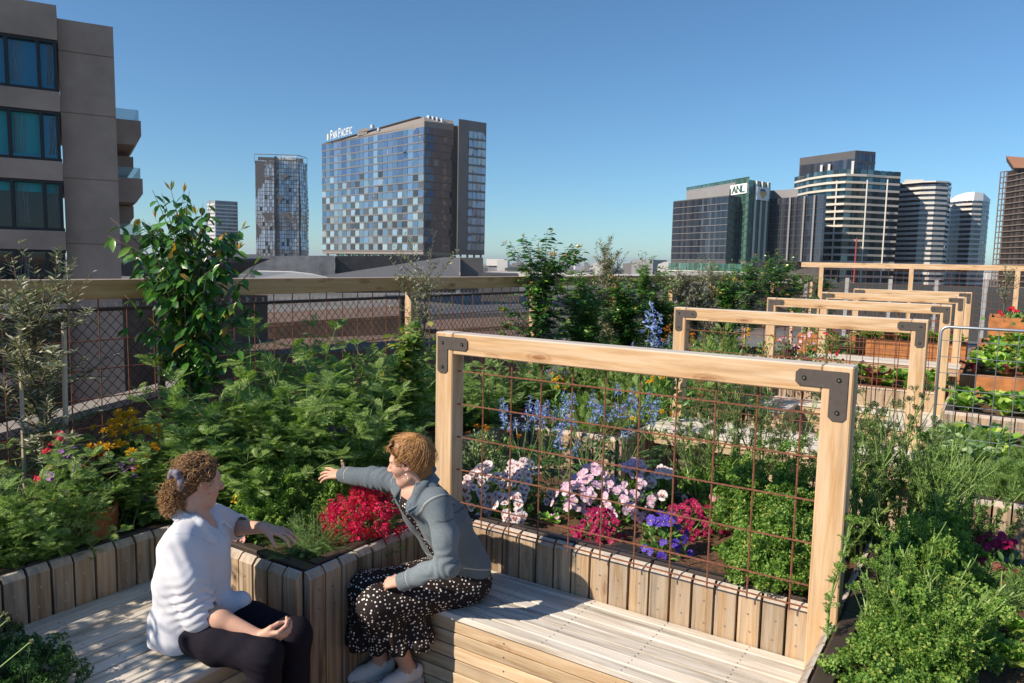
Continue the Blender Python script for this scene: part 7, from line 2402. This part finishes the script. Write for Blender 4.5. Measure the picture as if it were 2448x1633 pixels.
def denim_color(V):
    C = np.tile(np.array([.108, .136, .162]), (len(V), 1)); r = wrinkle(31, 1, 14, 40, 8)(V)
    C *= (1 + .14 * r)[:, None]
    fade = np.exp(-(np.linalg.norm(V - (ElL * .55 + WrL * .45), axis=1) / .16) ** 2) + .8 * np.exp(-(np.linalg.norm(V - (ShL * .6 + ElL * .4) - ltR * .03, axis=1) / .15) ** 2)
    C = C * (1 - .35 * np.clip(fade, 0, 1)[:, None]) + np.array([.34, .40, .43]) * (.35 * np.clip(fade, 0, 1)[:, None])

    def line(dist, w, c, amt):
        m_ = (np.clip(1 - np.abs(dist) / w, 0, 1) * amt)[:, None]; C[:] = C * (1 - m_) + np.array(c) * m_
    pale, dk = (.50, .49, .45), (.035, .045, .06)
    line((V - (HipC + [0, 0, .045])) @ hemn + .052 + 9 * (np.linalg.norm(V - HipC, axis=1) > .26), .005, pale, 1)
    line((V - (HipC + [0, 0, .045])) @ hemn + .047 + 9 * (np.linalg.norm(V - HipC, axis=1) > .26), .004, dk, .8)
    for (w_, ax_, o_) in ((WrL, arm2, .052), (WrR, a2r, .038)):
        q = np.linalg.norm(V - w_, axis=1) > .10
        line((V - w_) @ ax_ + o_ + 9 * q, .003, pale, .9); line((V - w_) @ ax_ + o_ - .004 + 9 * q, .003, dk, .7)
    for (sh, ax_) in ((ShL, nrm(arm1 + ltR * .8)), (ShR, nrm(a2r))):
        q = np.linalg.norm(V - sh, axis=1) > .13; line((V - sh) @ ax_ - .014 + 9 * q, .006, dk, .95); line((V - sh) @ ax_ - .004 + 9 * q, .004, pale, .8)
    back = ((V - NeckC) @ fR < .02) & (np.linalg.norm(V - NeckC, axis=1) < .36)
    line((V - NeckC)[:, 2] + .13 + 9 * ~back, .006, dk, .9)
    for o_ in (.06, .125): line(np.where(back & (V[:, 2] < NeckC[2] - .13), (V - NeckC) @ ltR - o_ * (1 + .0 * V[:, 2]), 9), .003, dk, .6)
    fr = ((V - NeckC) @ fR > .03)
    line(np.where(fr, (V - NeckC) @ ltR - .078 - .04 * (V - NeckC)[:, 2], 9), .003, dk, .6)
    pk0 = NeckC + ltR * .062 + fR * .11 - up * .145; pk1 = NeckC + ltR * .125 + fR * .085 - up * .165
    line(seg_dist(V, [pk0, pk1]), .014, dk, .9); line(np.abs(seg_dist(V, [pk0, pk1]) - .018), .003, pale, .6)
    return C


s.build('jacket', M['denim'], pr_, .0042, denim_color)
M['denim_light'] = simple('denim_collar', (.145, .185, .22), .85, noise=.3, nscale=120, bump=.3, bscale=900)


def flap(parent, name, pts, nrm_, mat, th=.007):
    mb = MB(); mb.extrude(np.array(pts), nrm(np.array(nrm_)) * th); return mb.build(name, mat, parent)


flap(pr_, 'collar', [NeckC + ltR * .060 - fR * .045 + up * .066, NeckC + ltR * .078 + fR * .020 + up * .036, NeckC + ltR * .070 + fR * .075 - up * .018, NeckC + ltR * .098 + fR * .128 - up * .112, NeckC + ltR * .128 + fR * .060 - up * .070, NeckC + ltR * .118 - fR * .020 - up * .010, NeckC + ltR * .085 - fR * .070 + up * .028], ltR + fR * .35 + up * .5, M['denim_light'])
flap(pr_, 'collar', [NeckC + rtR * .062 + fR * .060 - up * .005, NeckC + rtR * .045 + fR * .135 - up * .095, NeckC + rtR * .105 + fR * .085 - up * .080, NeckC + rtR * .095 + fR * .020 - up * .005], rtR * .4 + fR + up * .4, M['denim_light'])

# short blond hair swept back from the face
hd = Sculpt(); Wh = lambda x, y, z: HeadR + BH @ np.array([x, y, z])
hd.ell(Wh(-.026, 0, .044), (.100, .084, .092), .02, BH); hd.ell(Wh(-.070, 0, -.018), (.050, .066, .070), .03, BH); hd.ell(Wh(.020, 0, .095), (.062, .062, .036), .03, BH)
hd.ell(Wh(-.060, 0, -.075), (.036, .045, .04), .03, BH)
hd.ell(Wh(.095, 0, -.045), (.085, .12, .10), .012, BH, 's')
for y in (-1, 1): hd.ell(Wh(.008, y * .095, -.012), (.030, .035, .038), .01, BH, 's')
hd.disp = wrinkle(12, .003, 50, 120)
hair = hd.build('hair', M['hair_base_b'], pr_, .0045)


def strands(parent, head, B, whorl, n, mat, seed, rad_=(.104, .087, .098), cen=(-.024, 0, .042), face_cut=None, length=(.6, 1.25), r0=.0022, lift=1.03, jit=.10):
    r = np.random.default_rng(seed); mb = MB(); w = nrm(np.array(whorl, float)); q = np.array(rad_); c0 = np.array(cen)
    for i in range(n):
        a = r.uniform(0, 6.283); e1 = nrm(np.cross(w, [.3, .2, 1])); e2 = np.cross(w, e1); d = math.cos(a) * e1 + math.sin(a) * e2
        s0 = r.uniform(.02, 1.35); s1 = s0 + r.uniform(*length); tw = r.normal(0, jit)
        P = []
        for t in np.linspace(s0, s1, 8):
            dd = d * math.cos(tw * (t - s0)) + np.cross(w, d) * math.sin(tw * (t - s0) * 3)
            u = w * math.cos(t) + dd * math.sin(t); k = lift + .025 * math.sin(t * 3 + i) + .012 * r.normal() + (.05 * (t - s0) if i % 9 == 0 else 0)
            P.append(c0 + u * q * k)
        P = np.array(P)
        if face_cut is not None:
            bad = face_cut(P); 
            if bad.any():
                k = int(np.argmax(bad)); P = P[:k]
                if len(P) < 3: continue
        mb.tube(head + P @ B.T, np.linspace(r0, r0 * .35, len(P)) * r.uniform(.6, 1.3), 4, cap=False)
    return mb.build('strands', mat, parent, smooth=True)


fc = lambda P: (P[:, 0] > .052 - .25 * np.clip(P[:, 2] - .055, -1, 1) * (P[:, 2] < .055)) & (P[:, 2] < .072) | (P[:, 2] < -.095) | ((np.abs(P[:, 1]) > .06) & (P[:, 2] < .022) & (np.abs(P[:, 0] - .008) < .026)) | ((P[:, 0] > .0) & (P[:, 2] < -.03))
strands(hair, HeadR, BH, (-.45, .25, .85), 1500, M['hair_blond'], 5, face_cut=fc, length=(.4, 1.2), r0=.0016, jit=.22, lift=1.035)
# sunglasses pushed up into the hair, earring
g = MB()
for y in (-1, 1):
    c = np.array([.060, y * .036, .118]); n_ = nrm(np.array([.75, y * .15, .75])); e1 = nrm(np.cross(n_, [0, 0, 1])); e2 = np.cross(n_, e1)
    ring = [HeadR + BH @ (c + .026 * math.cos(a) * e1 + .021 * math.sin(a) * e2) for a in np.linspace(0, 6.283, 15)]
    g.tube(ring, .0026, 5); g.add([HeadR + BH @ (c + .025 * math.cos(a) * e1 + .020 * math.sin(a) * e2) for a in np.arange(14) / 14 * 6.283], [tuple(range(14))])
    g.tube([HeadR + BH @ np.array(p) for p in ((.062, y * .064, .112), (.045, y * .086, .080), (.010, y * .093, .030), (-.012, y * .090, .006))], [.0030, .0030, .0028, .0034], 5)
g.tube([HeadR + BH @ np.array(p) for p in ((.070, -.012, .118), (.074, 0, .122), (.070, .012, .118))], .0024, 5)
g.build('sunglasses', M['tortoise'], pr_)
mb = MB(); e = HeadR + BH @ np.array([.002, .084, -.034]); mb.tube([e + BH @ np.array([.011 * math.sin(a), 0, -.012 + .012 * math.cos(a)]) for a in np.linspace(0, 5.6, 12)], .0013, 5); mb.build('earring', M['galv'], pr_)


def shoe(parent, an, ft):
    ft = nrm(np.array([*ft, 0])); lt = np.cross([0, 0, 1.0], ft); Bs = np.stack([ft, lt, [0, 0, 1.0]], 1); o = np.array([an[0], an[1], 0.0])
    W = lambda x, y, z: o + Bs @ np.array([x, y, z])
    s = Sculpt()
    s.chain([W(-.045, 0, .062), W(.03, 0, .060), W(.10, 0, .045), W(.155, .002, .036)], [.036, .042, .038, .030], .03)
    s.chain([W(-.052, 0, .085), W(-.01, .020, .098), W(.045, .014, .088)], [.024, .020, .014], .02); s.chain([W(-.052, 0, .085), W(-.01, -.020, .098), W(.045, -.014, .088)], [.024, .020, .014], .02)
    s.cap(W(-.02, 0, .13), W(-.005, 0, .075), .036, .028, .006, 's')
    s.plane_cut(W(0, 0, .018), (0, 0, -1), W(-.2, -.2, -.1).min() * np.ones(3) - 9, np.ones(3) * 9)
    up_ = s.build('shoe', M['white_canvas'], parent, .0036)
    mb = MB(); out = [(-.090, 0), (-.082, .026), (-.05, .038), (.0, .040), (.06, .046), (.11, .047), (.15, .038), (.178, .015), (.182, -.004), (.165, -.028), (.12, -.042), (.05, -.043), (0, -.040), (-.05, -.036), (-.082, -.024)]
    for z0, z1, k, m_ in ((.001, .0135, 1.0, 0), (.0135, .0165, 1.012, 1), (.0165, .026, 1.0, 0), (.026, .0275, 1.006, 2), (.0275, .032, .985, 0)):
        mb.prism([tuple((W(x * k, y * k, 0))[:2]) for x, y in out], z0, z1, m_)
    mb.build('sole', [M['rubber'], M['stripe'], M['backing']], up_)
    mb = MB()
    for k in range(5):
        x = .040 + k * .021; z = .094 - k * .0085; mb.tube([W(x, -.018, z - .006), W(x + .006, 0, z + .005), W(x + .012, .018, z - .006)], .0024, 5); mb.tube([W(x, .018, z - .006), W(x + .006, 0, z + .006), W(x + .012, -.018, z - .006)], .0022, 5)
    for y in (-1, 1): mb.tube([W(.03, 0, .100), W(.020, y * .030, .112), W(.030, y * .050, .098), W(.040, y * .034, .092), W(.032, 0, .099)], .0022, 5)
    mb.build('laces', M['lace'], up_, smooth=True)


shoe(pr_, AnL, (-.42, -.90)); shoe(pr_, AnR, (-.55, -.83))

# ================================================================= woman in the white shirt
pl_ = thing('person', 'person with curly brown hair in a scrunchie, white shirt and dark trousers, seen from behind', 'person', (-.33, -1.42, .45))
Hip = np.array([-.335, -1.430, .560]); Neck = np.array([-.325, -1.395, 1.065]); HeadL = np.array([-.318, -1.372, 1.222])
fL = nrm(np.array([.80, .60, 0])); rtL = np.array([fL[1], -fL[0], 0]); lfL = -rtL
S_R = Neck + rtL * .172 + [0, 0, -.062]; S_L = Neck + lfL * .165 + [0, 0, -.055]
E_R = np.array([-.150, -1.500, .690]); W_R = np.array([.120, -1.385, .592])
E_L = np.array([-.455, -1.085, .885]); W_L = np.array([-.200, -1.100, .945])
K_R = np.array([.165, -1.395, .520]); K_L = np.array([.130, -1.195, .520]); A_R = np.array([.150, -1.385, .09]); A_L = np.array([.115, -1.185, .09])
H_R = Hip + np.array([.03, -.088, 0]); H_L = Hip + np.array([-.01, .095, 0])
BHL = basis(nrm(np.array([.36, .95, -.13])), nrm(np.array([.0, .03, 1])))
b = Sculpt()
b.chain([Hip, (Hip + Neck) / 2, Neck - [0, 0, .08]], [.12, .11, .10], .05)
b.chain([Neck + [0, 0, -.05], HeadL + BHL @ np.array([-.028, 0, -.075])], [.066, .054], .03)
add_head(b, HeadL, BHL)
b.chain([S_R, E_R, (E_R * .65 + W_R * .35), W_R], [.052, .044, .042, .027], .03); b.chain([S_L, E_L, W_L], [.052, .043, .028], .03)
b.chain([H_R, K_R, A_R], [.09, .06, .036], .03); b.chain([H_L, K_L, A_L], [.09, .06, .036], .03)
# near hand: palm up, thumb and fingers pinching a leaf
dn = nrm(np.array([.80, .42, .06])); bkn = nrm(np.array([.25, -.75, -.55])); bkn = nrm(bkn - dn * (bkn @ dn)); tn = np.cross(bkn, dn)
tn = tn if tn[2] > 0 else -tn
Bn = np.stack([dn, tn, bkn], 1)
add_hand(b, W_R + dn * .012, Bn, [(48, 42, 26), (44, 46, 30), (40, 46, 32), (38, 44, 34)], (3, 0, -3, -7), [(.048, .038, -.020), (.074, .036, -.042), (.094, .026, -.054)], 1.02)
# far hand hovering over the rosemary
dfh = nrm(np.array([.90, .40, -.10])); bkf = nrm(np.array([.05, -.15, 1])); bkf = nrm(bkf - dfh * (bkf @ dfh)); tf = np.cross(bkf, dfh); tf = tf if tf @ rtL > 0 else -tf
Bf = np.stack([dfh, tf, bkf], 1)
add_hand(b, W_L + dfh * .012, Bf, [(22, 26, 16), (16, 24, 16), (14, 22, 14), (16, 24, 16)], (8, 2, -5, -12), [(.046, .040, -.020), (.068, .052, -.040), (.084, .056, -.058)], 1.02)
b.build('body', M['skin'], pl_, .0030, lambda V: head_color(HeadL, BHL, SKIN_B, V, (.16, .08, .04)))
# trousers
s = Sculpt()
s.ell(Hip + [.055, 0, -.005], (.09, .135, .10), .05)
s.chain([H_R, (H_R + K_R) / 2, K_R, A_R + [0, 0, .0]], [.088, .100, .080, .062], .03); s.chain([H_L + [.03, -.02, 0], (H_L + K_L) / 2, K_L, A_L], [.080, .096, .080, .062], .03)
s.plane_cut((0, 0, .075), (0, 0, -1), (-1, -2, -.2), (1, 0, .12))
wt_ = wrinkle(41, .0035, 25, 70, 8)
def tdisp(P):
    q = np.exp(-(np.linalg.norm(P - K_R, axis=-1) / .1) ** 2); return wt_(P) + q * .003 * np.sin(P[..., 2] * 150 + P[..., 0] * 60)
s.disp = tdisp
s.build('trousers', M['trousers'], pl_, .0055)
for an, ft in ((A_R, (.95, .25)), (A_L, (.95, .2))):
    ft = nrm(np.array([*ft, 0])); lt_ = np.cross([0, 0, 1.0], ft); s = Sculpt(); s.chain([an + [0, 0, -.03], an + ft * .10 - [0, 0, .05], an + ft * .16 - [0, 0, .058]], [.045, .038, .030], .03); s.plane_cut((0, 0, .004), (0, 0, -1), (-2, -3, -1), (2, 1, .1)); s.build('shoe', M['backing'], pl_, .006)
# shirt
s = Sculpt(); sd_ = rtL
for sgn, w0, w1 in ((1, .118, .100), (-1, .112, .095)):
    s.chain([Hip + sd_ * sgn * .080 + [-.005, 0, -.02], (Hip * .55 + Neck * .45) + sd_ * sgn * .092 + [0, 0, 0], (Hip * .25 + Neck * .75) + sd_ * sgn * .095, Neck + sd_ * sgn * .10 - [0, 0, .065]], [.132, .122, .110, .076], .06)
s.chain([Hip + fL * .055 + [0, 0, .06], Neck + fL * .055 - [0, 0, .16]], [.125, .105], .06)
s.chain([Hip - fL * .015 + [0, 0, .0], Neck - fL * .015 - [0, 0, .09]], [.122, .092], .06)
a1 = nrm(E_R - S_R)
s.chain([S_R, (S_R + E_R) / 2 + rtL * .012, E_R - a1 * .005], [.074, .073, .072], .04)
s.cap(E_R - a1 * .055, E_R + a1 * .030, .080, .079, .008)
s.chain([S_L, E_L], [.072, .068], .04); s.cap(E_L - nrm(E_L - S_L) * .03, E_L + [.02, 0, .01], .072, .064, .01)
s.cap(E_R, E_R + nrm(W_R - E_R) * .12, .052, .046, .006, 's')
s.cap(E_L + [.03, 0, .015], E_L + nrm(W_L - E_L) * .14, .050, .046, .006, 's')
# shirt tail lying over the lap and behind
s.chain([Hip + fL * .13 + rtL * .03 + [0, 0, .05], Hip + fL * .235 + rtL * .0 + [0, 0, .085]], [.07, .050], .05); s.chain([Hip - fL * .06 + rtL * .02 + [0, 0, .0], Hip - fL * .075 + rtL * .02 - [0, 0, .06]], [.118, .112], .05)
nb_ = [Neck + q for q in (fL * .085 + rtL * .022 - up * .055, rtL * .070 + fL * .02 + up * .012, rtL * .045 - fL * .055 + up * .036, -fL * .070 + up * .040, lfL * .055 - fL * .045 + up * .036, lfL * .068 + fL * .025 + up * .018, fL * .085 + lfL * .022 - up * .050)]
s.chain(nb_, [.010, .014, .015, .015, .015, .016, .011], .008)
s.chain([nb_[1] + [0, 0, -.004], Neck + rtL * .100 + fL * .055 - up * .022, Neck + rtL * .085 + fL * .130 - up * .105], [.022, .032, .010], .005); s.chain([nb_[5], Neck + lfL * .075 + fL * .065 - up * .010, Neck + lfL * .055 + fL * .115 - up * .05], [.017, .022, .008], .008)
s.ell(Neck + fL * .085 + up * .03, (.065, .045, .095), .012, np.stack([fL, rtL, up], 1), 's'); s.cap(Neck - up * .03, Neck + up * .14, .055, .058, .012, 's')
hn = nrm(np.array([.10, 0, -1.0]))
s.plane_cut((-.335, -1.43, .478), (0, 0, -1), (-.75, -1.9, .2), (.3, -1.0, .52), .004)
wl_ = wrinkle(51, .0075, 18, 60, 9)
def sdisp(P):
    q = np.exp(-(np.linalg.norm(P - E_R + a1 * .05, axis=-1) / .10) ** 2); t = (P - E_R) @ a1
    q2 = np.exp(-(np.linalg.norm(P - (Hip + rtL * .12 + [0, 0, .12]), axis=-1) / .16) ** 2)
    q3 = np.exp(-(np.linalg.norm(P - S_R + [0, 0, .05], axis=-1) / .10) ** 2)
    return wl_(P) + q * .008 * np.sin(t * 150 + 3 * np.sin(P[..., 1] * 40)) + q2 * .0045 * np.sin(P[..., 2] * 62 + (P @ fL) * 55 + 2 * np.sin(P[..., 2] * 21 + (P @ rtL) * 30)) + q3 * .0045 * np.sin((P @ fL) * 110 + P[..., 2] * 60)
s.disp = sdisp


def shirt_color(V):
    C = np.tile(np.array([.64, .65, .715]), (len(V), 1))
    def line(d, w, amt):
        m_ = (np.clip(1 - np.abs(d) / w, 0, 1) * amt)[:, None]; C[:] = C * (1 - m_ * .35)
    fr = (V - Neck) @ fL > .06
    line(np.where(fr, (V - Neck) @ rtL - .010, 9), .003, 1); line(np.where(fr, (V - Neck) @ rtL + .022, 9), .003, 1)
    q = np.linalg.norm(V - S_R, axis=1) > .14; line((V - S_R) @ nrm(a1 + rtL) + 9 * q, .003, 1)
    q = np.linalg.norm(V - E_R, axis=1) > .12; line((V - E_R) @ a1 + .048 + 9 * q, .004, 1)
    for k in range(7):
        p = Neck + fL * (.125 + .018 * math.sin(k)) + rtL * -.006 - up * (.10 + .065 * k); d = np.linalg.norm(((V - p) - np.outer((V - p) @ fL, fL) * .8), axis=1)
        m_ = (d < .0065)[:, None]; C[:] = np.where(m_, np.array([.62, .52, .40]), C)
    return C


s.build('shirt', M['cloth'], pl_, .0048, shirt_color)
M['shirt_collar'] = simple('shirt_collar', (.66, .67, .73), .85, noise=.05, nscale=90)
flap(pl_, 'collar', [Neck + rtL * .050 - fL * .058 + up * .052, Neck + rtL * .078 + fL * .010 + up * .024, Neck + rtL * .042 + fL * .092 - up * .040, Neck + rtL * .078 + fL * .140 - up * .108, Neck + rtL * .122 + fL * .050 - up * .048, Neck + rtL * .118 - fL * .030 - up * .012, Neck + rtL * .070 - fL * .090 + up * .018], rtL + fL * .3 + up * .6, M['shirt_collar'])
flap(pl_, 'collar', [Neck + lfL * .060 - fL * .050 + up * .052, Neck + lfL * .078 + fL * .025 + up * .026, Neck + lfL * .040 + fL * .098 - up * .034, Neck + lfL * .062 + fL * .150 - up * .088, Neck + lfL * .118 + fL * .060 - up * .030, Neck + lfL * .115 - fL * .030 + up * .002, Neck + lfL * .055 - fL * .092 + up * .020], lfL + fL * .4 + up * .6, M['shirt_collar'])
flap(pl_, 'collar', [Neck + rtL * .050 - fL * .060 + up * .052, Neck + lfL * .060 - fL * .052 + up * .052, Neck + lfL * .055 - fL * .094 + up * .020, Neck + rtL * .070 - fL * .092 + up * .018], -fL + up * .5, M['shirt_collar'])
# curly hair gathered low at the back
hd = Sculpt(); Wl = lambda x, y, z: HeadL + BHL @ np.array([x, y, z])
hd.ell(Wl(-.024, 0, .044), (.099, .086, .088), .02, BHL); hd.ell(Wl(-.075, 0, -.01), (.055, .070, .075), .03, BHL)
hd.ell(Wl(-.122, -.012, -.050), (.036, .046, .060), .015, BHL)
hd.ell(Wl(.098, 0, -.048), (.080, .13, .105), .012, BHL, 's')
for y in (-1, 1): hd.ell(Wl(.010, y * .098, -.012), (.028, .034, .036), .01, BHL, 's')
hd.disp = wrinkle(15, .006, 60, 150, 10)
hairl = hd.build('hair', M['hair_base_c'], pl_, .0045)
r = np.random.default_rng(8); mb = MB()


def curl(c, ax, n_, L, rad_, r0, mat=0):
    ax = nrm(ax); e1 = nrm(np.cross(ax, [.3, .5, .8])); e2 = np.cross(ax, e1); ph = r.uniform(0, 6.28); k = 14
    t = np.linspace(0, 1, k); tn_ = r.uniform(1.2, 2.4)
    P = c + np.outer(t * L, ax) + rad_ * (np.cos(ph + t * 6.283 * tn_)[:, None] * e1 + np.sin(ph + t * 6.283 * tn_)[:, None] * e2) + np.outer(t * t, [0, 0, -.012])
    mb.tube(HeadL + P @ BHL.T, np.linspace(r0, r0 * .5, k), 4, mat, cap=False)


for i in range(760):       # scalp curls running back towards the scrunchie
    d = nrm(r.normal(0, 1, 3)); d[2] = abs(d[2]) * (1 if r.random() < .6 else -.35); d = nrm(d)
    p = np.array([-.024, 0, .044]) + d * [.102, .089, .091]
    if (p[0] > .048 and p[2] < .072) or (abs(p[1]) > .06 and p[2] < .03 and abs(p[0] - .01) < .03) or p[2] < -.07 or (p[0] > .0 and p[2] < -.02): continue
    tg = np.array([-.112, -.03, .02]) - p; tg = tg - d * (tg @ d); curl(p + d * r.uniform(-.004, .006), nrm(tg) + r.normal(0, .35, 3), d, r.uniform(.03, .06), r.uniform(.003, .007), .0016)
for i in range(620):       # loose curls of the gathered bunch
    d = nrm(r.normal(0, 1, 3)); p = np.array([-.124, -.012, -.052]) + d * [.038, .050, .064] * r.uniform(.85, 1.14)
    curl(p, d * .4 + np.array([.1, 0, -.9]) + r.normal(0, .45, 3), d, r.uniform(.02, .042), r.uniform(.004, .008), .0015)
for i in range(120):       # wisps at the nape
    p = np.array([-.070 + r.normal(0, .02), r.uniform(-.055, .055), -.070 + r.normal(0, .02)]); curl(p, np.array([-.2, r.normal(0, .4), -.8]), None, r.uniform(.02, .05), r.uniform(.003, .008), .0012)
mb.build('curls', M['hair_curl'], hairl, smooth=True)
s = Sculpt()
for k in range(18):
    a0, a1_ = k / 18 * 6.283, (k + 1) / 18 * 6.283
    sx_ = nrm(np.array([-.86, -.30, -.38])); s1_ = nrm(np.cross(sx_, [0, 0, 1])); s2_ = np.cross(s1_, sx_)
    q = lambda a, kk: Wl(*(np.array([-.110, -.038, .020]) + sx_ * (.0 + .006 * math.sin(kk * 2.1)) + s1_ * .034 * math.cos(a) + s2_ * .044 * math.sin(a)))
    s.cap(q(a0, k), q(a1_, k + 1), .014 + .004 * math.sin(k * 2.3), .014 + .004 * math.sin((k + 1) * 2.3), .008)
s.disp = wrinkle(17, .004, 90, 200)
s.build('scrunchie', simple('scrunchie_grey', (.16, .15, .19), .7, noise=.35, nscale=40), pl_, .0035)
mb = MB(); rp = W_L + Bf @ np.array([.10, .008, .0])
# ------------------------------------------------------------------ out of frame planting that shades the left bench
sh = [((-1.80, -3.70), 2.1, .55, 'bushy shrub outside the left edge of the picture'), ((-1.2, -3.95), 1.6, .42, 'lower bushy shrub outside the left edge of the picture')]
for i, ((x, y), H, W, lab) in enumerate(sh):
    tree_obj('leafy_shrub', lab, (x, y, .4), shoot_tree(R(400 + i), H, W, 60, 1800, .12, LEAF, 'lf_gloss', .05, 'lf_tip', -.2, .05, .016, upright=(25, 85)), 'shrub')

# ------------------------------------------------------------------ air
hz_m = bpy.data.materials.new('haze_air'); hz_m.use_nodes = True
nt = hz_m.node_tree; nt.nodes.clear()
ho = nt.nodes.new("ShaderNodeOutputMaterial"); hv = nt.nodes.new("ShaderNodeVolumePrincipled")
hv.inputs["Color"].default_value = (0.80, 0.88, 1.0, 1); hv.inputs["Density"].default_value = 0.00012; hv.inputs["Anisotropy"].default_value = 0.3
nt.links.new(hv.outputs[0], ho.inputs["Volume"])
tag(MB().bb((-6200, -1700, -17.2), (6200, 9200, 75), 0, 0).build('haze', hz_m), kind='stuff')
